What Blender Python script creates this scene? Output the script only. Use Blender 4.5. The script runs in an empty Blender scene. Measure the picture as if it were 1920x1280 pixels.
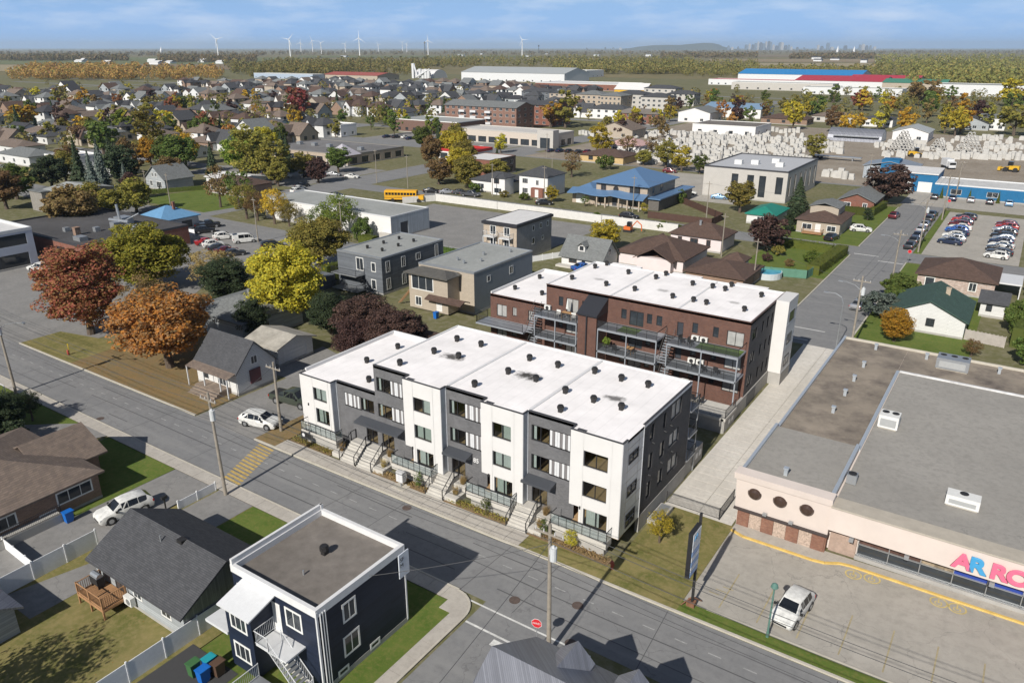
import bpy, math, random
from mathutils import Vector, Matrix
PI = math.pi
RAD = math.radians
scene = bpy.context.scene
COL = scene.collection
RN = random.Random(11)

# ------------------------------------------------------------------ camera
H = 38.0
YAW, PITCH, FPX = RAD(33.93), RAD(21.03), 1430.0
_fw = Vector((-math.sin(YAW) * math.cos(PITCH), math.cos(YAW) * math.cos(PITCH), -math.sin(PITCH)))
_rt = Vector((math.cos(YAW), math.sin(YAW), 0))
_up = _rt.cross(_fw)
cam = bpy.data.cameras.new('camera')
cam.sensor_width = 36.0
cam.lens = 36.0 * FPX / 1920.0
cam.clip_start = 0.5
cam.clip_end = 80000
cam_o = bpy.data.objects.new('camera', cam)
cam_o.matrix_world = Matrix(((_rt.x, _up.x, -_fw.x, 0), (_rt.y, _up.y, -_fw.y, 0), (_rt.z, _up.z, -_fw.z, H), (0, 0, 0, 1)))
COL.objects.link(cam_o)
scene.camera = cam_o

# ------------------------------------------------------------------ sky, sun, exposure
SUN_EL = 35.5
sun_travel = Vector((-0.05, 1.0, -math.tan(RAD(SUN_EL)) * 1.00125)).normalized()
world = bpy.data.worlds.new('World')
scene.world = world
world.use_nodes = True
wn = world.node_tree
wn.nodes.clear()
wo = wn.nodes.new('ShaderNodeOutputWorld')
bg = wn.nodes.new('ShaderNodeBackground')
sky = wn.nodes.new('ShaderNodeTexSky')
sky.sky_type = 'NISHITA'
sky.sun_disc = False
sky.sun_elevation = RAD(SUN_EL)
# sun stands towards -Y (behind the camera), slightly +X
sky.sun_rotation = math.atan2(-sun_travel.x, -sun_travel.y)
sky.air_density = 0.8
sky.dust_density = 0.3
sky.ozone_density = 3.0
bg.inputs['Strength'].default_value = 0.05
# thin high cloud streaks over the clear sky
tc = wn.nodes.new('ShaderNodeTexCoord')
mp = wn.nodes.new('ShaderNodeMapping')
mp.inputs['Scale'].default_value = (5.0, 5.0, 26.0)
nz = wn.nodes.new('ShaderNodeTexNoise')
nz.inputs['Scale'].default_value = 1.6
nz.inputs['Detail'].default_value = 7
nz.inputs['Roughness'].default_value = 0.6
cr = wn.nodes.new('ShaderNodeValToRGB')
cr.color_ramp.elements[0].position = 0.47
cr.color_ramp.elements[0].color = (0, 0, 0, 1)
cr.color_ramp.elements[1].position = 0.72
cr.color_ramp.elements[1].color = (0.5, 0.5, 0.5, 1)
mx = wn.nodes.new('ShaderNodeMix')
mx.data_type = 'RGBA'
wn.links.new(tc.outputs['Generated'], mp.inputs['Vector'])
wn.links.new(mp.outputs[0], nz.inputs['Vector'])
wn.links.new(nz.outputs[0], cr.inputs[0])
wn.links.new(cr.outputs[0], mx.inputs[0])
# clear autumn air: the band above the horizon stays blue
sz = wn.nodes.new('ShaderNodeSeparateXYZ')
wn.links.new(tc.outputs['Generated'], sz.inputs[0])
hr = wn.nodes.new('ShaderNodeMapRange')
hr.inputs[1].default_value = 0.0
hr.inputs[2].default_value = 0.17
hr.inputs[3].default_value = 0.92
hr.inputs[4].default_value = 0.0
wn.links.new(sz.outputs[2], hr.inputs[0])
hb = wn.nodes.new('ShaderNodeMix')
hb.data_type = 'RGBA'
hb.inputs[7].default_value = (5.6, 10.6, 19.5, 1)
wn.links.new(hr.outputs[0], hb.inputs[0])
wn.links.new(sky.outputs[0], hb.inputs[6])
wn.links.new(hb.outputs[2], mx.inputs[6])
mx.inputs[7].default_value = (14.5, 16.0, 18.6, 1)
wn.links.new(mx.outputs[2], bg.inputs['Color'])
wn.links.new(bg.outputs[0], wo.inputs['Surface'])

sl = bpy.data.lights.new('sun', 'SUN')
sl.energy = 4.9
sl.angle = RAD(0.55)
sl.color = (1.0, 0.945, 0.86)
sun_o = bpy.data.objects.new('sun', sl)
sun_o.rotation_euler = sun_travel.to_track_quat('-Z', 'Y').to_euler()
sun_o.location = (0, -50, 120)
COL.objects.link(sun_o)

scene.view_settings.view_transform = 'Standard'
scene.view_settings.look = 'None'
scene.view_settings.exposure = 0.16
scene.view_settings.gamma = 1.0
scene.render.engine = 'CYCLES'
scene.cycles.max_bounces = 6
scene.cycles.diffuse_bounces = 3
scene.cycles.glossy_bounces = 3
scene.cycles.transmission_bounces = 4
scene.cycles.transparent_max_bounces = 8
scene.cycles.volume_bounces = 1
scene.cycles.caustics_reflective = False
scene.cycles.caustics_refractive = False

# ------------------------------------------------------------------ pixel of the 1920 px photograph -> point on a level plane
def G(px, py, z=0.0):
    d = _fw * FPX + _rt * (px - 960) - _up * (py - 640)
    t = (z - H) / d.z
    return (d.x * t, d.y * t)

# ------------------------------------------------------------------ materials
MATS = {}
def _nodes(name):
    m = bpy.data.materials.new(name)
    m.use_nodes = True
    nt = m.node_tree
    p = nt.nodes['Principled BSDF']
    return m, nt, p
def N(nt, t, **k):
    n = nt.nodes.new(t)
    for a, b in k.items():
        setattr(n, a, b)
    return n
def mat(name, col, rough=0.85, var=0.12, sc=1.5, bump=0.0, metal=0.0, spec=0.3, tex=None, tsc=1.0, col2=None, coat=0.0, big=0.0):
    """procedural surface: base colour with two octaves of uneven wear, optional coursing (brick, shingle, siding)"""
    if name in MATS:
        return MATS[name]
    m, nt, p = _nodes(name)
    L = nt.links.new
    p.inputs['Roughness'].default_value = rough
    p.inputs['Metallic'].default_value = metal
    p.inputs['Specular IOR Level'].default_value = spec
    p.inputs['Coat Weight'].default_value = coat
    p.inputs['Coat Roughness'].default_value = 0.08
    geo = N(nt, 'ShaderNodeNewGeometry')
    sep = N(nt, 'ShaderNodeSeparateXYZ')
    L(geo.outputs['Position'], sep.inputs[0])
    base = None
    height = None
    if tex:
        add = N(nt, 'ShaderNodeMath', operation='ADD')
        L(sep.outputs[0], add.inputs[0]); L(sep.outputs[1], add.inputs[1])
        cmb = N(nt, 'ShaderNodeCombineXYZ')
        if tex == 'siding_v':
            L(sep.outputs[2], cmb.inputs[0]); L(add.outputs[0], cmb.inputs[1])
        else:
            L(add.outputs[0], cmb.inputs[0]); L(sep.outputs[2], cmb.inputs[1])
        br = N(nt, 'ShaderNodeTexBrick')
        br.inputs['Scale'].default_value = tsc
        c2 = col2 or tuple(c * 0.72 for c in col)
        br.inputs['Color1'].default_value = (*col, 1)
        br.inputs['Color2'].default_value = (*c2, 1)
        if tex == 'brick':
            br.inputs['Mortar'].default_value = (*[min(.42, .35 * c + .65 * sum(col) / 3 + .03) for c in col], 1)
            br.inputs['Brick Width'].default_value = 0.42; br.inputs['Row Height'].default_value = 0.14
            br.inputs['Mortar Size'].default_value = 0.012
        elif tex == 'shingle':
            br.inputs['Mortar'].default_value = tuple(c * 0.6 for c in col) + (1,)
            br.inputs['Brick Width'].default_value = 0.5; br.inputs['Row Height'].default_value = 0.11
            br.inputs['Mortar Size'].default_value = 0.010
        else:
            br.inputs['Mortar'].default_value = tuple(c * 0.55 for c in col) + (1,)
            br.inputs['Brick Width'].default_value = 7.0; br.inputs['Row Height'].default_value = 0.2
            br.inputs['Mortar Size'].default_value = 0.012
        L(cmb.outputs[0], br.inputs['Vector'])
        base = br.outputs['Color']
        height = br.outputs['Fac']
    n1 = N(nt, 'ShaderNodeTexNoise'); n1.inputs['Scale'].default_value = sc; n1.inputs['Detail'].default_value = 6; n1.inputs['Roughness'].default_value = 0.65
    L(geo.outputs['Position'], n1.inputs['Vector'])
    mr = N(nt, 'ShaderNodeMapRange'); mr.inputs[1].default_value = 0.28; mr.inputs[2].default_value = 0.72
    mr.inputs[3].default_value = 1 - var; mr.inputs[4].default_value = 1 + var
    L(n1.outputs[0], mr.inputs[0])
    fac = mr.outputs[0]
    if big:
        n2 = N(nt, 'ShaderNodeTexNoise'); n2.inputs['Scale'].default_value = 0.12; n2.inputs['Detail'].default_value = 4
        L(geo.outputs['Position'], n2.inputs['Vector'])
        m2 = N(nt, 'ShaderNodeMapRange'); m2.inputs[1].default_value = 0.3; m2.inputs[2].default_value = 0.7
        m2.inputs[3].default_value = 1 - big; m2.inputs[4].default_value = 1 + big
        L(n2.outputs[0], m2.inputs[0])
        mu = N(nt, 'ShaderNodeMath', operation='MULTIPLY'); L(fac, mu.inputs[0]); L(m2.outputs[0], mu.inputs[1])
        fac = mu.outputs[0]
    vm = N(nt, 'ShaderNodeVectorMath', operation='SCALE')
    if base is None:
        vm.inputs[0].default_value = col
    else:
        L(base, vm.inputs[0])
    L(fac, vm.inputs['Scale'])
    L(vm.outputs[0], p.inputs['Base Color'])
    if bump:
        b = N(nt, 'ShaderNodeBump'); b.inputs['Strength'].default_value = bump; b.inputs['Distance'].default_value = 0.02
        if height is not None:
            b.invert = True
            L(height, b.inputs['Height'])
        else:
            n3 = N(nt, 'ShaderNodeTexNoise'); n3.inputs['Scale'].default_value = sc * 14; n3.inputs['Detail'].default_value = 3
            L(geo.outputs['Position'], n3.inputs['Vector'])
            L(n3.outputs[0], b.inputs['Height'])
        L(b.outputs[0], p.inputs['Normal'])
    MATS[name] = m
    return m

def ground_mat(name, cols, scales, rough=0.95, cracks=None, streak=None, spots=None):
    """ground cover: three tones mixed by noise of two sizes; optional crack lines, long tyre streaks, fallen-leaf flecks"""
    if name in MATS:
        return MATS[name]
    m, nt, p = _nodes(name)
    L = nt.links.new
    p.inputs['Roughness'].default_value = rough
    p.inputs['Specular IOR Level'].default_value = 0.2
    geo = N(nt, 'ShaderNodeNewGeometry')
    def noise(s, d=6, r=0.6, vec=None):
        n = N(nt, 'ShaderNodeTexNoise'); n.inputs['Scale'].default_value = s; n.inputs['Detail'].default_value = d; n.inputs['Roughness'].default_value = r
        L(vec or geo.outputs['Position'], n.inputs['Vector']); return n.outputs[0]
    def rng(v, a, b):
        q = N(nt, 'ShaderNodeMapRange'); q.inputs[1].default_value = a; q.inputs[2].default_value = b; L(v, q.inputs[0]); return q.outputs[0]
    def mixc(f, a, b, mode='MIX'):
        q = N(nt, 'ShaderNodeMix', data_type='RGBA', blend_type=mode)
        if isinstance(f, float): q.inputs[0].default_value = f
        else: L(f, q.inputs[0])
        for i, c in ((6, a), (7, b)):
            if isinstance(c, tuple): q.inputs[i].default_value = (*c, 1)
            else: L(c, q.inputs[i])
        return q.outputs[2]
    c = mixc(rng(noise(scales[0]), 0.35, 0.65), cols[0], cols[1])
    c = mixc(rng(noise(scales[1], 8, 0.7), 0.45, 0.75), c, cols[2])
    if streak:
        mp_ = N(nt, 'ShaderNodeMapping'); mp_.inputs['Scale'].default_value = streak[0]
        L(geo.outputs['Position'], mp_.inputs[0])
        c = mixc(rng(noise(1.0, 5, 0.6, mp_.outputs[0]), 0.5, 0.8), c, streak[1])
    if cracks:
        vo = N(nt, 'ShaderNodeTexVoronoi', feature='DISTANCE_TO_EDGE'); vo.inputs['Scale'].default_value = cracks[0]
        wv = N(nt, 'ShaderNodeVectorMath', operation='ADD')
        nn = N(nt, 'ShaderNodeTexNoise'); nn.inputs['Scale'].default_value = 0.5; nn.inputs['Detail'].default_value = 5
        L(geo.outputs['Position'], nn.inputs['Vector'])
        ns = N(nt, 'ShaderNodeVectorMath', operation='SCALE'); ns.inputs['Scale'].default_value = 3.0
        L(nn.outputs['Color'], ns.inputs[0]); L(geo.outputs['Position'], wv.inputs[0]); L(ns.outputs[0], wv.inputs[1])
        L(wv.outputs[0], vo.inputs['Vector'])
        lt = N(nt, 'ShaderNodeMath', operation='LESS_THAN'); lt.inputs[1].default_value = cracks[1]
        L(vo.outputs['Distance'], lt.inputs[0])
        ml = N(nt, 'ShaderNodeMath', operation='MULTIPLY'); ml.inputs[1].default_value = 0.55
        L(lt.outputs[0], ml.inputs[0])
        c = mixc(ml.outputs[0], c, cracks[2])
    if spots:
        vo = N(nt, 'ShaderNodeTexVoronoi'); vo.inputs['Scale'].default_value = spots[0]
        L(geo.outputs['Position'], vo.inputs['Vector'])
        lt = N(nt, 'ShaderNodeMath', operation='LESS_THAN'); lt.inputs[1].default_value = spots[1]
        L(vo.outputs['Distance'], lt.inputs[0])
        pn = N(nt, 'ShaderNodeMath', operation='MULTIPLY'); L(lt.outputs[0], pn.inputs[0]); L(rng(noise(0.35, 4), 0.42, 0.62), pn.inputs[1])
        c = mixc(pn.outputs[0], c, spots[2])
    L(c, p.inputs['Base Color'])
    b = N(nt, 'ShaderNodeBump'); b.inputs['Strength'].default_value = 0.25; b.inputs['Distance'].default_value = 0.02
    L(noise(12.0, 3), b.inputs['Height']); L(b.outputs[0], p.inputs['Normal'])
    MATS[name] = m
    return m

def leaf_mat(name, cols, trans=0.42):
    """leaves: each leaf cluster takes its own tone between the given colours"""
    if name in MATS:
        return MATS[name]
    m, nt, p = _nodes(name)
    L = nt.links.new
    geo = N(nt, 'ShaderNodeNewGeometry')
    oi = N(nt, 'ShaderNodeObjectInfo')
    cr_ = N(nt, 'ShaderNodeValToRGB')
    el = cr_.color_ramp.elements
    el[0].color = (*cols[0], 1); el[1].color = (*cols[-1], 1)
    for i, c in enumerate(cols[1:-1]):
        e = el.new((i + 1) / (len(cols) - 1)); e.color = (*c, 1)
    L(geo.outputs['Random Per Island'], cr_.inputs[0])
    hs = N(nt, 'ShaderNodeHueSaturation')
    mr = N(nt, 'ShaderNodeMapRange'); mr.inputs[3].default_value = 1.0; mr.inputs[4].default_value = 1.5
    L(oi.outputs['Random'], mr.inputs[0]); L(mr.outputs[0], hs.inputs['Value'])
    mh = N(nt, 'ShaderNodeMapRange'); mh.inputs[3].default_value = 0.485; mh.inputs[4].default_value = 0.515
    L(oi.outputs['Random'], mh.inputs[0]); L(mh.outputs[0], hs.inputs['Hue'])
    L(cr_.outputs[0], hs.inputs['Color'])
    p.inputs['Roughness'].default_value = 0.6
    p.inputs['Specular IOR Level'].default_value = 0.15
    L(hs.outputs[0], p.inputs['Base Color'])
    tr = N(nt, 'ShaderNodeBsdfTranslucent'); L(hs.outputs[0], tr.inputs[0])
    ms = N(nt, 'ShaderNodeMixShader'); ms.inputs[0].default_value = trans
    out = nt.nodes['Material Output']
    L(p.outputs[0], ms.inputs[1]); L(tr.outputs[0], ms.inputs[2]); L(ms.outputs[0], out.inputs['Surface'])
    MATS[name] = m
    return m

def glass_clear(name):
    if name in MATS:
        return MATS[name]
    m, nt, p = _nodes(name)
    L = nt.links.new
    tr = N(nt, 'ShaderNodeBsdfTransparent'); tr.inputs[0].default_value = (0.72, 0.78, 0.77, 1)
    gl = N(nt, 'ShaderNodeBsdfGlossy'); gl.inputs['Roughness'].default_value = 0.03
    fr = N(nt, 'ShaderNodeFresnel'); fr.inputs[0].default_value = 1.6
    ms = N(nt, 'ShaderNodeMixShader')
    L(fr.outputs[0], ms.inputs[0]); L(tr.outputs[0], ms.inputs[1]); L(gl.outputs[0], ms.inputs[2])
    L(ms.outputs[0], nt.nodes['Material Output'].inputs['Surface'])
    MATS[name] = m
    return m

def plain(name, col, rough=0.5, metal=0.0, spec=0.5, coat=0.0):
    return mat(name, col, rough, 0.06, 3.0, 0, metal, spec, coat=coat)

ASPH = ground_mat('asphalt_street', ((0.195, 0.197, 0.20), (0.225, 0.225, 0.225), (0.165, 0.166, 0.17)), (0.25, 1.5), cracks=(0.06, 0.0016, (0.13, 0.13, 0.132)), streak=((0.05, 0.9, 1), (0.25, 0.25, 0.247)))
LOT = ground_mat('asphalt_lot', ((0.34, 0.32, 0.285), (0.40, 0.375, 0.335), (0.285, 0.268, 0.24)), (0.2, 1.2), cracks=(0.15, 0.0035, (0.22, 0.21, 0.195)))
DRIVE = ground_mat('asphalt_drive', ((0.215, 0.21, 0.203), (0.26, 0.253, 0.243), (0.18, 0.176, 0.17)), (0.3, 2.0), cracks=(0.12, 0.003, (0.15, 0.15, 0.15)))
GRASS = ground_mat('lawn_grass', ((0.12, 0.125, 0.035), (0.22, 0.19, 0.075), (0.27, 0.215, 0.10)), (0.4, 3.0), spots=(2.2, 0.09, (0.26, 0.13, 0.035)))
GREEN = ground_mat('lawn_green', ((0.075, 0.125, 0.02), (0.115, 0.155, 0.032), (0.17, 0.165, 0.05)), (0.5, 3.5), spots=(2.2, 0.06, (0.2, 0.13, 0.04)))
LITTER = ground_mat('lawn_leaf_litter', ((0.24, 0.155, 0.07), (0.20, 0.15, 0.085), (0.14, 0.13, 0.05)), (0.5, 4.0), spots=(3.5, 0.16, (0.32, 0.17, 0.05)))
MULCH = ground_mat('mulch_bed', ((0.2, 0.125, 0.07), (0.26, 0.185, 0.11), (0.13, 0.12, 0.05)), (0.9, 5.0))
CONC = ground_mat('concrete_walk', ((0.40, 0.37, 0.33), (0.46, 0.43, 0.385), (0.34, 0.315, 0.28)), (0.5, 3.0))
RAMPC = ground_mat('concrete_ramp', ((0.56, 0.53, 0.48), (0.63, 0.60, 0.55), (0.47, 0.44, 0.40)), (0.4, 2.5), streak=((0.6, 0.04, 1), (0.44, 0.42, 0.38)))
GRAVEL = ground_mat('gravel_yard', ((0.25, 0.21, 0.165), (0.32, 0.28, 0.23), (0.18, 0.155, 0.125)), (0.08, 0.7))
LAND = ground_mat('open_land', ((0.16, 0.14, 0.065), (0.22, 0.18, 0.095), (0.13, 0.125, 0.06)), (0.008, 0.1))
KERB = mat('kerb_concrete', (0.46, 0.43, 0.37), 0.9, 0.12, 1.2)
YELLOW = mat('paint_yellow', (0.45, 0.32, 0.11), 0.8, 0.3, 2.5)
WHITEP = mat('paint_white', (0.6, 0.6, 0.58), 0.8, 0.25, 2.5)

# ------------------------------------------------------------------ mesh builder
OFF = {}
class MB:
    def __init__(s):
        s.v = []; s.f = []; s.m = []
    def quad(s, a, b, c, d, m=0):
        n = len(s.v); s.v += [a, b, c, d]; s.f.append((n, n + 1, n + 2, n + 3)); s.m.append(m); return s
    def poly(s, pts, m=0):
        n = len(s.v); s.v += list(pts); s.f.append(tuple(range(n, n + len(pts)))); s.m.append(m); return s
    def box(s, x0, x1, y0, y1, z0, z1, m=0):
        if x0 > x1: x0, x1 = x1, x0
        if y0 > y1: y0, y1 = y1, y0
        if z0 > z1: z0, z1 = z1, z0
        n = len(s.v)
        s.v += [(x0, y0, z0), (x1, y0, z0), (x1, y1, z0), (x0, y1, z0), (x0, y0, z1), (x1, y0, z1), (x1, y1, z1), (x0, y1, z1)]
        for q in ((3, 2, 1, 0), (4, 5, 6, 7), (0, 1, 5, 4), (1, 2, 6, 5), (2, 3, 7, 6), (3, 0, 4, 7)):
            s.f.append(tuple(n + i for i in q)); s.m.append(m)
        return s
    def prism(s, pts, z0, z1, m=0, mt=None):
        n = len(s.v); k = len(pts)
        s.v += [(p[0], p[1], z0) for p in pts] + [(p[0], p[1], z1) for p in pts]
        s.f.append(tuple(n + i for i in reversed(range(k)))); s.m.append(m)
        s.f.append(tuple(n + k + i for i in range(k))); s.m.append(m if mt is None else mt)
        for i in range(k):
            j = (i + 1) % k
            s.f.append((n + i, n + j, n + k + j, n + k + i)); s.m.append(m)
        return s
    def tube(s, p0, p1, r0, r1=None, k=8, m=0):
        r1 = r0 if r1 is None else r1
        a = Vector(p0); b = Vector(p1); d = (b - a).normalized()
        e = d.orthogonal().normalized(); g = d.cross(e)
        n = len(s.v)
        for q, rr in ((a, r0), (b, r1)):
            for i in range(k):
                t = 2 * PI * i / k
                s.v.append(tuple(q + (e * math.cos(t) + g * math.sin(t)) * rr))
        for i in range(k):
            j = (i + 1) % k
            s.f.append((n + i, n + j, n + k + j, n + k + i)); s.m.append(m)
        s.f.append(tuple(n + i for i in reversed(range(k)))); s.m.append(m)
        s.f.append(tuple(n + k + i for i in range(k))); s.m.append(m)
        return s
    def path(s, pts, r, k=5, m=0):
        for a, b in zip(pts, pts[1:]): s.tube(a, b, r, r, k, m)
        return s
    def build(s, name, mats, parent=None, smooth=False, local=False, ang=None):
        me = bpy.data.meshes.new(name)
        ox, oy, oz = (0, 0, 0) if (parent is None or local) else OFF.get(parent.name, (0, 0, 0))
        me.from_pydata([(a - ox, b - oy, c - oz) for a, b, c in s.v], [], s.f)
        if not isinstance(mats, (list, tuple)): mats = [mats]
        for q in mats: me.materials.append(q)
        if len(mats) > 1: me.polygons.foreach_set('material_index', s.m)
        if smooth:
            me.polygons.foreach_set('use_smooth', [True] * len(me.polygons))
            if ang: me.set_sharp_from_angle(angle=RAD(ang))
        me.update()
        o = bpy.data.objects.new(name, me)
        COL.objects.link(o)
        if parent is not None:
            o.parent = parent
            OFF[o.name] = (ox, oy, oz)
        return o
def box(name, m, x0, x1, y0, y1, z0, z1, parent=None):
    return MB().box(x0, x1, y0, y1, z0, z1).build(name, m, parent)
def tag(o, label, cat=None, group=None, kind=None):
    o['label'] = label
    if cat: o['category'] = cat
    if group: o['group'] = group
    if kind: o['kind'] = kind
    return o
def thing(name, label, cat, loc=(0, 0, 0), group=None, rz=0.0):
    o = bpy.data.objects.new(name, None)
    o.empty_display_size = 0.3
    o.location = loc if len(loc) == 3 else (loc[0], loc[1], 0)
    o.rotation_euler = (0, 0, rz)
    COL.objects.link(o)
    OFF[o.name] = tuple(o.location)
    if label: o['label'] = label
    o['category'] = cat
    if group: o['group'] = group
    return o
def copy_tree(o, parent=None):
    c = o.copy(); COL.objects.link(c)
    if parent is not None: c.parent = parent
    for ch in o.children: copy_tree(ch, c)
    return c
def structure(o, label=None):
    o['kind'] = 'structure'
    if label: o['label'] = label
    return o
def sheet(name, m, pts, z, label):
    o = MB().poly([(x, y, z) for x, y in pts]).build(name, m)
    return structure(o, label)
def rect(x0, x1, y0, y1):
    return [(x0, y0), (x1, y0), (x1, y1), (x0, y1)]
# things labelled by their rank round the nearest landmark
LANDMARKS = []
AUTO = []
def auto(o, desc, x, y): AUTO.append((o, desc, x, y))

# ------------------------------------------------------------------ building kit
GL = mat('window_glass', (0.035, 0.042, 0.05), 0.06, 0.3, 0.7, 0, 0, 0.6)
GLB = mat('window_glass_blind', (0.36, 0.36, 0.35), 0.25, 0.25, 1.1, 0, 0, 0.5)
CLEAR = glass_clear('clear_glass')
FW = plain('frame_white', (0.72, 0.72, 0.70))
FB = plain('frame_black', (0.025, 0.025, 0.028))
FBR = plain('frame_brown', (0.10, 0.06, 0.045))
DOORW = plain('door_white', (0.66, 0.66, 0.65))
DOORD = plain('door_dark', (0.04, 0.045, 0.055))
FOUND = mat('foundation_concrete', (0.36, 0.35, 0.33), 0.9, 0.12, 1.0)
STEEL = plain('galvanised_steel', (0.42, 0.44, 0.46), 0.4, 0.6)
BLACKM = plain('black_metal', (0.022, 0.022, 0.024), 0.5)
WHITEM = plain('white_metal', (0.62, 0.63, 0.64), 0.45)
CURT = mat('curtain_cloth', (0.62, 0.64, 0.62), 0.9, 0.1, 2.0)
CURT2 = mat('curtain_cloth_green', (0.52, 0.56, 0.52), 0.9, 0.1, 2.0)
STY = {'w': (FW, GL, 1, 0), 'wb': (FW, GLB, 1, 0), 'b': (FB, GL, 1, 0), 'b0': (FB, GL, 0, 0), 'br': (FBR, GL, 1, 0), 'w0': (FW, GL, 0, 0), 'w2': (FW, GL, 2, 0),
       'd': (FW, DOORW, 0, 0), 'dd': (FB, DOORD, 0, 0), 'g': (FW, DOORW, 0, 3), 'bc': (FB, CLEAR, 1, 0), 'bg': (FB, GLB, 1, 0)}
class Wall:
    """an upright plane: o start corner, ud direction along it seen from outside left to right"""
    def __init__(s, o, ud):
        s.o = o; s.ud = ud; s.n = (ud[1], -ud[0])
    def P(s, u, d, z):   # d = distance outwards
        return (s.o[0] + s.ud[0] * u + s.n[0] * d, s.o[1] + s.ud[1] * u + s.n[1] * d, z)
    def box(s, mb, u0, u1, d0, d1, z0, z1, m=0):
        a = s.P(u0, d0, z0); b = s.P(u1, d1, z1)
        return mb.box(a[0], b[0], a[1], b[1], a[2], b[2], m)
def wall_cells(mb, W, u0, u1, z0, z1, holes, depth=0.16, m=0):
    us = sorted({u0, u1, *[h[0] for h in holes], *[h[2] for h in holes]})
    zs = sorted({z0, z1, *[h[1] for h in holes], *[h[3] for h in holes]})
    us = [q for q in us if u0 <= q <= u1]; zs = [q for q in zs if z0 <= q <= z1]
    for a, b in zip(us, us[1:]):
        for c, d in zip(zs, zs[1:]):
            cu, cz = (a + b) / 2, (c + d) / 2
            if any(h[0] < cu < h[2] and h[1] < cz < h[3] for h in holes): continue
            mb.quad(W.P(a, 0, c), W.P(b, 0, c), W.P(b, 0, d), W.P(a, 0, d), m)
    for h in holes:
        a, c, b, d = h[:4]
        mb.quad(W.P(a, 0, c), W.P(a, 0, d), W.P(a, -depth, d), W.P(a, -depth, c), m)
        mb.quad(W.P(b, 0, d), W.P(b, 0, c), W.P(b, -depth, c), W.P(b, -depth, d), m)
        mb.quad(W.P(a, 0, d), W.P(b, 0, d), W.P(b, -depth, d), W.P(a, -depth, d), m)
        mb.quad(W.P(b, 0, c), W.P(a, 0, c), W.P(a, -depth, c), W.P(b, -depth, c), m)
def window(parent, W, h, depth=0.16, t=0.07, trim=0.0):
    a, c, b, d, st = h[:5]
    fm, pm, nv, nh = STY[st]
    mb = MB()
    i0, i1 = -depth + 0.002, -depth + 0.09
    if trim:
        i1 = 0.03
        a -= trim; b += trim; c -= trim; d += trim; t += trim
        i0 = 0.003
    W.box(mb, a, a + t, i0, i1, c, d); W.box(mb, b - t, b, i0, i1, c, d)
    W.box(mb, a + t, b - t, i0, i1, c, c + t); W.box(mb, a + t, b - t, i0, i1, d - t, d)
    for i in range(nv):
        u = a + (b - a) * (i + 1) / (nv + 1)
        W.box(mb, u - 0.03, u + 0.03, i0, i1 - 0.005, c + t, d - t)
    for i in range(nh):
        z = c + (d - c) * (i + 1) / (nh + 1)
        W.box(mb, a + t, b - t, i0, i1 - 0.007, z - 0.025, z + 0.025)
    nm = 'door' if st in ('d', 'dd') else ('garage_door' if st == 'g' else 'window')
    o = mb.build(nm, fm, parent)
    pd = -depth + 0.03 if not trim else 0.012
    p = MB().quad(W.P(a + t * .6, pd, c + t * .6), W.P(b - t * .6, pd, c + t * .6), W.P(b - t * .6, pd, d - t * .6), W.P(a + t * .6, pd, d - t * .6)).build('pane' if nm == 'window' else 'leaf_panel', pm, o)
    return o
def even(w, n, ww, z0, z1, st, m0=0.0, m1=0.0):
    """n openings of width ww evenly spaced along a wall of width w"""
    r = []
    sp = (w - m0 - m1) / n
    for i in range(n):
        c = m0 + sp * (i + .5)
        r.append((c - ww / 2, z0, c + ww / 2, z1, st))
    return r
def gable_roof(x0, x1, y0, y1, ze, rise, axis, oh=0.4, t=0.16, sink=0.0):
    """closed roof slab; axis 'x' = ridge along x"""
    mb = MB()
    if axis == 'x':
        ym = (y0 + y1) / 2; s = rise / (ym - y0); d = oh * s
        A = [(x0 - oh, y0 - oh, ze - d), (x1 + oh, y0 - oh, ze - d), (x1 + oh, ym, ze + rise), (x0 - oh, ym, ze + rise), (x1 + oh, y1 + oh, ze - d), (x0 - oh, y1 + oh, ze - d)]
    else:
        xm = (x0 + x1) / 2; s = rise / (xm - x0); d = oh * s
        A = [(x1 + oh, y0 - oh, ze - d), (x1 + oh, y1 + oh, ze - d), (xm, y1 + oh, ze + rise), (xm, y0 - oh, ze + rise), (x0 - oh, y1 + oh, ze - d), (x0 - oh, y0 - oh, ze - d)]
    n = len(mb.v)
    mb.v += A + [(p[0], p[1], p[2] - t) for p in A]
    F = [(0, 1, 2, 3), (3, 2, 4, 5), (9, 8, 7, 6), (11, 10, 8, 9), (0, 6, 7, 1), (1, 7, 8, 2), (2, 8, 10, 4), (4, 10, 11, 5), (5, 11, 9, 3), (3, 9, 6, 0)]
    mb.f += F; mb.m += [0] * len(F)
    return mb
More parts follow.
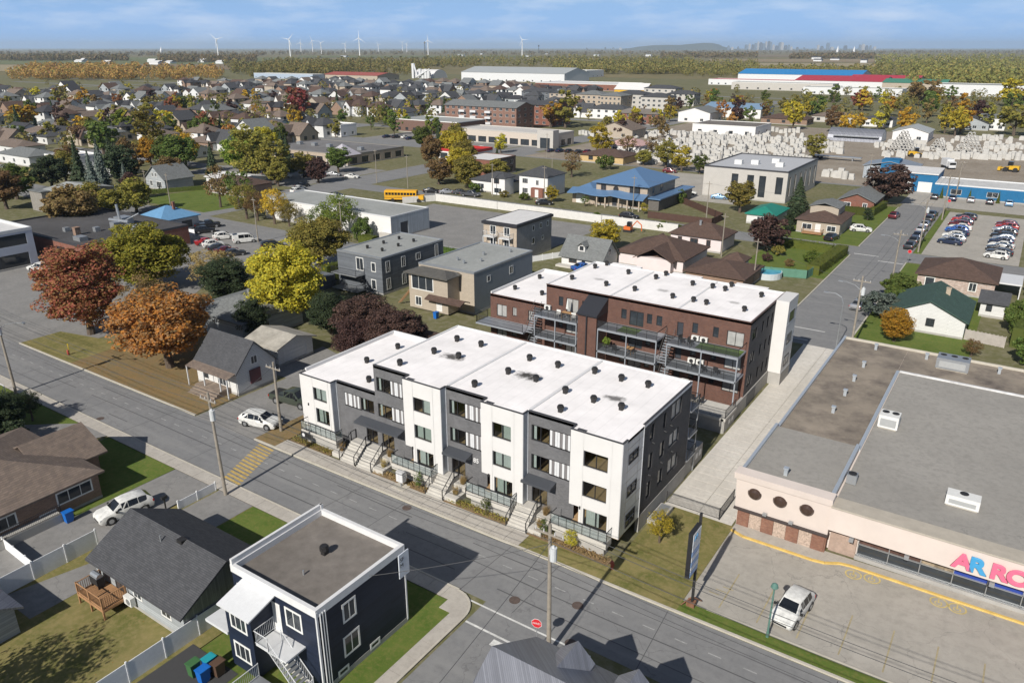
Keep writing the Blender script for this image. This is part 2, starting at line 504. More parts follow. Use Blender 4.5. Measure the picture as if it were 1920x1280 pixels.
def hip_roof(x0, x1, y0, y1, ze, rise, oh=0.45, t=0.18, flat=0.0):
    mb = MB()
    x0 -= oh; x1 += oh; y0 -= oh; y1 += oh
    w, l = x1 - x0, y1 - y0
    h = min(w, l) / 2 * (1 - flat)
    b = [(x0, y0, ze), (x1, y0, ze), (x1, y1, ze), (x0, y1, ze)]
    if flat:
        r = [(x0 + h, y0 + h, ze + rise), (x1 - h, y0 + h, ze + rise), (x1 - h, y1 - h, ze + rise), (x0 + h, y1 - h, ze + rise)]
        mb.v += b + r; F = [(0, 1, 5, 4), (1, 2, 6, 5), (2, 3, 7, 6), (3, 0, 4, 7), (4, 5, 6, 7)]; k = 8
    elif w >= l:
        r = [(x0 + h, (y0 + y1) / 2, ze + rise), (x1 - h, (y0 + y1) / 2, ze + rise)]
        mb.v += b + r; F = [(0, 1, 5, 4), (1, 2, 5), (2, 3, 4, 5), (3, 0, 4)]; k = 6
    else:
        r = [((x0 + x1) / 2, y0 + h, ze + rise), ((x0 + x1) / 2, y1 - h, ze + rise)]
        mb.v += b + r; F = [(0, 1, 4), (1, 2, 5, 4), (2, 3, 5), (3, 0, 4, 5)]; k = 6
    mb.v += [(p[0], p[1], ze - t) for p in b]
    F += [(0, k, k + 1, 1), (1, k + 1, k + 2, 2), (2, k + 2, k + 3, 3), (3, k + 3, k, 0), (k + 3, k + 2, k + 1, k)]
    mb.f += F; mb.m += [0] * len(F)
    return mb
def building(name, label, cat, x0, x1, y0, y1, h, wm, rm, roof='hip', rise=2.0, south=(), east=(), fm=FOUND, oh=0.45, z0=0.0, group=None, trimm=FW, wall2=None, flat=0.0, parapet=0.35, cop=None, axis='x', trim=0.0, base=0.35, fascia=None):
    """walls with real openings on the two sides one sees, foundation, roof; returns the thing"""
    t = thing(name, label, cat, ((x0 + x1) / 2, (y0 + y1) / 2, z0), group)
    S = Wall((x0, y0), (1, 0)); E_ = Wall((x1, y0), (0, 1)); Nn = Wall((x1, y1), (-1, 0)); Wv = Wall((x0, y1), (0, -1))
    mb = MB()
    south = list(south); east = list(east)
    zz = z0 + base
    cut = [] if trim else south
    cute = [] if trim else east
    wall_cells(mb, S, 0, x1 - x0, zz, z0 + h, [(q[0], q[1] + z0, q[2], q[3] + z0) for q in cut])
    wall_cells(mb, E_, 0, y1 - y0, zz, z0 + h, [(q[0], q[1] + z0, q[2], q[3] + z0) for q in cute], m=1 if wall2 else 0)
    wall_cells(mb, Nn, 0, x1 - x0, zz, z0 + h, []); wall_cells(mb, Wv, 0, y1 - y0, zz, z0 + h, [])
    if roof == 'gable':
        if axis == 'x':
            ym = (y0 + y1) / 2
            mb.poly([(x1, y0, z0 + h), (x1, y1, z0 + h), (x1, ym, z0 + h + rise)], 1 if wall2 else 0); mb.poly([(x0, y1, z0 + h), (x0, y0, z0 + h), (x0, ym, z0 + h + rise)])
        else:
            xm = (x0 + x1) / 2
            mb.poly([(x0, y0, z0 + h), (x1, y0, z0 + h), (xm, y0, z0 + h + rise)]); mb.poly([(x1, y1, z0 + h), (x0, y1, z0 + h), (xm, y1, z0 + h + rise)])
    mb.build('wall', [wm, wall2] if wall2 else wm, t)
    MB().box(x0 - 0.02, x1 + 0.02, y0 - 0.02, y1 + 0.02, z0 - 0.3, zz - 0.002).build('foundation', fm, t)
    for W, hs in ((S, south), (E_, east)):
        for q in hs:
            window(t, W, (q[0], q[1] + z0, q[2], q[3] + z0, q[4]), trim=trim)
    if roof == 'hip': r = hip_roof(x0, x1, y0, y1, z0 + h + 0.1, rise, oh, flat=flat).build('roof', rm, t)
    elif roof == 'gable': r = gable_roof(x0, x1, y0, y1, z0 + h + 0.12, rise, axis, oh).build('roof', rm, t)
    else:
        r = MB().box(x0 + 0.1, x1 - 0.1, y0 + 0.1, y1 - 0.1, z0 + h - parapet - 0.2, z0 + h - parapet).build('roof', rm, t)
        mb = MB(); c = 0.22; zt = z0 + h
        inner = MB()
        for a in ((x0 - .04, x1 + .04, y0 - .04, y0 + c), (x0 - .04, x1 + .04, y1 - c, y1 + .04), (x0 - .04, x0 + c, y0 + c, y1 - c), (x1 - c, x1 + .04, y0 + c, y1 - c)):
            mb.box(a[0], a[1], a[2], a[3], zt - parapet - 0.1, zt + 0.06)
        mb.build('parapet', cop or trimm, t)
    return t
def chimney(t, x, y, z0, z1, m, w=0.5):
    MB().box(x - w / 2, x + w / 2, y - w / 2, y + w / 2, z0, z1).box(x - w / 2 - .05, x + w / 2 + .05, y - w / 2 - .05, y + w / 2 + .05, z1, z1 + .1).build('chimney', m, t)
def railing(name, mat_, pts, z, h=1.0, step=0.12, parent=None, bar=0.012, rail=0.03, zs=None):
    """posts, top and bottom rail, upright bars along a polyline; pts (x,y) or (x,y,z)"""
    mb = MB()
    P3 = [(p[0], p[1], p[2] if len(p) > 2 else z) for p in pts]
    for a, b in zip(P3, P3[1:]):
        L_ = math.dist(a[:2], b[:2]); n = max(1, int(L_ / step))
        mb.tube((a[0], a[1], a[2] + h), (b[0], b[1], b[2] + h), rail, rail, 5)
        mb.tube((a[0], a[1], a[2] + .1), (b[0], b[1], b[2] + .1), rail * .8, rail * .8, 5)
        for i in range(n + 1):
            q = i / n
            x, y, zz = a[0] + (b[0] - a[0]) * q, a[1] + (b[1] - a[1]) * q, a[2] + (b[2] - a[2]) * q
            big = i in (0, n)
            mb.tube((x, y, zz + (0 if big else .1)), (x, y, zz + h + (0.05 if big else 0)), rail * 1.2 if big else bar, None, 4)
    return mb.build(name, mat_, parent)
def stairs(parent, m, x0, x1, y_bot, y_top, z0, z1, n, name='step'):
    for i in range(n):
        a = y_bot + (y_top - y_bot) * i / n; b = y_bot + (y_top - y_bot) * (i + 1) / n
        z = z0 + (z1 - z0) * (i + 1) / n
        MB().box(x0, x1, a + 0.002, y_top + 0.002 * (n - i), z - (z1 - z0) / n + 0.001, z).build(name, m, parent)
VENT = plain('vent_black', (0.02, 0.019, 0.019), 0.6)
def roof_vent(t, x, y, z, s=1.0, m=None):
    mb = MB()
    mb.box(x - .17 * s, x + .17 * s, y - .17 * s, y + .17 * s, z, z + .32 * s)
    mb.prism([(x + .30 * s * math.cos(PI / 8 + i * PI / 4), y + .30 * s * math.sin(PI / 8 + i * PI / 4)) for i in range(8)], z + .32 * s, z + .52 * s)
    mb.prism([(x + .24 * s * math.cos(PI / 8 + i * PI / 4), y + .24 * s * math.sin(PI / 8 + i * PI / 4)) for i in range(8)], z + .52 * s, z + .62 * s)
    return mb.build('roof_vent', m or VENT, t)

# ------------------------------------------------------------------ trees
def rnd_unit(r):
    while True:
        v = Vector((r.uniform(-1, 1), r.uniform(-1, 1), r.uniform(-1, 1)))
        if 0.05 < v.length < 1: return v.normalized()
def add_leaf(mb, c, nrm, s, r):
    e = nrm.orthogonal().normalized(); g = nrm.cross(e)
    a = r.uniform(0, 2 * PI); e2 = e * math.cos(a) + g * math.sin(a); g2 = nrm.cross(e2)
    l, w = s * r.uniform(.8, 1.3), s * r.uniform(.5, .9)
    k = nrm * (s * r.uniform(-.25, .25))
    n = len(mb.v)
    mb.v += [tuple(c - e2 * l), tuple(c + g2 * w + k), tuple(c + e2 * l), tuple(c - g2 * w + k)]
    mb.f.append((n, n + 1, n + 2, n + 3)); mb.m.append(0)
def crown_broad(seed, nlobe, per, leaf, zc=1.33, rz=1.05, low=0.3, sparse=1.0):
    """lobes of leaf clusters spread through a rounded crown of radius 1, uneven outline, gaps between"""
    r = random.Random(seed); mb = MB()
    for i in range(nlobe):
        d = rnd_unit(r)
        k = r.uniform(.25, 1.0) ** 0.6
        c = Vector((d.x * k * .8, d.y * k * .8, zc + d.z * k * rz * .82))
        if c.z < low: c.z = low + r.uniform(0, .2)
        rad = r.uniform(.08, .30)
        for j in range(int(per * r.uniform(.7, 1.3) * sparse)):
            q = rnd_unit(r) * (rad * r.uniform(.45, 1.0) ** .5)
            nrm = (q.normalized() * .8 + rnd_unit(r) * .7 + Vector((0, 0, .35))).normalized()
            add_leaf(mb, c + Vector((q.x, q.y, q.z * .8)), nrm, leaf, r)
    return mb
def crown_conifer(seed, n, leaf):
    r = random.Random(seed); mb = MB()
    for i in range(n):
        z = r.uniform(0, 1) ** 1.35
        lay = (z * 11) % 1.0
        rad = (1 - z) * (1.02 - .32 * lay) * r.uniform(.55, 1.0)
        a = r.uniform(0, 2 * PI)
        rad *= .88 + .2 * math.sin(a * 5 + z * 9)
        c = Vector((rad * math.cos(a), rad * math.sin(a), .18 + z * 2.8 - rad * .22))
        nrm = (Vector((math.cos(a), math.sin(a), .9)) + rnd_unit(r) * .6).normalized()
        add_leaf(mb, c, nrm, leaf * (1.25 - .6 * z), r)
    return mb
def trunk_mesh(seed, h0=1.3, r0=.075, limbs=9):
    r = random.Random(seed); mb = MB()
    pts = [(0, 0, -.02), (.02, .01, .35), (.0, .03, .75), (.03, .0, h0)]
    rr = [r0 * 1.25, r0, r0 * .8, r0 * .4]
    for i in range(3): mb.tube(pts[i], pts[i + 1], rr[i], rr[i + 1], 7)
    for i in range(limbs):
        z = r.uniform(.42, h0 - .05); a = i * 2.4 + r.uniform(-.4, .4)
        L_ = r.uniform(.4, .75)
        p0 = Vector((.015, .015, z)); p1 = p0 + Vector((math.cos(a) * L_ * .5, math.sin(a) * L_ * .5, L_ * .45)); p2 = p1 + Vector((math.cos(a + .3) * L_ * .4, math.sin(a + .3) * L_ * .4, L_ * .4))
        mb.tube(p0, p1, r0 * .45, r0 * .28, 5); mb.tube(p1, p2, r0 * .28, r0 * .1, 4)
    return mb
BARK = mat('bark', (0.11, 0.085, 0.065), 0.95, 0.3, 3.0)
LEAFM = {
    'red': leaf_mat('leaves_russet', ((0.22, 0.06, 0.05), (0.28, 0.08, 0.06), (0.27, 0.13, 0.06), (0.18, 0.12, 0.05), (0.32, 0.06, 0.07), (0.15, 0.12, 0.05))),
    'orange': leaf_mat('leaves_orange', ((0.32, 0.13, 0.04), (0.44, 0.19, 0.05), (0.52, 0.24, 0.05), (0.25, 0.14, 0.06), (0.34, 0.20, 0.10), (0.20, 0.14, 0.06))),
    'yellow': leaf_mat('leaves_yellow', ((0.36, 0.30, 0.03), (0.50, 0.40, 0.04), (0.40, 0.35, 0.05), (0.22, 0.22, 0.035), (0.54, 0.41, 0.05), (0.17, 0.18, 0.03))),
    'gold': leaf_mat('leaves_gold', ((0.46, 0.25, 0.03), (0.58, 0.35, 0.035), (0.48, 0.36, 0.05), (0.30, 0.19, 0.035), (0.26, 0.21, 0.04))),
    'olive': leaf_mat('leaves_olive', ((0.16, 0.155, 0.035), (0.24, 0.22, 0.05), (0.30, 0.25, 0.06), (0.12, 0.13, 0.035), (0.33, 0.25, 0.055))),
    'green': leaf_mat('leaves_green', ((0.07, 0.115, 0.028), (0.11, 0.155, 0.038), (0.15, 0.18, 0.045), (0.075, 0.10, 0.028))),
    'lime': leaf_mat('leaves_lime', ((0.12, 0.19, 0.03), (0.17, 0.24, 0.04), (0.24, 0.27, 0.05), (0.10, 0.14, 0.03))),
    'dark': leaf_mat('leaves_evergreen', ((0.025, 0.045, 0.022), (0.04, 0.06, 0.028), (0.055, 0.07, 0.035), (0.03, 0.04, 0.022)), 0.15),
    'blue': leaf_mat('leaves_blue_spruce', ((0.07, 0.095, 0.085), (0.095, 0.12, 0.10), (0.12, 0.14, 0.12), (0.06, 0.075, 0.06)), 0.15),
    'plum': leaf_mat('leaves_plum', ((0.040, 0.024, 0.022), (0.060, 0.034, 0.030), (0.085, 0.046, 0.038), (0.035, 0.024, 0.02)), 0.15),
    'brown': leaf_mat('leaves_brown', ((0.17, 0.115, 0.055), (0.24, 0.155, 0.07), (0.21, 0.155, 0.06), (0.14, 0.10, 0.05))),
    'ygreen': leaf_mat('leaves_yellow_green', ((0.22, 0.23, 0.03), (0.33, 0.31, 0.04), (0.14, 0.17, 0.03), (0.40, 0.35, 0.05), (0.10, 0.12, 0.03))),
    'hedge': leaf_mat('leaves_hedge', ((0.06, 0.10, 0.02), (0.10, 0.145, 0.028), (0.15, 0.17, 0.035), (0.06, 0.08, 0.02))),
    'straw': leaf_mat('leaves_straw', ((0.30, 0.22, 0.09), (0.38, 0.29, 0.13), (0.25, 0.2, 0.08))),
}
CROWN = {}
def crown_data(kind, det):
    k = (kind, det)
    if k in CROWN: return CROWN[k]
    if kind[0] == 'b':
        s = int(kind[1:])
        mb = crown_broad(s, *{2: (210, 170, .031), 1: (90, 66, .058), 0: (38, 30, .11)}[det], rz=[1.0, 1.1, .95, 1.15][s % 4])
    elif kind[0] == 'u':
        s = int(kind[1:]); mb = crown_broad(s, *{2: (190, 150, .031), 1: (70, 56, .064), 0: (26, 28, .12)}[det], zc=1.75, rz=1.55, low=.35)
    elif kind[0] == 's':
        s = int(kind[1:]); mb = crown_broad(s, *{2: (85, 60, .03), 1: (46, 28, .055), 0: (24, 14, .10)}[det], rz=1.0)
    elif kind[0] == 'h':     # shrub sitting on the ground
        s = int(kind[1:]); mb = crown_broad(s, *{2: (60, 110, .05), 1: (36, 45, .085), 0: (20, 20, .14)}[det], zc=.72, rz=.75, low=.1)
    else:
        s = int(kind[1:]); mb = crown_conifer(s, {2: 7000, 1: 2200, 0: 700}[det], {2: .055, 1: .09, 0: .15}[det])
    o = mb.build('crown', [LEAFM['green']]); me = o.data
    bpy.data.objects.remove(o)
    CROWN[k] = me
    return me
TRUNK = {}
def trunk_data(s, kind):
    k = (s % 3, kind)
    if k not in TRUNK:
        o = (trunk_mesh(s % 3, 1.5, .07, 11) if kind != 'c' else MB().tube((0, 0, -.02), (0, 0, 2.6), .07, .015, 6)).build('trunk', BARK)
        TRUNK[k] = o.data; bpy.data.objects.remove(o)
    return TRUNK[k]
TREES = []
CN = {'red': 'russet red', 'orange': 'orange', 'yellow': 'yellow', 'gold': 'golden', 'olive': 'olive green', 'green': 'dark green', 'lime': 'light green', 'dark': 'dark evergreen', 'blue': 'blue green spruce', 'plum': 'dark purple', 'brown': 'brown leaved', 'hedge': 'bright green', 'straw': 'straw coloured'}
def tree(x, y, rad, hgt, colour, kind='b1', det=None, label=None, z=0.0, group=None, cat=None):
    d = math.hypot(x, y)
    if det is None: det = 2 if d < 125 else (1 if d < 330 else 0)
    top = {'b': 2.4, 'u': 3.25, 's': 2.45, 'h': 1.45, 'c': 3.0}[kind[0]]
    nm = {'c': 'conifer_tree', 'h': 'shrub'}.get(kind[0], 'leafy_tree')
    t = thing(nm, label, cat or {'h': 'shrub'}.get(kind[0], 'tree'), (x, y, z), group)
    t.scale = (rad, rad * RN.uniform(.92, 1.08), hgt / top)
    t.rotation_euler = (0, 0, RN.uniform(0, 2 * PI))
    c = bpy.data.objects.new('crown', crown_data(kind, det)); COL.objects.link(c); c.parent = t
    c.material_slots[0].link = 'OBJECT'; c.material_slots[0].material = LEAFM[colour]
    if kind[0] != 'h':
        k = bpy.data.objects.new('trunk', trunk_data(int(kind[1:]), kind[0])); COL.objects.link(k); k.parent = t
    if label is None:
        sz = 'tall' if hgt > 11 else ('small' if hgt < 5 else 'mid sized')
        if kind[0] == 'c': w = f"{sz} {CN[colour]} conifer"
        elif kind[0] == 'h': w = f"{CN[colour]} rounded shrub"
        else: w = f"{sz} {CN[colour]} tree"
        auto(t, w, x, y)
    TREES.append((x, y))
    return t
def hedge(name, pts, w, h, label, colour='hedge', z=0.0, dens=70):
    r = random.Random(len(pts) * 7 + int(abs(pts[0][0])))
    mb = MB()
    for a, b in zip(pts, pts[1:]):
        L_ = math.dist(a, b); ux, uy = (b[0] - a[0]) / L_, (b[1] - a[1]) / L_
        for i in range(int(L_ * dens * (w + h) / 2.2)):
            u = r.uniform(0, L_); f = r.random()
            per = r.uniform(0, 2 * h + w)
            if per < h: v, zz, n = -w / 2, per, Vector((uy, -ux, .2))
            elif per < h + w: v, zz, n = per - h - w / 2, h, Vector((0, 0, 1))
            else: v, zz, n = w / 2, per - h - w, Vector((-uy, ux, .2))
            v += r.uniform(-.08, .06); zz += r.uniform(-.1, .06)
            # ux,uy along; perpendicular to the side facing the camera is (uy,-ux)
            c = Vector((a[0] + ux * u + uy * (-v), a[1] + uy * u - ux * (-v), z + zz))
            add_leaf(mb, c, (n + rnd_unit(r) * .8).normalized(), .11, r)
        A = MB()
        px, py = uy * w * .42, -ux * w * .42
        n = len(mb.v)
        q = [(a[0] + px, a[1] + py), (b[0] + px, b[1] + py), (b[0] - px, b[1] - py), (a[0] - px, a[1] - py)]
        mb.prism(q, z, z + h * .93)
    o = mb.build(name, LEAFM[colour])
    return tag(o, label, 'hedge')

# ------------------------------------------------------------------ cars
TYRE = plain('tyre_rubber', (0.018, 0.018, 0.018), 0.8)
RIM = plain('alloy_rim', (0.45, 0.46, 0.47), 0.3, 0.7)
CARGL = mat('car_glass', (0.012, 0.014, 0.017), 0.04, 0.1, 1.0, 0, 0, 0.7)
HEADL = plain('headlamp', (0.75, 0.77, 0.78), 0.1, 0.2)
TAILL = plain('tail_lamp', (0.35, 0.01, 0.01), 0.2)
TRIMP = plain('black_plastic', (0.02, 0.02, 0.021), 0.7)
PAINT = {k: mat('paint_' + k, c, 0.28, 0.02, 1.0, 0, mt, 0.5, coat=0.8) for k, c, mt in (
    ('white', (0.78, 0.78, 0.78), 0), ('black', (0.012, 0.012, 0.014), 0), ('grey', (0.10, 0.105, 0.115), 0.4), ('silver', (0.42, 0.43, 0.45), 0.5),
    ('blue', (0.02, 0.10, 0.38), 0.1), ('navy', (0.015, 0.025, 0.06), 0.2), ('red', (0.35, 0.02, 0.02), 0), ('maroon', (0.12, 0.012, 0.018), 0.2),
    ('olive', (0.045, 0.055, 0.04), 0), ('orange', (0.75, 0.30, 0.05), 0), ('charcoal', (0.035, 0.036, 0.04), 0.2), ('skyblue', (0.2, 0.36, 0.55), 0.2))}
CARSPEC = {  # stations: x, low, belt, top, half width, half top width ; glass spans ; wheel x ; wheel r
    'suv': ([(-2.3, .42, .78, .84, .80, .70), (-2.2, .28, 1.0, 1.1, .90, .72), (-1.75, .25, 1.03, 1.49, .92, .61), (-1.0, .24, 1.02, 1.58, .93, .64), (-.15, .24, 1.01, 1.60, .93, .65), (.4, .24, 1.0, 1.53, .93, .63), (1.1, .24, 1.0, 1.05, .92, .76), (1.9, .25, .92, .96, .90, .72), (2.2, .28, .76, .8, .86, .68), (2.3, .4, .62, .66, .78, .64)], (2, 3, 4), (5, 6), (1, 2), (-1.38, 1.40), .35),
    'hatch': ([(-2.1, .42, .76, .82, .76, .66), (-2.0, .27, .98, 1.08, .86, .68), (-1.45, .24, 1.0, 1.46, .88, .60), (-.8, .23, .98, 1.53, .89, .63), (-.1, .23, .97, 1.54, .89, .64), (.35, .23, .96, 1.48, .89, .62), (1.05, .23, .95, 1.0, .88, .72), (1.75, .24, .87, .91, .86, .68), (2.05, .27, .72, .76, .82, .62), (2.15, .4, .6, .63, .74, .58)], (2, 3, 4), (5, 6), (1, 2), (-1.28, 1.32), .34),
    'sedan': ([(-2.35, .42, .72, .78, .78, .68), (-2.25, .27, .92, .98, .87, .72), (-1.7, .24, .95, 1.02, .89, .74), (-1.0, .23, .95, 1.38, .90, .60), (-.2, .23, .94, 1.44, .90, .62), (.3, .23, .93, 1.39, .90, .61), (1.05, .23, .91, .97, .90, .74), (1.9, .24, .84, .88, .88, .70), (2.25, .27, .68, .72, .82, .64), (2.35, .4, .58, .61, .74, .6)], (3, 4), (5, 6), (2, 3), (-1.38, 1.42), .33),
    'pickup': ([(-2.85, .5, .95, 1.0, .88, .84), (-2.78, .42, 1.06, 1.1, .95, .90), (-.62, .38, 1.08, 1.12, .96, .91), (-.58, .36, 1.1, 1.72, .96, .70), (.3, .36, 1.1, 1.80, .97, .73), (.75, .36, 1.1, 1.76, .97, .72), (1.4, .36, 1.1, 1.16, .96, .82), (2.4, .38, 1.06, 1.1, .95, .80), (2.75, .42, .9, .95, .92, .76), (2.85, .5, .72, .76, .86, .74)], (3, 4), (5, 6), (2, 3), (-1.75, 1.75), .40),
    'van': ([(-2.5, .4, .8, .9, .86, .80), (-2.45, .3, 1.1, 1.85, .94, .82), (-1.4, .28, 1.1, 1.93, .96, .84), (-.2, .28, 1.1, 1.94, .96, .84), (.7, .28, 1.1, 1.90, .96, .83), (1.1, .28, 1.1, 1.75, .96, .78), (1.75, .28, 1.05, 1.12, .95, .80), (2.3, .3, .88, .94, .9, .74), (2.48, .42, .68, .72, .82, .68)], (2, 3, 4), (5, 6), (1, 2), (-1.55, 1.55), .36),
}
def car_proto(kind):
    st, sides, ws, rw, wx, wr = CARSPEC[kind]
    t = thing('parked_car', None, 'car', (0, 0, 0))
    mb = MB(); rings = []
    for x, lo, be, to, w, wt in st:
        mid = lo + (be - lo) * .55
        ring = [(x, -w * .92, lo), (x, -w, mid), (x, -w * .965, be), (x, -wt, to), (x, -wt * .5, to + .025), (x, wt * .5, to + .025), (x, wt, to), (x, w * .965, be), (x, w, mid), (x, w * .92, lo)]
        rings.append(len(mb.v)); mb.v += ring
    k = 10
    for a, b in zip(rings, rings[1:]):
        for i in range(k):
            j = (i + 1) % k
            mb.f.append((a + i, b + i, b + j, a + j)); mb.m.append(0)
    mb.f.append(tuple(rings[0] + i for i in range(k))); mb.f.append(tuple(rings[-1] + i for i in reversed(range(k)))); mb.m += [0, 0]
    mb.build('body', PAINT['white'], t, smooth=True, local=True, ang=38)
    g = MB()
    def pane(c, d, sh_u, sh_v, push):
        P_ = [Vector(q) for q in c]; ctr = sum(P_, Vector()) / 4
        nrm = (P_[1] - P_[0]).cross(P_[3] - P_[0]).normalized()
        if nrm.dot(d) < 0: nrm = -nrm
        e = (P_[1] - P_[0] + P_[2] - P_[3]).normalized(); f_ = (P_[3] - P_[0] + P_[2] - P_[1]).normalized()
        out = []
        for q in P_:
            r_ = q - ctr
            out.append(tuple(ctr + e * r_.dot(e) * sh_u + f_ * (r_ - e * r_.dot(e)).dot(f_) * sh_v + nrm * push))
        g.poly(out)
    for s in (-1, 1):
        ii = (2, 3) if s < 0 else (7, 6)
        for a in sides:
            A, B = rings[a], rings[a + 1]
            pane([mb.v[A + ii[0]], mb.v[B + ii[0]], mb.v[B + ii[1]], mb.v[A + ii[1]]], Vector((0, s, 0)), .93, .84, .008)
        A, B = rings[ws[0]], rings[ws[1]]
        a0, b0, a1 = mb.v[A + ii[0]], mb.v[B + ii[0]], mb.v[A + ii[1]]
        g.poly([tuple(Vector(q) + Vector((-.0, s * .006, 0))) for q in ((a0[0] + .03, a0[1], a0[2] + .05), (b0[0] - .25, b0[1], b0[2] + .04), (a1[0] + .06, a1[1], a1[2] - .09))])
    for (a, b), dr in ((ws, Vector((1, 0, .5))), (rw, Vector((-1, 0, .5)))):
        A, B = rings[a], rings[b]
        pane([mb.v[A + 3], mb.v[A + 6], mb.v[B + 6], mb.v[B + 3]], dr, .90, .90, .028)
    g.build('windows', CARGL, t, local=True)
    L0, L1 = st[0][0], st[-1][0]
    hw = st[4][4]
    for s in (-1, 1):
        for x in wx:
            w = MB()
            w.tube((x, s * (hw - .3), wr + .02), (x, s * (hw - .012), wr + .02), wr * 1.2, wr * 1.2, 14, 0)
            w.tube((x, s * (hw - .25), wr), (x, s * (hw + .012), wr), wr, wr * .96, 16, 0)
            w.tube((x, s * (hw - .02), wr), (x, s * (hw + .018), wr), wr * .64, wr * .6, 10, 1)
            w.build('wheel', [TYRE, RIM], t, local=True)
        zf = st[-2][2] - .02; zr = st[1][2] - .1
        MB().box(L1 - .22, L1 - .045, s * (st[-2][4] - .36), s * (st[-2][4] + .0), zf - .10, zf + .02).build('headlight', HEADL, t, local=True)
        MB().box(L0 + .03, L0 + .16, s * (st[1][4] - .26), s * (st[1][4] + .005), zr - .16, zr + .04).build('tail_light', TAILL, t, local=True)
        MB().box(st[5][0] + .42, st[5][0] + .56, s * (hw - .02), s * (hw + .16), st[5][2] - .02, st[5][2] + .13).build('mirror', TRIMP, t, local=True)
    tb = MB()
    tb.box(L1 - .10, L1 + .012, -.5, .5, .42, .56)
    tb.box(L0 - .012, L0 + .1, -.55, .55, .40, .52)
    if kind == 'pickup': tb.box(-2.7, -.7, -.74, .74, 1.0, 1.135)
    tb.build('bumper_trim', TRIMP, t, local=True)
    return t
PROTO = {}
CARN = {'suv': 'SUV', 'hatch': 'hatchback', 'sedan': 'sedan', 'pickup': 'pickup truck', 'van': 'van'}
def car(x, y, head, kind, paint, label=None, z=0.0, group=None, s=1.0):
    """head in degrees: direction of the bonnet, 0 = +X"""
    if kind not in PROTO: PROTO[kind] = car_proto(kind); t = PROTO[kind]
    else: t = copy_tree(PROTO[kind])
    t.location = (x, y, z); t.rotation_euler = (0, 0, RAD(head)); t.scale = (s, s, s)
    t.name = {'pickup': 'pickup_truck', 'van': 'parked_van'}.get(kind, 'parked_car')
    for c in t.children:
        if c.name.startswith('body'):
            c.material_slots[0].link = 'OBJECT'; c.material_slots[0].material = PAINT[paint]
    t['category'] = {'pickup': 'pickup truck', 'van': 'van'}.get(kind, 'car')
    if 'group' in t.keys(): del t['group']
    if group: t['group'] = group
    if label: t['label'] = label
    else: auto(t, f"{paint if paint != 'skyblue' else 'light blue'} {CARN[kind]}", x, y)
    return t

# ------------------------------------------------------------------ poles, wires, fences
WOOD = mat('weathered_pole_wood', (0.27, 0.24, 0.20), 0.95, 0.2, 2.5)
CABLE = plain('cable', (0.09, 0.09, 0.09), 0.6)
TRANSF = plain('transformer_grey', (0.55, 0.57, 0.58), 0.5)
PORC = plain('insulator', (0.5, 0.5, 0.5), 0.3)
def pole(x, y, h, label, arms='x', transformer=True, lean=(0, 0), lamp=None, group='wooden utility poles'):
    t = thing('utility_pole', label, 'utility pole', (x, y, 0), group)
    tx, ty = x + lean[0], y + lean[1]
    MB().tube((x, y, -.1), (tx, ty, h), .17, .11, 10).build('shaft', WOOD, t)
    a = MB()
    if arms == 'x': a.box(tx - 1.1, tx + 1.1, ty - .14, ty - .02, h - .75, h - .63)
    else: a.box(tx - .14, tx - .02, ty - 1.1, ty + 1.1, h - .75, h - .63)
    a.build('crossarm', WOOD, t)
    i = MB()
    for k in (-1, -.4, .4, 1):
        px, py = (tx + k, ty - .08) if arms == 'x' else (tx - .08, ty + k)
        i.tube((px, py, h - .64), (px, py, h - .42), .05, .03, 6)
    i.build('insulator', PORC, t)
    if transformer:
        m = MB(); m.tube((tx + .34, ty - .1, h - 2.5), (tx + .34, ty - .1, h - 1.55), .24, .24, 12).tube((tx + .34, ty - .1, h - 1.55), (tx + .34, ty - .1, h - 1.38), .1, .06, 8)
        m.box(tx + .05, tx + .2, ty - .12, ty + .02, h - 2.2, h - 1.8)
        m.build('transformer', TRANSF, t)
    if lamp:
        lx, ly = lamp
        m = MB(); pts = [(tx, ty, h - 1.9), (tx + lx * .3, ty + ly * .3, h - 1.35), (tx + lx * .75, ty + ly * .75, h - 1.1), (tx + lx, ty + ly, h - 1.12)]
        m.path(pts, .035, 6)
        m.build('lamp_arm', STEEL, t)
        MB().box(tx + lx - .28, tx + lx + .28, ty + ly - .12, ty + ly + .12, h - 1.2, h - 1.08).build('lamp_head', STEEL, t)
    return t
def wire(pts, sag, label, r=0.018, n=10):
    m = MB()
    for a, b in zip(pts, pts[1:]):
        P_ = []
        for i in range(n + 1):
            q = i / n
            P_.append((a[0] + (b[0] - a[0]) * q, a[1] + (b[1] - a[1]) * q, a[2] + (b[2] - a[2]) * q - sag * 4 * q * (1 - q)))
        m.path(P_, r, 4)
    return tag(m.build('power_line', CABLE), label, 'power line', 'overhead lines')
VINYL = plain('white_vinyl', (0.82, 0.83, 0.84), 0.5)
CHAIN = plain('chain_link', (0.35, 0.36, 0.37), 0.5, 0.5)
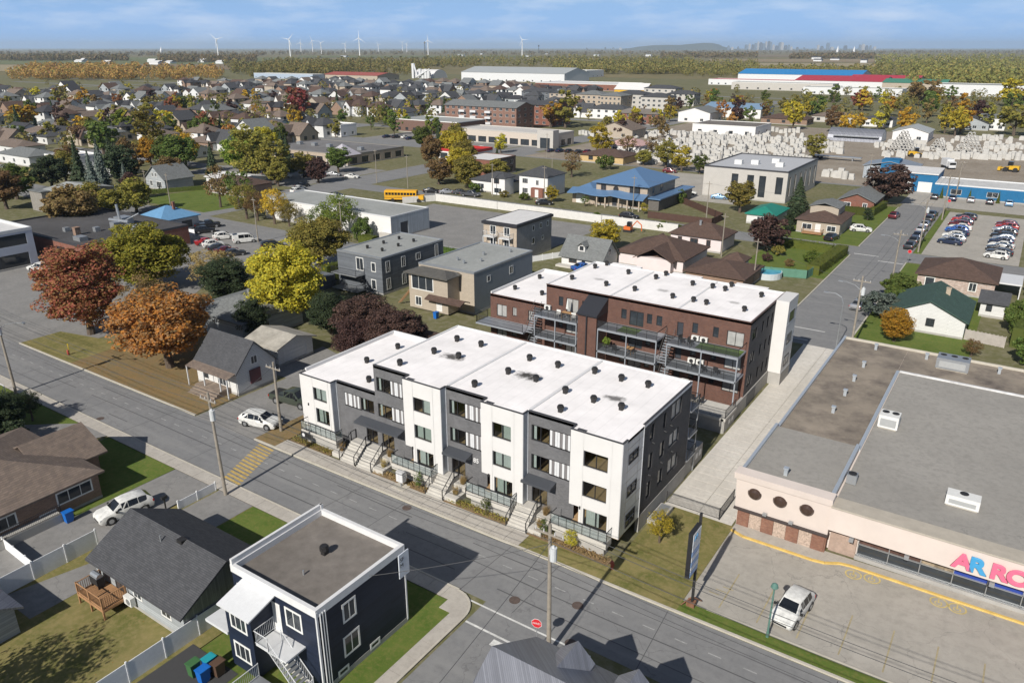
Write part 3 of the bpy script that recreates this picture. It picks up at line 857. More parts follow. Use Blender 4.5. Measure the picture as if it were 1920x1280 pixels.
def fence(name, label, pts, h, m, seg=2.4, t=0.05, z=0.0, post=0.10, gap=0.04, group=None):
    """panel after panel between posts; every panel and post its own part"""
    f = thing(name, label, 'fence', (pts[0][0], pts[0][1], z), group)
    for a, b in zip(pts, pts[1:]):
        L_ = math.dist(a, b); n = max(1, round(L_ / seg)); ux, uy = (b[0] - a[0]) / L_, (b[1] - a[1]) / L_
        for i in range(n):
            u0, u1 = L_ * i / n + post / 2, L_ * (i + 1) / n - post / 2
            q = [(a[0] + ux * u0 + uy * t / 2, a[1] + uy * u0 - ux * t / 2), (a[0] + ux * u1 + uy * t / 2, a[1] + uy * u1 - ux * t / 2), (a[0] + ux * u1 - uy * t / 2, a[1] + uy * u1 + ux * t / 2), (a[0] + ux * u0 - uy * t / 2, a[1] + uy * u0 + ux * t / 2)]
            MB().prism(q, z + gap, z + h - .05).build('panel', m, f)
        for i in range(n + 1):
            u = L_ * i / n; px, py = a[0] + ux * u, a[1] + uy * u
            MB().box(px - post / 2, px + post / 2, py - post / 2, py + post / 2, z, z + h + .06).build('post', m, f)
    return f
def chainfence(label, pts, h, z=0.0, m=None):
    f = thing('chain_link_fence', label, 'fence', (pts[0][0], pts[0][1], z))
    for a, b in zip(pts, pts[1:]):
        L_ = math.dist(a, b); n = max(1, round(L_ / 2.6))
        mb = MB()
        for i in range(n + 1):
            q = i / n; x, y = a[0] + (b[0] - a[0]) * q, a[1] + (b[1] - a[1]) * q
            MB().tube((x, y, z), (x, y, z + h), .03, .03, 6).build('post', m or CHAIN, f)
        mb.tube((a[0], a[1], z + h), (b[0], b[1], z + h), .025, .025, 5)
        k = int(L_ / .16)
        for i in range(k):   # slanted wires of the mesh, both ways
            q0 = i / k; q1 = min(1, q0 + h / L_)
            for s in (0, 1):
                A = (a[0] + (b[0] - a[0]) * q0, a[1] + (b[1] - a[1]) * q0, z + (h if s else .03)); B_ = (a[0] + (b[0] - a[0]) * q1, a[1] + (b[1] - a[1]) * q1, z + (.03 if s else h) if q1 < 1 else z + h * .5)
                mb.tube(A, B_, .006, .006, 3)
        mb.build('mesh', m or CHAIN, f)
    return f
def bin_(x, y, body, lid, label, z=0.0, rz=0.0):
    t = thing('wheelie_bin', label, 'bin', (x, y, z), 'wheeled bins', rz)
    b = MB(); n = 0
    b.v += [(-.25, -.3, .06), (.25, -.3, .06), (.25, .28, .06), (-.25, .28, .06), (-.3, -.36, 1.0), (.3, -.36, 1.0), (.3, .34, 1.0), (-.3, .34, 1.0)]
    for q in ((3, 2, 1, 0), (4, 5, 6, 7), (0, 1, 5, 4), (1, 2, 6, 5), (2, 3, 7, 6), (3, 0, 4, 7)): b.f.append(q); b.m.append(0)
    b.build('body', body, t, local=True)
    MB().box(-.32, .32, -.40, .38, 1.0, 1.06).box(-.3, .3, .38, .44, .98, 1.04).build('lid', lid, t, local=True)
    for s in (-1, 1): MB().tube((s * .22, .3, .1), (s * .28, .3, .1), .1, .1, 8).build('wheel', TYRE, t, local=True)
    return t
BINB = plain('bin_blue', (0.01, 0.13, 0.48), 0.45); BING = plain('bin_green', (0.05, 0.14, 0.05), 0.5); BINBR = plain('bin_brown', (0.10, 0.06, 0.04), 0.5); BINT = plain('bin_teal_lid', (0.02, 0.3, 0.36), 0.45)

# ------------------------------------------------------------------ ground, roads, pavements
structure(MB().quad((-60000, -30000, 0), (60000, -30000, 0), (60000, 60000, 0), (-60000, 60000, 0)).build('ground', LAND), 'open land reaching the horizon')
TOWN = ground_mat('town_ground', ((0.11, 0.115, 0.045), (0.16, 0.15, 0.075), (0.24, 0.215, 0.15)), (0.06, 0.8))
sheet('town_lawn', TOWN, rect(-1300, 260, -60, 1000), 0.010, 'grass and worn ground between the houses of the town')
def road(x0, x1, y0, y1, z=0.02, m=None, label='grey asphalt street', name='road'):
    return sheet(name, m or ASPH, rect(x0, x1, y0, y1), z, label)
road(-420, 160, 36.7, 43.3, .03, label='wide asphalt street in front of the white apartment building')
road(-27.0, -19.6, -40, 36.7, .026, label='side street beside the navy house')
road(-26.3, -16.4, 103.5, 240, .03, label='street running away behind the flat roofed store')
road(-330, 160, 158.6, 166.6, .026, label='cross street along the long white fence')
road(-320, -28, 99.0, 111.0, .026, label='street past the white warehouse')
road(-177, -163, 43.3, 620, .034, label='avenue past the school bus')
road(-420, 200, 244, 258, .022, label='boulevard by the strip mall')
for k, (yy, xa, xb) in enumerate(((300, -900, -180), (390, -1000, -190), (470, -1050, -100), (560, -1100, -120), (650, -1000, -100))):
    road(xa, xb, yy, yy + 8, .024 + k * .001, label='suburban street between rows of houses')
for k, xx in enumerate((-300, -420, -560, -700, -850)):
    road(xx, xx + 8, 60, 680, .032 + k * .0008, label='suburban side street among trees')
road(8, 30, 258.05, 1500, .055, label='busy main road running to the horizon')
sheet('parking_lot', LOT, rect(-15.0, 60, 44.9, 56.2), .034, 'cracked asphalt lot in front of the store')
sheet('parking_lot', DRIVE, [(-160, 43.3), (-104, 43.3), (-104, 62), (-118, 80), (-118, 99.0), (-160, 99.0)], .028, 'patched asphalt lot beside the russet tree')
sheet('parking_lot', DRIVE, rect(-145, -97, 85, 99.0), .036, 'asphalt lot with cars behind the yellow trees')
sheet('driveway', DRIVE, [(-71.3, 43.3), (-58.8, 43.3), (-58.8, 62), (-75.5, 66), (-75.5, 56), (-71.2, 56)], .032, 'asphalt drive with the white car and dark pickup')
sheet('driveway', DRIVE, [(-79.0, 36.0), (-74.5, 36.0), (-79, 26.5), (-92, 20), (-92, 26)], .12, 'asphalt drive beyond the brown roofed bungalow')
sheet('driveway', DRIVE, [(-62.8, 35.2), (-57.3, 35.2), (-57.3, 25), (-58, 14), (-63.0, 14)], .115, 'asphalt drive with the white SUV')
sheet('driveway', DRIVE, rect(-56.1, -51.4, 29.5, 35.2), .118, 'asphalt drive beside the dark roofed bungalow')
sheet('driveway', DRIVE, [(-57.0, 17.0), (-52.8, 17.0), (-52.8, 24), (-55, 24.5)], .119, 'asphalt pad behind the white panel fence')
sheet('driveway', plain('fresh_asphalt', (0.05, 0.05, 0.052), 0.9), rect(-41, -36.2, 12, 22.0), .121, 'dark asphalt pad with four wheeled bins')
sheet('parking_lot', DRIVE, rect(-128, -78, 118, 153.5), .03, 'empty asphalt yard behind the long white fence')
sheet('parking_lot', LOT, rect(-98, -62, 196, 240), .03, 'marked parking lot behind the blue roofed house')
sheet('parking_lot', LOT, rect(-15.5, 1.5, 166.8, 217), .034, 'car park full of cars beside the far street')
sheet('parking_lot', LOT, rect(-27, 60, 222, 244), .036, 'row parking in front of the blue workshop')
sheet('parking_lot', DRIVE, rect(-255, -178, 258, 300), .03, 'strip mall car park')
sheet('parking_lot', DRIVE, rect(-232, -178, 150, 190), .03, 'asphalt lot by the low plaza building')
sheet('gravel_yard', GRAVEL, rect(-160, 60, 246, 420), .03, 'dusty yard of the precast concrete works')
sheet('lawn', GREEN, [(-200, 113), (-168, 113), (-166, 128), (-196, 138)], .04, 'bright green corner lawn with thin poles')
sheet('driveway', CONC, rect(-34, -28, 174, 184), .04, 'pale drive beside the beige corner house')
# raised lawns beside the streets
def lawn(pts, z, m, label):
    return structure(MB().prism(pts, -.05, z).build('lawn', m), label)
lawn(rect(-140, -79.2, 10, 35.2), .10, GREEN, 'shaded front lawn with dark conifers')
lawn(rect(-74.4, -62.9, 20, 35.2), .10, GREEN, 'lawn beside the brown roofed bungalow')
lawn([(-57.2, 10), (-40.3, 10), (-40.3, 35.2), (-57.2, 35.2)], .095, GRASS, 'back garden with worn grass and a wooden deck')
lawn(rect(-51.3, -39.5, 29.3, 35.2), .105, GREEN, 'green lawn patch between the dark bungalow and the street')
lawn(rect(-40.2, -28.4, 8, 35.2), .10, GREEN, 'grass strip beside the navy house')
lawn([(-111, 43.55), (-98.5, 43.55), (-86, 43.55), (-86, 47), (-92, 53), (-111, 49)], .10, GRASS, 'grass verge with the fire hydrant')
lawn([(-98.0, 43.56), (-71.5, 43.56), (-71.5, 49), (-80, 60), (-99, 60)], .11, LITTER, 'leaf covered verge under the orange tree')
lawn([(-61.6, 43.56), (-58.5, 43.56), (-58.5, 52), (-61.6, 50)], .11, LITTER, 'leaf strewn strip beside the white apartment building')
lawn([(-21.2, 45.5), (-28.7, 45.5), (-28.7, 43.56), (-15.0, 43.56), (-15.0, 56.0), (-21.2, 56.0)], .10, GRASS, 'dry lawn with the store sign')
lawn([(-15.0, 43.56), (120, 43.56), (120, 44.8), (-15.0, 44.8)], .10, GREEN, 'narrow grass strip along the store lot')
lawn(rect(-16.2, -2, 99, 158), .06, GREEN, 'gardens around the green roofed house')
lawn(rect(-16.3, -14.9, 167.0, 218), .10, GREEN, 'grass strip between street and car park')
lawn(rect(-42, -26.6, 138, 158.4), .06, GREEN, 'hedged lawn by the far street')
lawn(rect(-45, -26.6, 167, 216), .06, GREEN, 'lawns of the corner houses')
# pavements: slab after slab
JOINT = mat('joint_dirt', (0.14, 0.125, 0.105), 0.95, 0.2, 2.0)
def pavement(label, x0, x1, y0, y1, step, z=.13, axis='x', m=None, name='sidewalk'):
    base = structure(MB().box(x0, x1, y0, y1, -.05, z - .025).build(name, JOINT), label)
    n = max(1, round((x1 - x0 if axis == 'x' else y1 - y0) / step))
    for i in range(n):
        if axis == 'x': a = x0 + (x1 - x0) * i / n; b = x0 + (x1 - x0) * (i + 1) / n; q = (a + .012, b - .012, y0 + .012, y1 - .012)
        else: a = y0 + (y1 - y0) * i / n; b = y0 + (y1 - y0) * (i + 1) / n; q = (x0 + .012, x1 - .012, a + .012, b - .012)
        MB().box(*q, z - .026, z + RN.uniform(-.004, .004)).build('slab', m or CONC, base)
    return base
pavement('pale pavement along the south side of the street', -140, -28.6, 35.25, 36.5, 1.5)
pavement('pavement in front of the white apartment building', -58.5, -28.7, 43.62, 45.25, 1.5)
pavement('pavement beside the navy house', -28.4, -27.2, 2, 34.2, 1.6, axis='y')
def kerb(label, pts, w=.18, z=.14):
    mb = MB()
    for a, b in zip(pts, pts[1:]):
        L_ = math.dist(a, b); ux, uy = (b[0] - a[0]) / L_ * w / 2, (b[1] - a[1]) / L_ * w / 2
        mb.prism([(a[0] - uy, a[1] + ux), (a[0] + uy, a[1] - ux), (b[0] + uy, b[1] - ux), (b[0] - uy, b[1] + ux)], -.05, z)
    return structure(mb.build('kerb', KERB), label)
kerb('north kerb of the street', [(-111, 43.45), (-71.5, 43.45)])
kerb('kerb in front of the white apartment building', [(-61.5, 43.46), (120, 43.46)], .2)
kerb('south kerb of the street', [(-140, 36.6), (-29.4, 36.6)], .16)
cpts = [(-29.4 + 2.1 * math.sin(a), 34.4 + 2.1 * math.cos(a)) for a in [i * PI / 16 for i in range(9)]]
corner = structure(MB().prism([(-29.4, 34.2)] + [(p[0], p[1]) for p in reversed(cpts)][::-1] + [(-27.3, 34.2)], -.05, .125).build('sidewalk', CONC), 'rounded pavement corner at the side street')
kerb('kerb of the rounded corner', cpts + [(-27.2, 2)], .16)
kerb('kerb of the store lot', [(-13.2, 44.87), (120, 44.87)], .16)
kerb('west kerb of the far street', [(-26.4, 104), (-26.4, 158.4)], .2)
kerb('far west kerb of the far street', [(-26.4, 167), (-26.4, 216)], .2)
kerb('curved kerb around the corner garden', [(-16.3, 158.2), (-16.3, 108), (-15.6, 104.6), (-14, 102.4), (-11.5, 101), (60, 98.8)], .22)
# painted markings
mk = MB()
for i in range(13):
    y = 36.95 + i * .495
    xo = -56.6 - (y - 36.8) * .42
    mk.poly([(xo - 1.2, y, .036), (xo + 1.2, y - .12, .036), (xo + 1.2, y + .16, .036), (xo - 1.2, y + .28, .036)])
    MB().poly([(xo - 1.2, y, .036), (xo + 1.2, y - .12, .036), (xo + 1.2, y + .16, .036), (xo - 1.2, y + .28, .036)]).build('crossing_stripe', YELLOW, None)
XW = thing('zebra_crossing', 'faded yellow zebra crossing across the street', 'road marking', (-57.8, 40, 0))
XW['kind'] = 'structure'
for o in [q for q in COL.objects if q.name.startswith('crossing_stripe')]:
    o.parent = XW; o.location = (57.8, -40, 0)
MARK = mat('paint_worn_white', (0.31, 0.31, 0.305), 0.8, 0.3, 2.5)
mk = MB()
x = -110
while x < 60:
    mk.quad((x, 40.85, .035), (x + .9, 40.85, .035), (x + .9, 40.95, .035), (x, 40.95, .035)); x += 2.4
structure(mk.build('dashed_line', MARK), 'worn dashed line along the street')
mk = MB()
mk.box(-28.2, -18, 36.1, 36.25, .03, .034).box(-27.0, -20.5, 34.15, 34.32, .028, .034).box(-24.3, -22.9, 33.3, 33.9, .028, .034)
structure(mk.build('stop_line', WHITEP), 'white stop lines at the side street')
mk = MB()
mk.box(-26.0, -21.5, 160.0, 160.3, .03, .036).box(-21, -16.6, 156.5, 156.8, .03, .036).box(-26, -20, 110, 110.2, .03, .036).box(-25.8, -21.2, 105.2, 105.4, .03, .036)
structure(mk.build('stop_line', WHITEP), 'white lines across the far street')
mk = MB()
for i in range(9): mk.box(-94 + i * 3.0, -93.9 + i * 3.0, 222, 228, .032, .036).box(-94 + i * 3.0, -93.9 + i * 3.0, 205, 211, .032, .036)
for i in range(20): mk.box(-24 + i * 2.9, -23.88 + i * 2.9, 232, 238, .038, .042)
structure(mk.build('bay_lines', MARK), 'parking bay lines in the far lots')
# lot: yellow kerb, bay lines, accessible-bay symbols, manholes
yk = [(-15.0, 55.45), (-13.9, 55.05), (-8.3, 55.05), (-7.4, 55.2), (-6.4, 55.8), (-5.6, 55.95), (60, 55.95)]
mb = MB()
for a, b in zip(yk, yk[1:]):
    L_ = math.dist(a, b); ux, uy = (b[0] - a[0]) / L_ * .1, (b[1] - a[1]) / L_ * .1
    mb.prism([(a[0] - uy, a[1] + ux), (a[0] + uy, a[1] - ux), (b[0] + uy, b[1] - ux), (b[0] - uy, b[1] + ux)], 0, .17)
structure(mb.build('kerb', mat('kerb_yellow_paint', (0.62, 0.43, 0.13), 0.85, 0.22, 1.5)), 'yellow painted kerb along the store front')
structure(MB().prism([(-15, 55.55), (-13.9, 55.15), (-8.3, 55.15), (-7.4, 55.3), (-6.4, 55.9), (-5.6, 56.05), (60, 56.05), (60, 58.2), (-15, 56.6)], 0, .15).build('sidewalk', CONC), 'raised concrete walk along the store front')
mk = MB()
for i in range(12):
    xx = -12.6 + i * 2.75
    mk.box(xx, xx + .1, 45.6, 50.2, .036, .040)
for q in range(3): mk.box(-13.8 + q * .35, -13.0 + q * .35, 46.9 + q * .55, 47.0 + q * .55, .036, .040)
structure(mk.build('bay_lines', mat('paint_worn_yellow', (0.34, 0.29, 0.18), 0.85, 0.3, 1.2)), 'worn yellow bay lines in the store lot')
SYM = mat('paint_symbol_yellow', (0.5, 0.4, 0.17), 0.85, 0.3, 3.0)
for i, (sx, sy) in enumerate((G(1600, 1077), G(1635, 1085), G(1760, 1129), G(1795, 1141))):
    mb = MB(); k = 20
    for j in range(k):
        a, b = 2 * PI * j / k, 2 * PI * (j + 1) / k
        mb.quad(*[(sx + r_ * math.cos(t_), sy + r_ * math.sin(t_), .041) for r_, t_ in ((.5, a), (.62, a), (.62, b), (.5, b))])
    z = .042
    mb.box(sx - .08, sx + .02, sy - .1, sy + .3, .040, z).box(sx - .08, sx + .22, sy - .02, sy + .07, .0405, z + .001).box(sx + .14, sx + .23, sy - .3, sy + .02, .0403, z + .0005)
    mb.tube((sx - .03, sy + .38, .040), (sx - .03, sy + .38, .043), .07, .07, 8)
    for j in range(10):
        a, b = PI * .7 + 1.25 * PI * j / 10, PI * .7 + 1.25 * PI * (j + 1) / 10
        mb.quad(*[(sx + r_ * math.cos(t_), sy - .12 + r_ * math.sin(t_), .0412) for r_, t_ in ((.2, a), (.28, a), (.28, b), (.2, b))])
    structure(mb.build('accessible_symbol', SYM), 'yellow wheelchair symbol painted on the lot')
MANH = mat('manhole_iron', (0.10, 0.075, 0.065), 0.8, 0.2, 4.0)
for px, py in ((965, 1125), (1083, 1135), (1070, 1206), (763, 952), (188, 785), (1340, 1155)):
    gx, gy = G(px, py)
    o = MB().tube((gx, gy, .03), (gx, gy, .042), .42, .42, 20).build('manhole_cover', MANH)
    tag(o, 'rusty round iron cover set in the asphalt, %s' % {965: 'near the stop line', 1083: 'between kerb and street middle', 1070: 'beside the metal roofed house', 763: 'by the apartment pavement', 188: 'by the shaded lawn', 1340: 'in the store lot corner'}[px], 'manhole')
# concrete ramp, slab after slab, falling towards the garages
rb = structure(MB().box(-21.3, -15.2, 56.0, 103.5, -.3, .0).build('ramp', JOINT), 'long pale concrete ramp between the apartments and the store')
for i in range(34):
    y0, y1 = 56.0 + i * 1.4, 57.4 + i * 1.4
    for (xa, xb) in ((-21.3, -18.3), (-18.27, -15.2)):
        MB().box(xa, xb, y0 + .022, y1 - .022, 0, .05 + RN.uniform(-.004, .004)).build('slab', RAMPC, rb)

mk = MB(); r_ = random.Random(2)
for yy in (38.3, 40.0, 41.9):
    x = -140.0; y = yy
    while x < 90:
        y2 = yy + r_.uniform(-.07, .07); L_ = r_.uniform(3, 7); w = r_.uniform(.025, .06)
        if r_.random() < .85: mk.quad((x, y - w, .0335), (x + L_, y2 - w, .0335), (x + L_, y2 + w, .0335), (x, y + w, .0335))
        x += L_; y = y2
for i in range(26):
    x = -135 + i * 8.7 + r_.uniform(-3, 3); w = .03; d = r_.uniform(-.8, .8)
    mk.quad((x - w, 36.8, .0337), (x + w, 36.8, .0337), (x + d + w, 43.2, .0337), (x + d - w, 43.2, .0337))
structure(mk.build('tar_seams', plain('tar_seam', (.085, .085, .088), .8)), 'dark sealed seams and cracks along the street')

# ------------------------------------------------------------------ white and grey apartment building (front)
WPAN = mat('white_cladding', (0.64, 0.63, 0.615), 0.6, 0.03, 0.8)
GBR = mat('grey_brick', (0.145, 0.145, 0.152), 0.85, 0.15, 1.0, 0.3, tex='brick', tsc=2.2, col2=(0.11, 0.11, 0.115))
DBR = mat('charcoal_brick', (0.085, 0.082, 0.085), 0.85, 0.15, 1.0, 0.3, tex='brick', tsc=2.2)
METP = plain('metal_panel', (0.55, 0.59, 0.64), 0.35, 0.4)
COPE = plain('dark_coping', (0.05, 0.05, 0.055), 0.5)
WOODF = mat('oak_floor', (0.42, 0.28, 0.15), 0.5, 0.15, 2.0)
INTW = mat('interior_paint', (0.34, 0.33, 0.31), 0.9, 0.05)
SL_L = plain('slat_light', (0.62, 0.63, 0.64), 0.6); SL_D = plain('slat_dark', (0.19, 0.18, 0.18), 0.6)
def roof_membrane(name, stains, base=(0.90, 0.87, 0.86)):
    m, nt, p = _nodes(name)
    L = nt.links.new
    p.inputs['Roughness'].default_value = 0.75; p.inputs['Specular IOR Level'].default_value = 0.2
    geo = N(nt, 'ShaderNodeNewGeometry')
    n1 = N(nt, 'ShaderNodeTexNoise'); n1.inputs['Scale'].default_value = .35; n1.inputs['Detail'].default_value = 7; n1.inputs['Roughness'].default_value = .65
    L(geo.outputs['Position'], n1.inputs['Vector'])
    r1 = N(nt, 'ShaderNodeMapRange'); r1.inputs[1].default_value = .3; r1.inputs[2].default_value = .75; r1.inputs[3].default_value = 1.05; r1.inputs[4].default_value = .82
    L(n1.outputs[0], r1.inputs[0])
    # sheet joints every 1.1 m along the depth
    sp = N(nt, 'ShaderNodeSeparateXYZ'); L(geo.outputs['Position'], sp.inputs[0])
    md = N(nt, 'ShaderNodeMath', operation='PINGPONG'); md.inputs[1].default_value = .55; L(sp.outputs[0], md.inputs[0])
    lt = N(nt, 'ShaderNodeMath', operation='LESS_THAN'); lt.inputs[1].default_value = .018; L(md.outputs[0], lt.inputs[0])
    jm = N(nt, 'ShaderNodeMath', operation='MULTIPLY'); jm.inputs[1].default_value = .15; L(lt.outputs[0], jm.inputs[0])
    jf = N(nt, 'ShaderNodeMath', operation='SUBTRACT'); L(r1.outputs[0], jf.inputs[0]); L(jm.outputs[0], jf.inputs[1])
    vm = N(nt, 'ShaderNodeVectorMath', operation='SCALE'); vm.inputs[0].default_value = base; L(jf.outputs[0], vm.inputs['Scale'])
    col = vm.outputs[0]
    nn = N(nt, 'ShaderNodeTexNoise'); nn.inputs['Scale'].default_value = 1.3; nn.inputs['Detail'].default_value = 6; nn.inputs['Roughness'].default_value = .7
    L(geo.outputs['Position'], nn.inputs['Vector'])
    for sx, sy, rx, k in stains:   # grime where water stands
        su = N(nt, 'ShaderNodeVectorMath', operation='SUBTRACT'); su.inputs[1].default_value = (sx, sy, 0); L(geo.outputs['Position'], su.inputs[0])
        mu = N(nt, 'ShaderNodeVectorMath', operation='MULTIPLY'); mu.inputs[1].default_value = (1 / rx, 1.6 / rx, 0); L(su.outputs[0], mu.inputs[0])
        le = N(nt, 'ShaderNodeVectorMath', operation='LENGTH'); L(mu.outputs[0], le.inputs[0])
        ad = N(nt, 'ShaderNodeMath', operation='MULTIPLY_ADD'); ad.inputs[1].default_value = 2.2; L(nn.outputs[0], ad.inputs[0]); L(le.outputs['Value'], ad.inputs[2])
        mr = N(nt, 'ShaderNodeMapRange'); mr.inputs[1].default_value = 1.45; mr.inputs[2].default_value = 2.05; mr.inputs[3].default_value = k; mr.inputs[4].default_value = 0
        L(ad.outputs[0], mr.inputs[0])
        mx_ = N(nt, 'ShaderNodeMix', data_type='RGBA'); L(mr.outputs[0], mx_.inputs[0]); L(col, mx_.inputs[6]); mx_.inputs[7].default_value = (0.03, 0.026, 0.022, 1)
        col = mx_.outputs[2]
    L(col, p.inputs['Base Color'])
    MATS[name] = m
    return m
XA, XB, XC = -57.65, -48.0, -21.45      # low wing, tall block
YF, YG, YB = 46.95, 47.8, 60.9          # bay fronts, recessed front, back
ZT, ZL = 10.1, 7.2
AP = thing('apartment_building', 'white and grey three storey apartment building with flat white roof numbered 85', 'building', (-39.5, 54, 0))
STAIN1 = [(G(848, 668, ZT)[0], G(848, 668, ZT)[1], 1.5, .9), (G(990, 704, ZT)[0], G(990, 704, ZT)[1], 1.7, .95), (G(1153, 746, ZT)[0], G(1153, 746, ZT)[1], 1.2, .8)]
RM1 = roof_membrane('roof_membrane_front', STAIN1)
# roofs
MB().box(XB, XC, YG, YB, ZT - .3, ZT - .05).build('roof', RM1, AP)
MB().box(XA, XB - .002, YG, 61.2, ZL - .3, ZL - .05).build('roof', RM1, AP)
bays = [(-57.65, -53.2, ZL), (-43.6, -39.2, ZT), (-34.8, -30.5, ZT), (-26.0, -21.45, ZT)]
greys = [(-53.2, -48.0, ZL), (-48.0, -43.6, ZT), (-39.2, -34.8, ZT), (-30.5, -26.0, ZT)]
for a, b, zt in bays:
    MB().box(a + .1, b - .1, YF + .12, YG + .002, zt - .3, zt - .052).build('roof', RM1, AP)
SW = Wall((0, YF), (1, 0)); SG = Wall((0, YG), (1, 0))
FL = 1.55
def curtain(win, W, a, b, c, d, m, depth):
    """hanging folds just behind the pane"""
    mb = MB(); n = max(3, int((b - a) / .09))
    for i in range(n):
        u0, u1 = a + (b - a) * i / n, a + (b - a) * (i + 1) / n
        d0, d1 = (-depth - .06, -depth - .12) if i % 2 else (-depth - .12, -depth - .06)
        mb.quad(W.P(u0, d0, c), W.P(u1, d1, c), W.P(u1, d1, d), W.P(u0, d0, d))
    mb.build('curtain', m, win)
# white bays: panels with open joints, real window openings
for bi, (a, b, zt) in enumerate(bays):
    holes = []
    wx0, wx1 = (a + 1.2, b - 1.2) if bi else (a + 1.85, b - .7)
    levels = [1.72, 4.4, 7.15] if zt == ZT else [2.25, 4.75]
    for li, z in enumerate(levels):
        hz = 1.65 if li == 0 else 1.42
        holes.append((wx0 + (.15 if li == 0 else 0), z, wx1 + (.15 if li == 0 else 0), z + hz, 'bc'))
    lowx = a + (.9 if bi else 0.0)
    zsplit = 3.3
    # backing wall a little behind the panels
    mb = MB(); wall_cells(mb, Wall((0, YF + .03), (1, 0)), a + .02, b - .02, zsplit + .02 if bi else FL, zt, [h for h in holes if (h[1] > zsplit or not bi)], .22)
    if bi: wall_cells(mb, Wall((0, YF + .03), (1, 0)), lowx + .02, b - .02, FL, zsplit + .02, [holes[0]], .22)
    mb.quad((a + .02, YF + .03, zsplit if bi else FL), (a + .02, YF + .03, zt), (a + .02, YG, zt), (a + .02, YG, zsplit if bi else FL))
    if bi:
        mb.quad((a + .02, YF + .03, zsplit + .02), (a + .02, YG, zsplit + .02), (lowx + .02, YG, zsplit + .02), (lowx + .02, YF + .03, zsplit + .02))
        mb.quad((lowx + .02, YF + .03, FL), (lowx + .02, YF + .03, zsplit), (lowx + .02, YG, zsplit), (lowx + .02, YG, FL))
    mb.quad((b - .02, YF + .03, FL), (b - .02, YG, FL), (b - .02, YG, zt), (b - .02, YF + .03, zt))
    mb.build('bay_wall', WPAN, AP)
    # panels: columns split at window edges, rows at floors
    us = [a, wx0 - .02, wx1 + .32, b]
    zs = [zsplit, 6.0, zt - .02] if zt == ZT else [FL, 4.1, zt - .02]
    if bi: zs = [FL] + zs
    for u0, u1 in zip(us, us[1:]):
        for z0, z1 in zip(zs, zs[1:]):
            uu0 = max(u0, lowx) if (bi and z1 <= zsplit) else u0
            if u1 - uu0 < .1: continue
            mb = MB(); hs = []
            for h in holes:
                hh = (max(h[0], uu0 + .0), max(h[1], z0), min(h[2], u1), min(h[3], z1))
                if hh[2] > hh[0] and hh[3] > hh[1]: hs.append(hh)
            W = SW; wall_cells(mb, W, uu0 + .012, u1 - .012, z0 + .012, z1 - .012, [(max(q[0], uu0 + .012), max(q[1], z0 + .012), min(q[2], u1 - .012), min(q[3], z1 - .012)) for q in hs], .03)
            mb.build('cladding_panel', WPAN, AP)
    for li, h in enumerate(holes):
        w = window(AP, SW, h, .2)
        k = (bi * 3 + li)
        wd = h[2] - h[0]
        if not (bi == 3 and li in (1, 2)):
            lo, hi = ((.06, .6) if k % 3 == 0 else ((.06, .94) if k % 3 == 1 else (.4, .94)))
            curtain(w, SW, h[0] + wd * lo, h[0] + wd * hi, h[1] + .05, h[3] - .05, CURT if k % 2 else CURT2, .2)
        # handset light beside the patio door
    MB().box(b - 3.55 if bi else a + .95, b - 3.45 if bi else a + 1.05, YF - .1, YF, 3.15 if bi else 3.9, 3.4 if bi else 4.15).build('wall_lamp', BLACKM, AP)
    # coping
    MB().box(a - .03, b + .03, YF - .03, YF + .12, zt - .02, zt + .05).box(b - .12, b + .03, YF + .12, YG, zt - .02, zt + .05).box(a - .03, a + .1, YF + .12, YG, zt - .02, zt + .05).build('coping', COPE if bi else COPE, AP)
    # metal panels on the east cheek of the bay
    y1 = YG if bi < 3 else 50.8
    E0 = Wall((b, YF), (0, 1))
    rows = [FL, 2.5, 3.45, 4.4, 5.35, 6.3, 7.2, 8.2, 9.2, ZT - .03] if zt == ZT else [FL, 2.6, 3.7, 4.8, 5.9, ZL - .03]
    cols = [0, y1 - YF] if bi < 3 else [0, 1.0, 2.95, y1 - YF]
    eh = [(1.15, 1.9, 2.9, 3.15, 'b'), (1.15, 4.75, 2.9, 5.75, 'b'), (1.15, 7.75, 2.9, 8.65, 'b')] if bi == 3 else []
    for c0, c1 in zip(cols, cols[1:]):
        for z0, z1 in zip(rows, rows[1:]):
            mb = MB(); hs = []
            for h in eh:
                q = (max(h[0], c0 + .015), max(h[1], z0 + .015), min(h[2], c1 - .015), min(h[3], z1 - .015))
                if q[2] > q[0] and q[3] > q[1]: hs.append(q)
            wall_cells(mb, E0, c0 + .015, c1 - .015, z0 + .015, z1 - .015, hs, .05)
            mb.build('metal_panel', METP, AP)
    for h in eh: window(AP, E0, h, .05)
    # white corner trims
    for yy in ((YF + .0, YF + .1), (y1 - .1, y1)):
        MB().box(b + .002, b + .03, yy[0], yy[1], FL, zt - .03).build('corner_trim', WHITEM, AP)
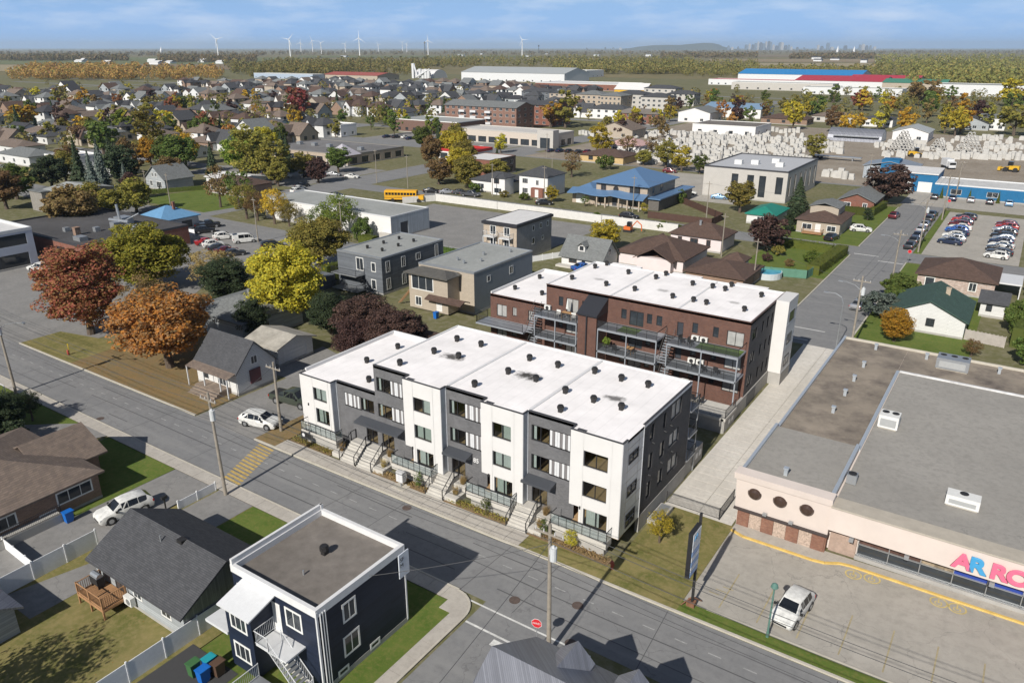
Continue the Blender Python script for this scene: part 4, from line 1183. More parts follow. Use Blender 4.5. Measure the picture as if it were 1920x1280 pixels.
# recessed grey brick fronts
for gi, (a, b, zt) in enumerate(greys):
    holes = []
    lv = [(7.5, 8.95), (4.78, 6.2)] if zt == ZT else [(4.82, 6.2)]
    for z0, z1 in lv:
        if gi == 0: holes += [(b - 2.0, z0, b - .25, z1, 'bc'), (b - 4.2, z0, b - 2.0, z1, 'S')]
        else: holes += [(a + .3, z0, a + 2.05, z1, 'bc'), (a + 2.05, z0, b - .25, z1, 'S')]
    dx = {0: -49.5, 1: -47.4, 2: -38.8, 3: -30.1}[gi]
    holes.append((dx, 1.6, dx + 1.55, 3.5, 'bc'))
    mb = MB(); wall_cells(mb, SG, a, b, .0, zt, holes, .14)
    mb.build('brick_wall', GBR, AP)
    for h in holes:
        if h[4] == 'S':   # light and dark upright slats
            n = 9; w = (h[2] - h[0]) / n
            MB().quad(SG.P(h[0], -.12, h[1]), SG.P(h[2], -.12, h[1]), SG.P(h[2], -.12, h[3]), SG.P(h[0], -.12, h[3])).build('slat_backing', SL_D, AP)
            for i in range(n):
                m = SL_L if i in (0, 2, 3, 5, 7) else SL_D
                q = MB(); SG.box(q, h[0] + w * i + .015, h[0] + w * (i + 1) - .015, -.10, -.03 if i % 2 else -.05, h[1] + .03, h[3] - .03); q.build('slat', m, AP)
            q = MB(); SG.box(q, h[0], h[2], -.12, .02, h[1] - .05, h[1]); SG.box(q, h[0], h[2], -.12, .02, h[3], h[3] + .05); SG.box(q, h[2], h[2] + .05, -.12, .02, h[1] - .05, h[3] + .05); q.build('slat_frame', FB, AP)
        else:
            w = window(AP, SG, h, .14)
            if h[1] > 4: curtain(w, SG, h[0] + .1, h[0] + .4, h[1] + .05, h[3] - .05, CURT, .14)
    MB().box(a, b, YG - .03, YG + .16, zt - .02, zt + .05).build('coping', COPE, AP)
    # entrance canopy
    cx0, cx1 = {0: (-50.1, -46.9), 1: (-46.895, -44.4), 2: (-39.1, -36.4), 3: (-30.6, -27.7)}[gi]
    mb = MB(); mb.v += [(cx0, YG, 4.25), (cx1, YG, 4.25), (cx1, YG - 1.05, 4.0), (cx0, YG - 1.05, 4.0), (cx0, YG, 3.8), (cx1, YG, 3.8), (cx1, YG - 1.05, 3.8), (cx0, YG - 1.05, 3.8)]
    for q in ((0, 3, 2, 1), (4, 5, 6, 7), (3, 7, 6, 2), (0, 4, 7, 3), (1, 2, 6, 5)): mb.f.append(q); mb.m.append(0)
    mb.build('canopy', plain('canopy_metal', (0.06, 0.065, 0.075), 0.45), AP)
# east wall of dark brick, with windows
EW = Wall((XC - .02, 50.8), (0, 1))
eh = [(1.25, 8.0, 2.05, 9.45, 'b0'), (3.9, 8.0, 4.45, 9.45, 'b0'), (5.65, 8.0, 7.85, 9.55, 'bg'), (1.25, 5.25, 2.05, 6.8, 'b0'), (3.6, 5.25, 4.5, 6.8, 'b0'), (5.6, 5.35, 7.7, 6.7, 'bg'), (1.25, 2.5, 2.05, 4.1, 'b0'), (3.6, 2.6, 4.5, 4.1, 'b0'), (5.7, 2.65, 7.9, 4.1, 'bg')]
mb = MB(); wall_cells(mb, EW, 0, YB - 50.8, 1.6, ZT, eh, .14); mb.build('brick_wall', DBR, AP)
for h in eh: window(AP, EW, h, .14)
MB().box(XC - .3, XC + .02, 50.8, YB, -.3, 1.598).build('plinth', FOUND, AP)
MB().box(XC - .16, XC + .03, 50.8, YB + .05, ZT - .02, ZT + .05).build('coping', COPE, AP)
for y in (52.6, 55.0, 56.3): MB().tube((XC, y, 7.75), (XC + .22, y, 7.7), .07, .07, 8).build('wall_vent', BLACKM, AP)
for y in (52.2, 54.7, 57.0): MB().tube((XC, y, 4.9), (XC + .22, y, 4.85), .07, .07, 8).build('wall_vent', BLACKM, AP)
# west and back walls, inner floors and partition
mb = MB()
mb.quad((XA, 61.2, 0), (XA, YG, 0), (XA, YG, ZL), (XA, 61.2, ZL)); mb.quad((XB, YB, ZL - .1), (XB, YG, ZL - .1), (XB, YG, ZT), (XB, YB, ZT))
mb.quad((XC, YB, 0), (XB, YB, 0), (XB, YB, ZT), (XC, YB, ZT)); mb.quad((XB, 61.2, 0), (XA, 61.2, 0), (XA, 61.2, ZL), (XB, 61.2, ZL))
mb.build('back_wall', DBR, AP)
for z in (1.5, 4.2, 6.95):
    MB().box(XA + .1 if z < 6 else XB + .1, XC - .25, YG + .2, YB - .1, z - .2, z).build('floor_slab', WOODF, AP)
    for (a, b, zt) in bays:
        if z < zt - 2: MB().box(a + .1, b - .1, YF + .3, YG + .199, z - .2, z - .001).build('floor_slab', WOODF, AP)
MB().box(XA + .2, XC - .3, YG + 4.0, YG + 4.1, 1.5, ZL - .4).build('inner_wall', INTW, AP)
MB().box(XB + .2, XC - .3, YG + 4.0, YG + 4.1, ZL - .3, ZT - .4).build('inner_wall', INTW, AP)
# parapet edges of the roof and joints between units
EDGE = plain('white_edge_metal', (0.66, 0.66, 0.66), 0.6)
mb = MB(); mb.box(XB, XC, YB - .12, YB + .04, ZT - .1, ZT + .06).box(XB - .06, XB + .12, YG + .16, YB - .12, ZT - .1, ZT + .06)
mb.box(XA - .04, XA + .14, YG, 61.2, ZL - .1, ZL + .3).box(XA + .14, XB - .1, 61.05, 61.24, ZL - .1, ZL + .3)
mb.build('parapet', EDGE, AP)
for xj in (-39.2, -30.5): MB().box(xj - .14, xj + .14, YG + .2, YB - .14, ZT - .06, ZT + .04).build('roof_joint', EDGE, AP)
for xj in (-43.3, -34.5, -25.6): MB().box(xj, xj + .8, YF + .3, YF + .55, ZT - .06, ZT - .02).build('scupper', COPE, AP)
for px, py in ((857, 636), (902, 646), (814, 659), (750, 681), (860, 668), (993, 672), (1046, 685), (953, 697), (1005, 711), (890, 721), (1115, 696), (1165, 710), (1215, 722), (1060, 733), (1051, 768), (1113, 750), (1165, 764)):
    gx, gy = G(px, py + 3, ZT); roof_vent(AP, gx, gy, ZT - .05)
for px, py in ((746, 650), (688, 676), (692, 712)):
    gx, gy = G(px, py + 3, ZL); roof_vent(AP, gx, gy, ZL - .05)
# number
def text(body, size, m, loc, rot, ext, parent=None, name='lettering', align='LEFT', bold=0.0):
    cu = bpy.data.curves.new(name, 'FONT'); cu.body = body; cu.size = size; cu.extrude = ext; cu.align_x = align; cu.offset = bold; cu.bevel_depth = bold * .3
    tmp = bpy.data.objects.new('tmp', cu)
    me = bpy.data.meshes.new_from_object(tmp); bpy.data.objects.remove(tmp)
    me.materials.clear(); me.materials.append(m)
    o = bpy.data.objects.new(name, me); COL.objects.link(o)
    if parent is not None:
        q = OFF.get(parent.name, (0, 0, 0)); o.parent = parent; loc = (loc[0] - q[0], loc[1] - q[1], loc[2] - q[2]); OFF[o.name] = q
    o.location = loc; o.rotation_euler = rot
    return o
text('85', .62, plain('number_white', (0.8, 0.8, 0.8)), (-36.3, YG - .04, 3.45), (PI / 2, 0, 0), .02, AP, 'house_number')
# terraces with glass balustrades, steps, planters
STEPC = mat('step_concrete', (0.50, 0.48, 0.44), 0.9, 0.1, 1.5)
FROST = mat('balustrade_glass', (0.35, 0.42, 0.42), 0.08, 0.05, 1.0, 0, 0, 0.6)
nm = FROST.node_tree; pb = nm.nodes['Principled BSDF']; pb.inputs['Alpha'].default_value = 0.28
for ti, (a, b) in enumerate(((-57.0, -52.0), (-44.6, -39.8), (-35.8, -31.1), (-27.1, -22.0))):
    MB().box(a, b, 45.95, 46.93, .95 if ti else 1.2, 1.5).build('terrace_slab', STEPC, AP)
    MB().box(a + .3, b - .3, 46.25, 46.93, -.1, .949 if ti else 1.199).build('terrace_base', FOUND, AP)
    n = 7; pm = FROST
    z0, z1 = 1.55, 2.5
    for i in range(n):
        u0, u1 = a + (b - a) * i / n, a + (b - a) * (i + 1) / n
        MB().box(u0 + .03, u1 - .03, 45.99, 46.01, z0 + .06, z1 - .04).build('glass_panel', pm, AP)
    MB().box(b - .02, b, 46.05, 46.9, z0 + .06, z1 - .04).build('glass_panel', pm, AP)
    mb = MB()
    for i in range(n + 1):
        u = a + (b - a) * i / n; mb.box(u - .02, u + .02, 45.98, 46.02, 1.5, z1)
    mb.box(a, b, 45.97, 46.03, z1 - .04, z1 + .02).box(a, b, 45.98, 46.02, z0 + .02, z0 + .06).box(b - .03, b + .01, 46.03, 46.93, z1 - .04, z1 + .02).box(a - .01, a + .03, 46.03, 46.93, z1 - .04, z1 + .02)
    mb.build('balustrade', BLACKM, AP)
for si, (a, b) in enumerate(((-50.95, -48.95), (-48.75, -46.75), (-40.0, -38.0), (-31.1, -29.1))):
    stairs(AP, STEPC, a, b, 45.35, 47.1, 0, 1.5, 8)
    MB().box(a, b, 47.104, YG, .0, 1.499).build('landing', STEPC, AP)
    for xx in ((a, b) if si != 1 else (b,)):
        railing('handrail', BLACKM, [(xx, 45.3, .15), (xx, 47.05, 1.5), (xx, 47.7, 1.5)], 0, .95, .5, AP, .016, .04)
    # planter beside the steps
    px = b + .05
    MB().box(px, px + 1.3, 45.5, 46.9, -.1, .55).build('planter', STEPC, AP) if si != 0 else None
    MB().box(px, px + 1.3, 46.905, 47.75, -.1, 1.1).build('planter', STEPC, AP) if si != 0 else None
MB().box(-52.3, -51.0, 45.6, 47.0, -.1, .5).build('planter', STEPC, AP)
GRN = [(-51.6, 46.3, .5), (-45.9, 46.2, .55), (-46.1, 47.3, 1.1), (-37.2, 46.2, .55), (-37.2, 47.3, 1.1), (-28.3, 46.2, .55), (-28.4, 47.3, 1.1)]
for i, (x, y, z) in enumerate(GRN):
    r = random.Random(i); mb = MB()
    for j in range(150):
        a = r.uniform(0, 2 * PI); d = r.uniform(.05, .38); h = r.uniform(.5, 1.05)
        p0 = (x + r.uniform(-.15, .15), y + r.uniform(-.15, .15), z); tip = (p0[0] + math.cos(a) * d, p0[1] + math.sin(a) * d, z + h)
        mb.poly([(p0[0] - .02, p0[1], p0[2]), (p0[0] + .02, p0[1], p0[2]), tip])
    o = mb.build('grass_tuft', LEAFM['straw']); tag(o, 'straw coloured ornamental grass, %s' % ('in the lone planter by the low wing' if i == 0 else ['upper', 'lower'][i % 2] + ' planter beside the %s steps' % ['', 'paired', 'middle', 'last'][(i + 1) // 2]), 'ornamental grass', 'grasses in the planters')
for k, (a, b) in enumerate(((-58.2, -52.4), (-46.6, -40.1), (-37.9, -31.2), (-29.0, -21.5))):
    structure(MB().prism(rect(a, b, 45.28, 46.2), -.05, .12).build('planting_bed', MULCH), 'mulched planting bed in front of the apartment terraces')
    r = random.Random(k + 40); mb = MB()
    for j in range(500):
        x, y = r.uniform(a + .1, b - .1), r.uniform(45.35, 46.15)
        add_leaf(mb, Vector((x, y, .15 + r.uniform(0, .22))), (Vector((0, 0, 1)) + rnd_unit(r)).normalized(), .07, r)
    o = mb.build('ground_cover', LEAFM['straw' if k % 2 else 'olive']); o['kind'] = 'stuff'; o['label'] = 'low dry ground cover in the planting bed'
# mail cluster and yard sign in the beds
t = thing('mail_cluster', 'grey communal mailbox on a pad before the apartments', 'mailbox', (-42.6, 45.0, 0))
MB().box(-43.3, -41.9, 44.4, 45.6, .1, .17).build('pad', KERB, t); MB().box(-42.65, -42.55, 44.9, 45.1, .17, .7).build('pedestal', STEEL, t)
mb = MB().box(-43.0, -42.2, 44.75, 45.25, .7, 1.75); mb.build('cabinet', plain('mailbox_grey', (0.5, 0.5, 0.5)), t)
for i in range(2):
    for j in range(5): MB().box(-42.97 + i * .38, -42.63 + i * .38, 44.735, 44.75, .75 + j * .2, .92 + j * .2).build('mail_door', WHITEM, t)
t = thing('yard_sign', 'black notice sign on posts by the low white wing', 'sign', (-56.3, 45.6, 0))
MB().box(-56.7, -55.9, 45.57, 45.63, .75, 1.55).build('board', BLACKM, t); MB().box(-56.62, -56.57, 45.58, 45.62, 0, .75).box(-56.03, -55.98, 45.58, 45.62, 0, .75).build('leg', BLACKM, t)
MB().tube((-56.3, 45.565, 1.2), (-56.3, 45.568, 1.2), .2, .2, 14).build('emblem', WHITEM, t)
# rear yard of the front building: low garage wall, deck rails
t = thing('garage_annex', 'low concrete garage annex behind the white apartments with railed decks', 'annex', (-22.5, 62.5, 0))
MB().box(-24.5, -21.5, 60.95, 65.6, -.2, 1.9).build('wall', FOUND, t)
for y in (63.7, 64.6): MB().box(-21.5, -21.46, y, y + .6, .8, 1.4).build('window', FW, t)
for z in (1.9, 4.3, 7.0):
    MB().box(-24.6, -21.3, 60.96, 63.0, z, z + .12).build('deck', STEEL, t)
    railing('railing', BLACKM, [(-24.5, 63.0), (-21.35, 63.0), (-21.35, 61.0)], z + .12, 1.0, .13, t)
for y in (62.9,):
    for x in (-24.4, -21.4): MB().box(x - .05, x + .05, y - .05, y + .05, 0, 8.0).build('post', STEEL, t)
t = thing('area_railing', 'black iron railing at the foot of the concrete ramp', 'railing', (-18.6, 56, 0))
railing('rail_run', BLACKM, [(-21.2, 56.3), (-16.4, 56.3)], .1, 1.1, .11, t); railing('rail_run', BLACKM, [(-16.35, 56.3), (-16.35, 60)], .1, 1.1, .11, t)
t = thing('window_well', 'grey concrete basement stairwell box beside the apartments', 'stairwell', (-21, 53.5, 0))
MB().box(-21.35, -20.2, 52.4, 55.4, 0, .5).build('wall', FOUND, t); MB().box(-21.2, -20.4, 52.6, 55.2, .5, .56).build('lid', STEEL, t)

# ------------------------------------------------------------------ brown brick apartment building (behind)
BRB = mat('brown_brick', (0.15, 0.07, 0.048), 0.85, 0.15, 1.0, 0.3, tex='brick', tsc=2.0, col2=(0.105, 0.05, 0.037))
GCLAD = mat('grey_cladding', (0.34, 0.33, 0.32), 0.7, 0.06)
ROOFDK = plain('stair_tower_metal', (0.045, 0.047, 0.055), 0.4, 0.3)
YR, YRB, ZR, ZRL = 78.3, 91.2, 10.5, 7.75
RB = thing('brick_apartment_building', 'brown brick apartment building with stacked balconies and white roof behind', 'building', (-39, 85, 0))
STAIN2 = [(G(*p, ZR)[0], G(*p, ZR)[1], 1.0, .45) for p in ((1126, 523), (1244, 544), (1375, 566))]
RM2 = roof_membrane('roof_membrane_rear', STAIN2)
MB().box(-47.45, -21.7, YR, YRB, ZR - .3, ZR - .05).build('roof', RM2, RB)
MB().box(-56.1, -47.452, YR, YRB + .6, ZRL - .3, ZRL - .05).build('roof', RM2, RB)
for a, b, y in ((-45.3, -41.0, YRB), (-36.5, -32.5, YRB), (-28, -24, YRB)): MB().box(a, b, y + .002, y + 1.3, ZR - .3, ZR - .055).build('roof', RM2, RB)
SR = Wall((0, YR), (1, 0))
hol = []
for z0 in (8.05, 5.3, 2.55):
    for a, b in ((-45.65, -45.0), (-42.35, -41.7), (-37.05, -36.35), (-33.75, -33.1), (-32.55, -31.85), (-28.2, -27.55), (-25.8, -25.15)):
        hol.append((a, z0, b, z0 + 1.2, 'b0'))
    hol.append((-44.55, z0 - .6, -42.85, z0 + 1.2, 'bg')); hol.append((-35.95, z0 - .6, -34.15, z0 + 1.2, 'b')); hol.append((-24.2, z0 - .6, -22.3, z0 + 1.1, 'bg')); hol.append((-30.0, z0 - .75, -29.25, z0 + .95, 'dd'))
mb = MB(); wall_cells(mb, SR, -47.45, -21.7, 0, ZR, hol, .14)
lo = []
for z0 in (5.35, 2.6):
    lo += [(-55.1, z0 - .45, -53.5, z0 + 1.2, 'bg'), (-52.6, z0, -51.95, z0 + 1.2, 'bg'), (-50.15, z0 - .2, -49.5, z0 + 1.2, 'bg')]
wall_cells(mb, SR, -56.1, -47.45, 0, ZRL, lo, .14)
mb.build('brick_wall', BRB, RB)
for h in hol + lo: window(RB, SR, h, .14)
ER = Wall((-21.7, YR), (0, 1))
eh = []
for z0 in (8.0, 5.2, 2.4):
    eh += [(1.0, z0, 2.6, z0 + 1.35, 'b'), (4.4, z0, 5.1, z0 + 1.35, 'b0'), (6.3, z0, 7.0, z0 + 1.35, 'b0'), (8.0, z0, 8.7, z0 + 1.35, 'b0')]
mb = MB(); wall_cells(mb, ER, 0, 9.2, 1.7, ZR, eh, .14); mb.build('side_wall', DBR, RB)
for h in eh: window(RB, ER, h, .14)
mb = MB()
mb.quad((-47.45, YRB, ZRL), (-47.45, YR, ZRL), (-47.45, YR, ZR), (-47.45, YRB, ZR)); mb.quad((-21.7, YRB, 0), (-47.45, YRB, 0), (-47.45, YRB, ZR), (-21.7, YRB, ZR)); mb.quad((-56.1, YRB + .6, 0), (-56.1, YR, 0), (-56.1, YR, ZRL), (-56.1, YRB + .6, ZRL))
mb.build('back_wall', DBR, RB)
MB().box(-21.9, -21.6, YR - 6.5, 87.5, -.3, 1.7).build('plinth', FOUND, RB)
# white stair bay at the street end
MB().box(-21.7, -20.2, 87.5, YRB + .4, 1.6, ZR + .1).build('stair_bay', WPAN, RB)
MB().box(-21.7, -20.15, 87.6, YRB + .4, -.3, 1.598).build('bay_base', FOUND, RB)
for z in (2.2, 5.0, 7.9):
    EB = Wall((-20.2, 87.5), (0, 1)); window(RB, EB, (1.0, z, 2.9, z + 1.2, 'b'), 0, trim=.04)
for z in (1.6, 3.1, 4.6, 6.1, 7.6, 9.1):
    MB().box(-20.2, -20.17, 87.55, YRB + .35, z, z + .06).build('metal_trim', METP, RB)
mb = MB(); mb.box(-47.5, -21.65, YR - .03, YR + .12, ZR - .04, ZR + .05).box(-56.15, -47.5, YR - .03, YR + .12, ZRL - .04, ZRL + .05).box(-21.85, -21.66, YR + .12, YRB, ZR - .04, ZR + .05); mb.build('coping', plain('brown_coping', (0.09, 0.05, 0.04)), RB)
mb = MB(); mb.box(-47.5, -47.3, YR + .12, YRB, ZR - .06, ZR + .08).box(-47.3, -21.7, YRB - .1, YRB + .05, ZR - .06, ZR + .08).box(-56.15, -55.95, YR + .12, YRB + .6, ZRL - .05, ZRL + .3).box(-55.95, -47.5, YRB + .5, YRB + .68, ZRL - .05, ZRL + .3); mb.build('parapet', EDGE, RB)
for xj in (-38.7, -30.1): MB().box(xj - .12, xj + .12, YR + .2, YRB - .12, ZR - .06, ZR + .03).build('roof_joint', EDGE, RB)
for x, y in ((690, 133), (760, 115), (890, 167), (552, 200), (757, 238), (1055, 197), (1115, 176), (1275, 235), (928, 268), (1155, 312), (1395, 252), (1470, 268), (1508, 243), (1280, 333), (1357, 350), (1585, 390), (1687, 305)):
    gx, gy = G(900 + x * .3125, 461 + y * .3125, ZR); roof_vent(RB, gx, gy, ZR - .05)
for x, y in ((358, 195), (210, 260), (372, 293)):
    gx, gy = G(900 + x * .3125, 461 + y * .3125, ZRL); roof_vent(RB, gx, gy, ZRL - .05)
# stair tower with its dark pitched cap
MB().box(-41.4, -38.9, 75.6, YR - .002, 0, 8.7).build('stair_tower', BRB, RB)
mb = MB(); mb.v += [(-41.5, 75.4, 8.7), (-38.8, 75.4, 8.7), (-38.8, YR + .0, 10.2), (-41.5, YR + .0, 10.2), (-41.5, 75.4, 8.5), (-38.8, 75.4, 8.5), (-38.8, YR, 8.5), (-41.5, YR, 8.5)]
for q in ((0, 1, 2, 3), (7, 6, 5, 4), (0, 4, 5, 1), (1, 5, 6, 2), (3, 7, 4, 0)): mb.f.append(q); mb.m.append(0)
mb.build('tower_roof', ROOFDK, RB)
MB().box(-40.22, -40.08, 75.38, 75.58, 0, 8.72).build('tower_seam', ROOFDK, RB)
# balconies: three decks per bay, posts, railings, outside stairs
SMOKE = mat('smoked_glass', (0.05, 0.055, 0.06), 0.08, 0.05, 1.0, 0, 0, 0.6); SMOKE.node_tree.nodes['Principled BSDF'].inputs['Alpha'].default_value = 0.3
DECKG = plain('balcony_edge', (0.36, 0.39, 0.43), 0.5, 0.3); TURF = mat('green_mat', (0.10, 0.16, 0.04), 0.95, 0.2, 4.0)
for bi, (a, b) in enumerate(((-47.5, -41.5), (-38.7, -31.2), (-30.0, -21.9))):
    for z in (7.25, 4.5):
        MB().box(a, b, 75.5, YR - .01, z - .2, z).build('balcony_deck', DECKG, RB)
        mb = MB(); n = 6
        for i in range(n): MB().box(a + (b - a) * i / n + .03, a + (b - a) * (i + 1) / n - .03, 75.53, 75.55, z + .12, z + .95).build('glass_panel', SMOKE, RB)
        mb.box(a, b, 75.51, 75.57, z + .95, z + 1.02)
        for i in range(n + 1): mb.box(a + (b - a) * i / n - .02, a + (b - a) * i / n + .02, 75.52, 75.56, z, z + .95)
        mb.box(b - .05, b, 75.57, YR - .05, z + .95, z + 1.02); mb.build('balcony_rail', BLACKM, RB)
    for x in (a + .05, (a + b) / 2, b - .05): MB().box(x - .06, x + .06, 75.5, 75.62, 0, 7.05).build('balcony_post', DECKG, RB)
    MB().box(a + 2.2 if bi == 1 else b - 5.0, a + 4.6 if bi == 1 else b - .1, 76.0, YR - .3, 7.252, 7.262).build('deck_mat', TURF, RB) if bi else None
for x0, zb in ((-49.0, 4.5), (-31.1, 4.5), (-31.1, 1.75), (-49.0, 1.75)):
    for i in range(11):
        q = i / 10; MB().box(x0, x0 + 1.0, 76.0 + q * 2.0 - .14, 76.0 + q * 2.0 + .14, zb + .1 + 2.6 * q, zb + .15 + 2.6 * q).build('stair_tread', DECKG, RB)
    mb = MB()
    for xx in (x0, x0 + 1.0):
        mb.path([(xx, 75.9, zb + .1), (xx, 78.1, zb + 2.85)], .05, 4); mb.path([(xx, 75.9, zb + 1.0), (xx, 78.1, zb + 3.7)], .03, 4)
    mb.build('stair_stringer', BLACKM, RB)
MB().box(-56.6, -49.2, 75.6, YR - .01, 4.3, 4.5).build('balcony_deck', DECKG, RB)
railing('balcony_rail', BLACKM, [(-56.5, YR - .1), (-56.5, 75.65), (-49.3, 75.65)], 4.5, 1.0, .12, RB)
# terrace over the garage
MB().box(-30, -21.4, 71.8, 75.4, 1.45, 1.75).build('terrace', STEPC, RB); MB().box(-29.9, -21.5, 71.9, 75.3, -.3, 1.448).build('garage_wall', FOUND, RB)
MB().box(-47.4, -30.1, 75.3, YR - .02, 1.4, 1.75).build('terrace', STEPC, RB)
for y in (73.2, 74.2): MB().box(-21.52, -21.47, y, y + .6, .6, 1.1).build('window', FW, RB)
MB().box(-21.58, -21.54, 79.5, 82.5, -.1, 1.5).build('garage_door', DOORD, RB)
railing('terrace_rail', BLACKM, [(-29.8, 71.95), (-21.5, 71.95), (-21.5, 75.2)], 1.75, 1.0, .13, RB)
# balcony things
CUSH = plain('patio_dark', (0.03, 0.03, 0.033)); ACW = plain('ac_white', (0.68, 0.68, 0.66)); WICK = mat('light_wood', (0.42, 0.25, 0.12), 0.7, 0.15, 3)
def patio_chair(x, y, z, m, label, rz=0):
    t = thing('patio_chair', label, 'chair', (x, y, z), 'patio chairs on the balconies', rz)
    MB().box(-.28, .28, -.26, .26, .38, .46).build('seat', m, t, local=True); MB().box(-.28, .28, .22, .3, .46, .92).build('backrest', m, t, local=True)
    for sx in (-.25, .25):
        for sy in (-.23, .25): MB().box(sx - .025, sx + .025, sy - .025, sy + .025, 0, .38).build('leg', m, t, local=True)
def patio_table(x, y, z, m, label, w=.8, l=1.5):
    t = thing('patio_table', label, 'table', (x, y, z), 'patio tables')
    MB().box(-l / 2, l / 2, -w / 2, w / 2, .68, .74).build('tabletop', m, t, local=True)
    for sx in (-1, 1):
        for sy in (-1, 1): MB().box(sx * (l / 2 - .1) - .03, sx * (l / 2 - .1) + .03, sy * (w / 2 - .1) - .03, sy * (w / 2 - .1) + .03, 0, .68).build('leg', m, t, local=True)
patio_table(-43.4, 76.6, 7.25, WICK, 'pale wooden table with parasol on the top balcony')
um = thing('parasol', 'closed cream parasol standing on the top balcony', 'parasol', (-43.8, 77.3, 7.25))
MB().tube((0, 0, 0), (0, 0, 2.3), .03, .03, 6).build('pole', STEEL, um, local=True); MB().tube((0, 0, 1.0), (0, 0, 2.25), .22, .05, 10).build('canopy', CURT, um, local=True); MB().tube((0, 0, 0), (0, 0, .1), .25, .22, 10).build('base', STEEL, um, local=True)
for i, (x, y, z, m, lb) in enumerate(((-44.6, 76.3, 7.25, ACW, 'white chair beside the parasol table'), (-42.4, 76.3, 7.25, ACW, 'white chair at the east end of the parasol table'), (-28.7, 76.6, 7.25, CUSH, 'dark chair on the top balcony by the white air conditioners'), (-27.6, 76.5, 7.25, CUSH, 'dark chair on the top balcony next to the green mat'), (-27.0, 76.6, 4.5, CUSH, 'dark chair on the middle balcony, first of three'), (-25.8, 76.4, 4.5, CUSH, 'dark chair on the middle balcony, second of three'), (-24.4, 76.6, 4.5, CUSH, 'dark chair on the middle balcony, third of three'), (-36.8, 76.4, 4.5, CUSH, 'dark chair under the green mat balcony'), (-28.0, 74.0, 1.75, CUSH, 'dark chair on the garage terrace, west side of table'), (-25.0, 74.0, 1.75, CUSH, 'dark chair on the garage terrace, east side of table'))):
    patio_chair(x, y, z, m, lb, i * .5)
patio_table(-26.5, 74.0, 1.75, CUSH, 'dark metal table on the garage terrace')
patio_table(-35.0, 76.7, 4.5, WICK, 'round backed wooden bench table on the middle balcony', .9, .9)
for i, (x, y, z) in enumerate(((-27.6, 77.9, 7.25), (-26.6, 77.9, 7.25), (-27.8, 77.9, 4.5), (-26.8, 77.9, 4.5), (-28.4, 77.9, 1.75), (-47.0, 77.9, 7.25))):
    t = thing('air_conditioner', 'white outdoor air conditioner on the %s' % ('top balcony, west of a pair', 'top balcony, east of a pair', 'middle balcony, west of a pair', 'middle balcony, east of a pair', 'garage terrace by the brick wall', 'top balcony beside the outside stair')[i], 'air conditioner', (x, y, z), 'balcony air conditioners')
    MB().box(-.42, .42, -.16, .16, .08, .68).build('case', ACW, t, local=True); MB().tube((0, -.16, .38), (0, -.175, .38), .24, .24, 14).build('fan_grille', TRIMP, t, local=True); MB().box(-.4, -.3, -.18, .18, 0, .08).box(.3, .4, -.18, .18, 0, .08).build('foot', TRIMP, t, local=True)
tree(-38.0, 76.6, .55, 1.5, 'lime', 'h2', 1, 'potted feathery green plant on the middle balcony', z=4.6)

# ------------------------------------------------------------------ flat roofed store
PINKW = mat('cream_stucco', (0.66, 0.58, 0.53), 0.85, 0.05, 0.6, 0.1)
STBR = mat('store_brick', (0.20, 0.085, 0.055), 0.85, 0.15, 1.0, 0.3, tex='brick', tsc=2.4, col2=(0.27, 0.14, 0.09))
STONE = mat('pebble_panel', (0.42, 0.33, 0.27), 0.95, 0.45, 9.0, 0.5)
GROOF = ground_mat('store_roof_grey', ((0.285, 0.272, 0.25), (0.325, 0.31, 0.285), (0.235, 0.225, 0.208)), (.15, 2.0), cracks=(.05, .0012, (.2, .19, .18)))
BROOF = ground_mat('store_roof_brown', ((0.22, 0.19, 0.155), (0.31, 0.265, 0.215), (0.10, 0.085, 0.078)), (.22, .35))
FLASH = plain('roof_flashing', (0.56, 0.61, 0.66), 0.35, 0.5)
ST = thing('store_building', 'wide flat roofed store with cream fascia, round dark domes and coloured letters', 'building', (5, 75, 0))
Z1 = 5.4
MB().box(-15.0, -7.8, 56.6, 66.5, .1, Z1 - .25).build('wing', PINKW, ST)
MB().box(-14.95, -7.85, 56.9, 66.5, Z1 - .249, Z1 - .22).build('roof', GROOF, ST)
MB().box(-15.0, -7.8, 66.5, 95.5, .1, 4.7).build('back_block', PINKW, ST); MB().box(-7.79, 60, 87.6, 95.5, .1, 4.7).build('back_block', PINKW, ST)
MB().box(-14.9, -7.9, 66.52, 95.4, 4.701, 4.73).box(-7.88, 59.9, 87.9, 95.4, 4.701, 4.7305).build('roof', BROOF, ST)
MB().box(-7.78, 60, 57.4, 87.58, .1, 4.8).build('hall', PINKW, ST); MB().box(-7.6, 59.9, 57.0, 87.5, 4.801, 4.83).build('roof', GROOF, ST)
# sloping cream fascias
def fascia(x0, x1, yb, yt, z0, z1, y_in):
    mb = MB(); mb.v += [(x0, yb, z0), (x1, yb, z0), (x1, yt, z1), (x0, yt, z1), (x0, y_in, z0), (x1, y_in, z0), (x1, y_in, z1), (x0, y_in, z1)]
    for q in ((0, 1, 2, 3), (3, 2, 6, 7), (1, 5, 6, 2), (0, 3, 7, 4), (0, 4, 5, 1), (4, 7, 6, 5)): mb.f.append(q); mb.m.append(0)
    return mb
fascia(-15.15, -7.7, 56.25, 55.7, 1.98, 5.5, 56.75).build('fascia', PINKW, ST)
fascia(-15.3, -7.6, 55.62, 55.5, 4.95, 5.56, 56.7).build('fascia_cap', PINKW, ST)
fascia(-7.69, 60, 55.9, 55.6, 2.7, 4.95, 57.2).build('fascia', PINKW, ST)
MB().box(-7.65, 60, 55.45, 57.1, 4.951, 5.08).build('fascia_cap', mat('cap_tan', (0.42, 0.38, 0.32), 0.8, 0.1), ST)
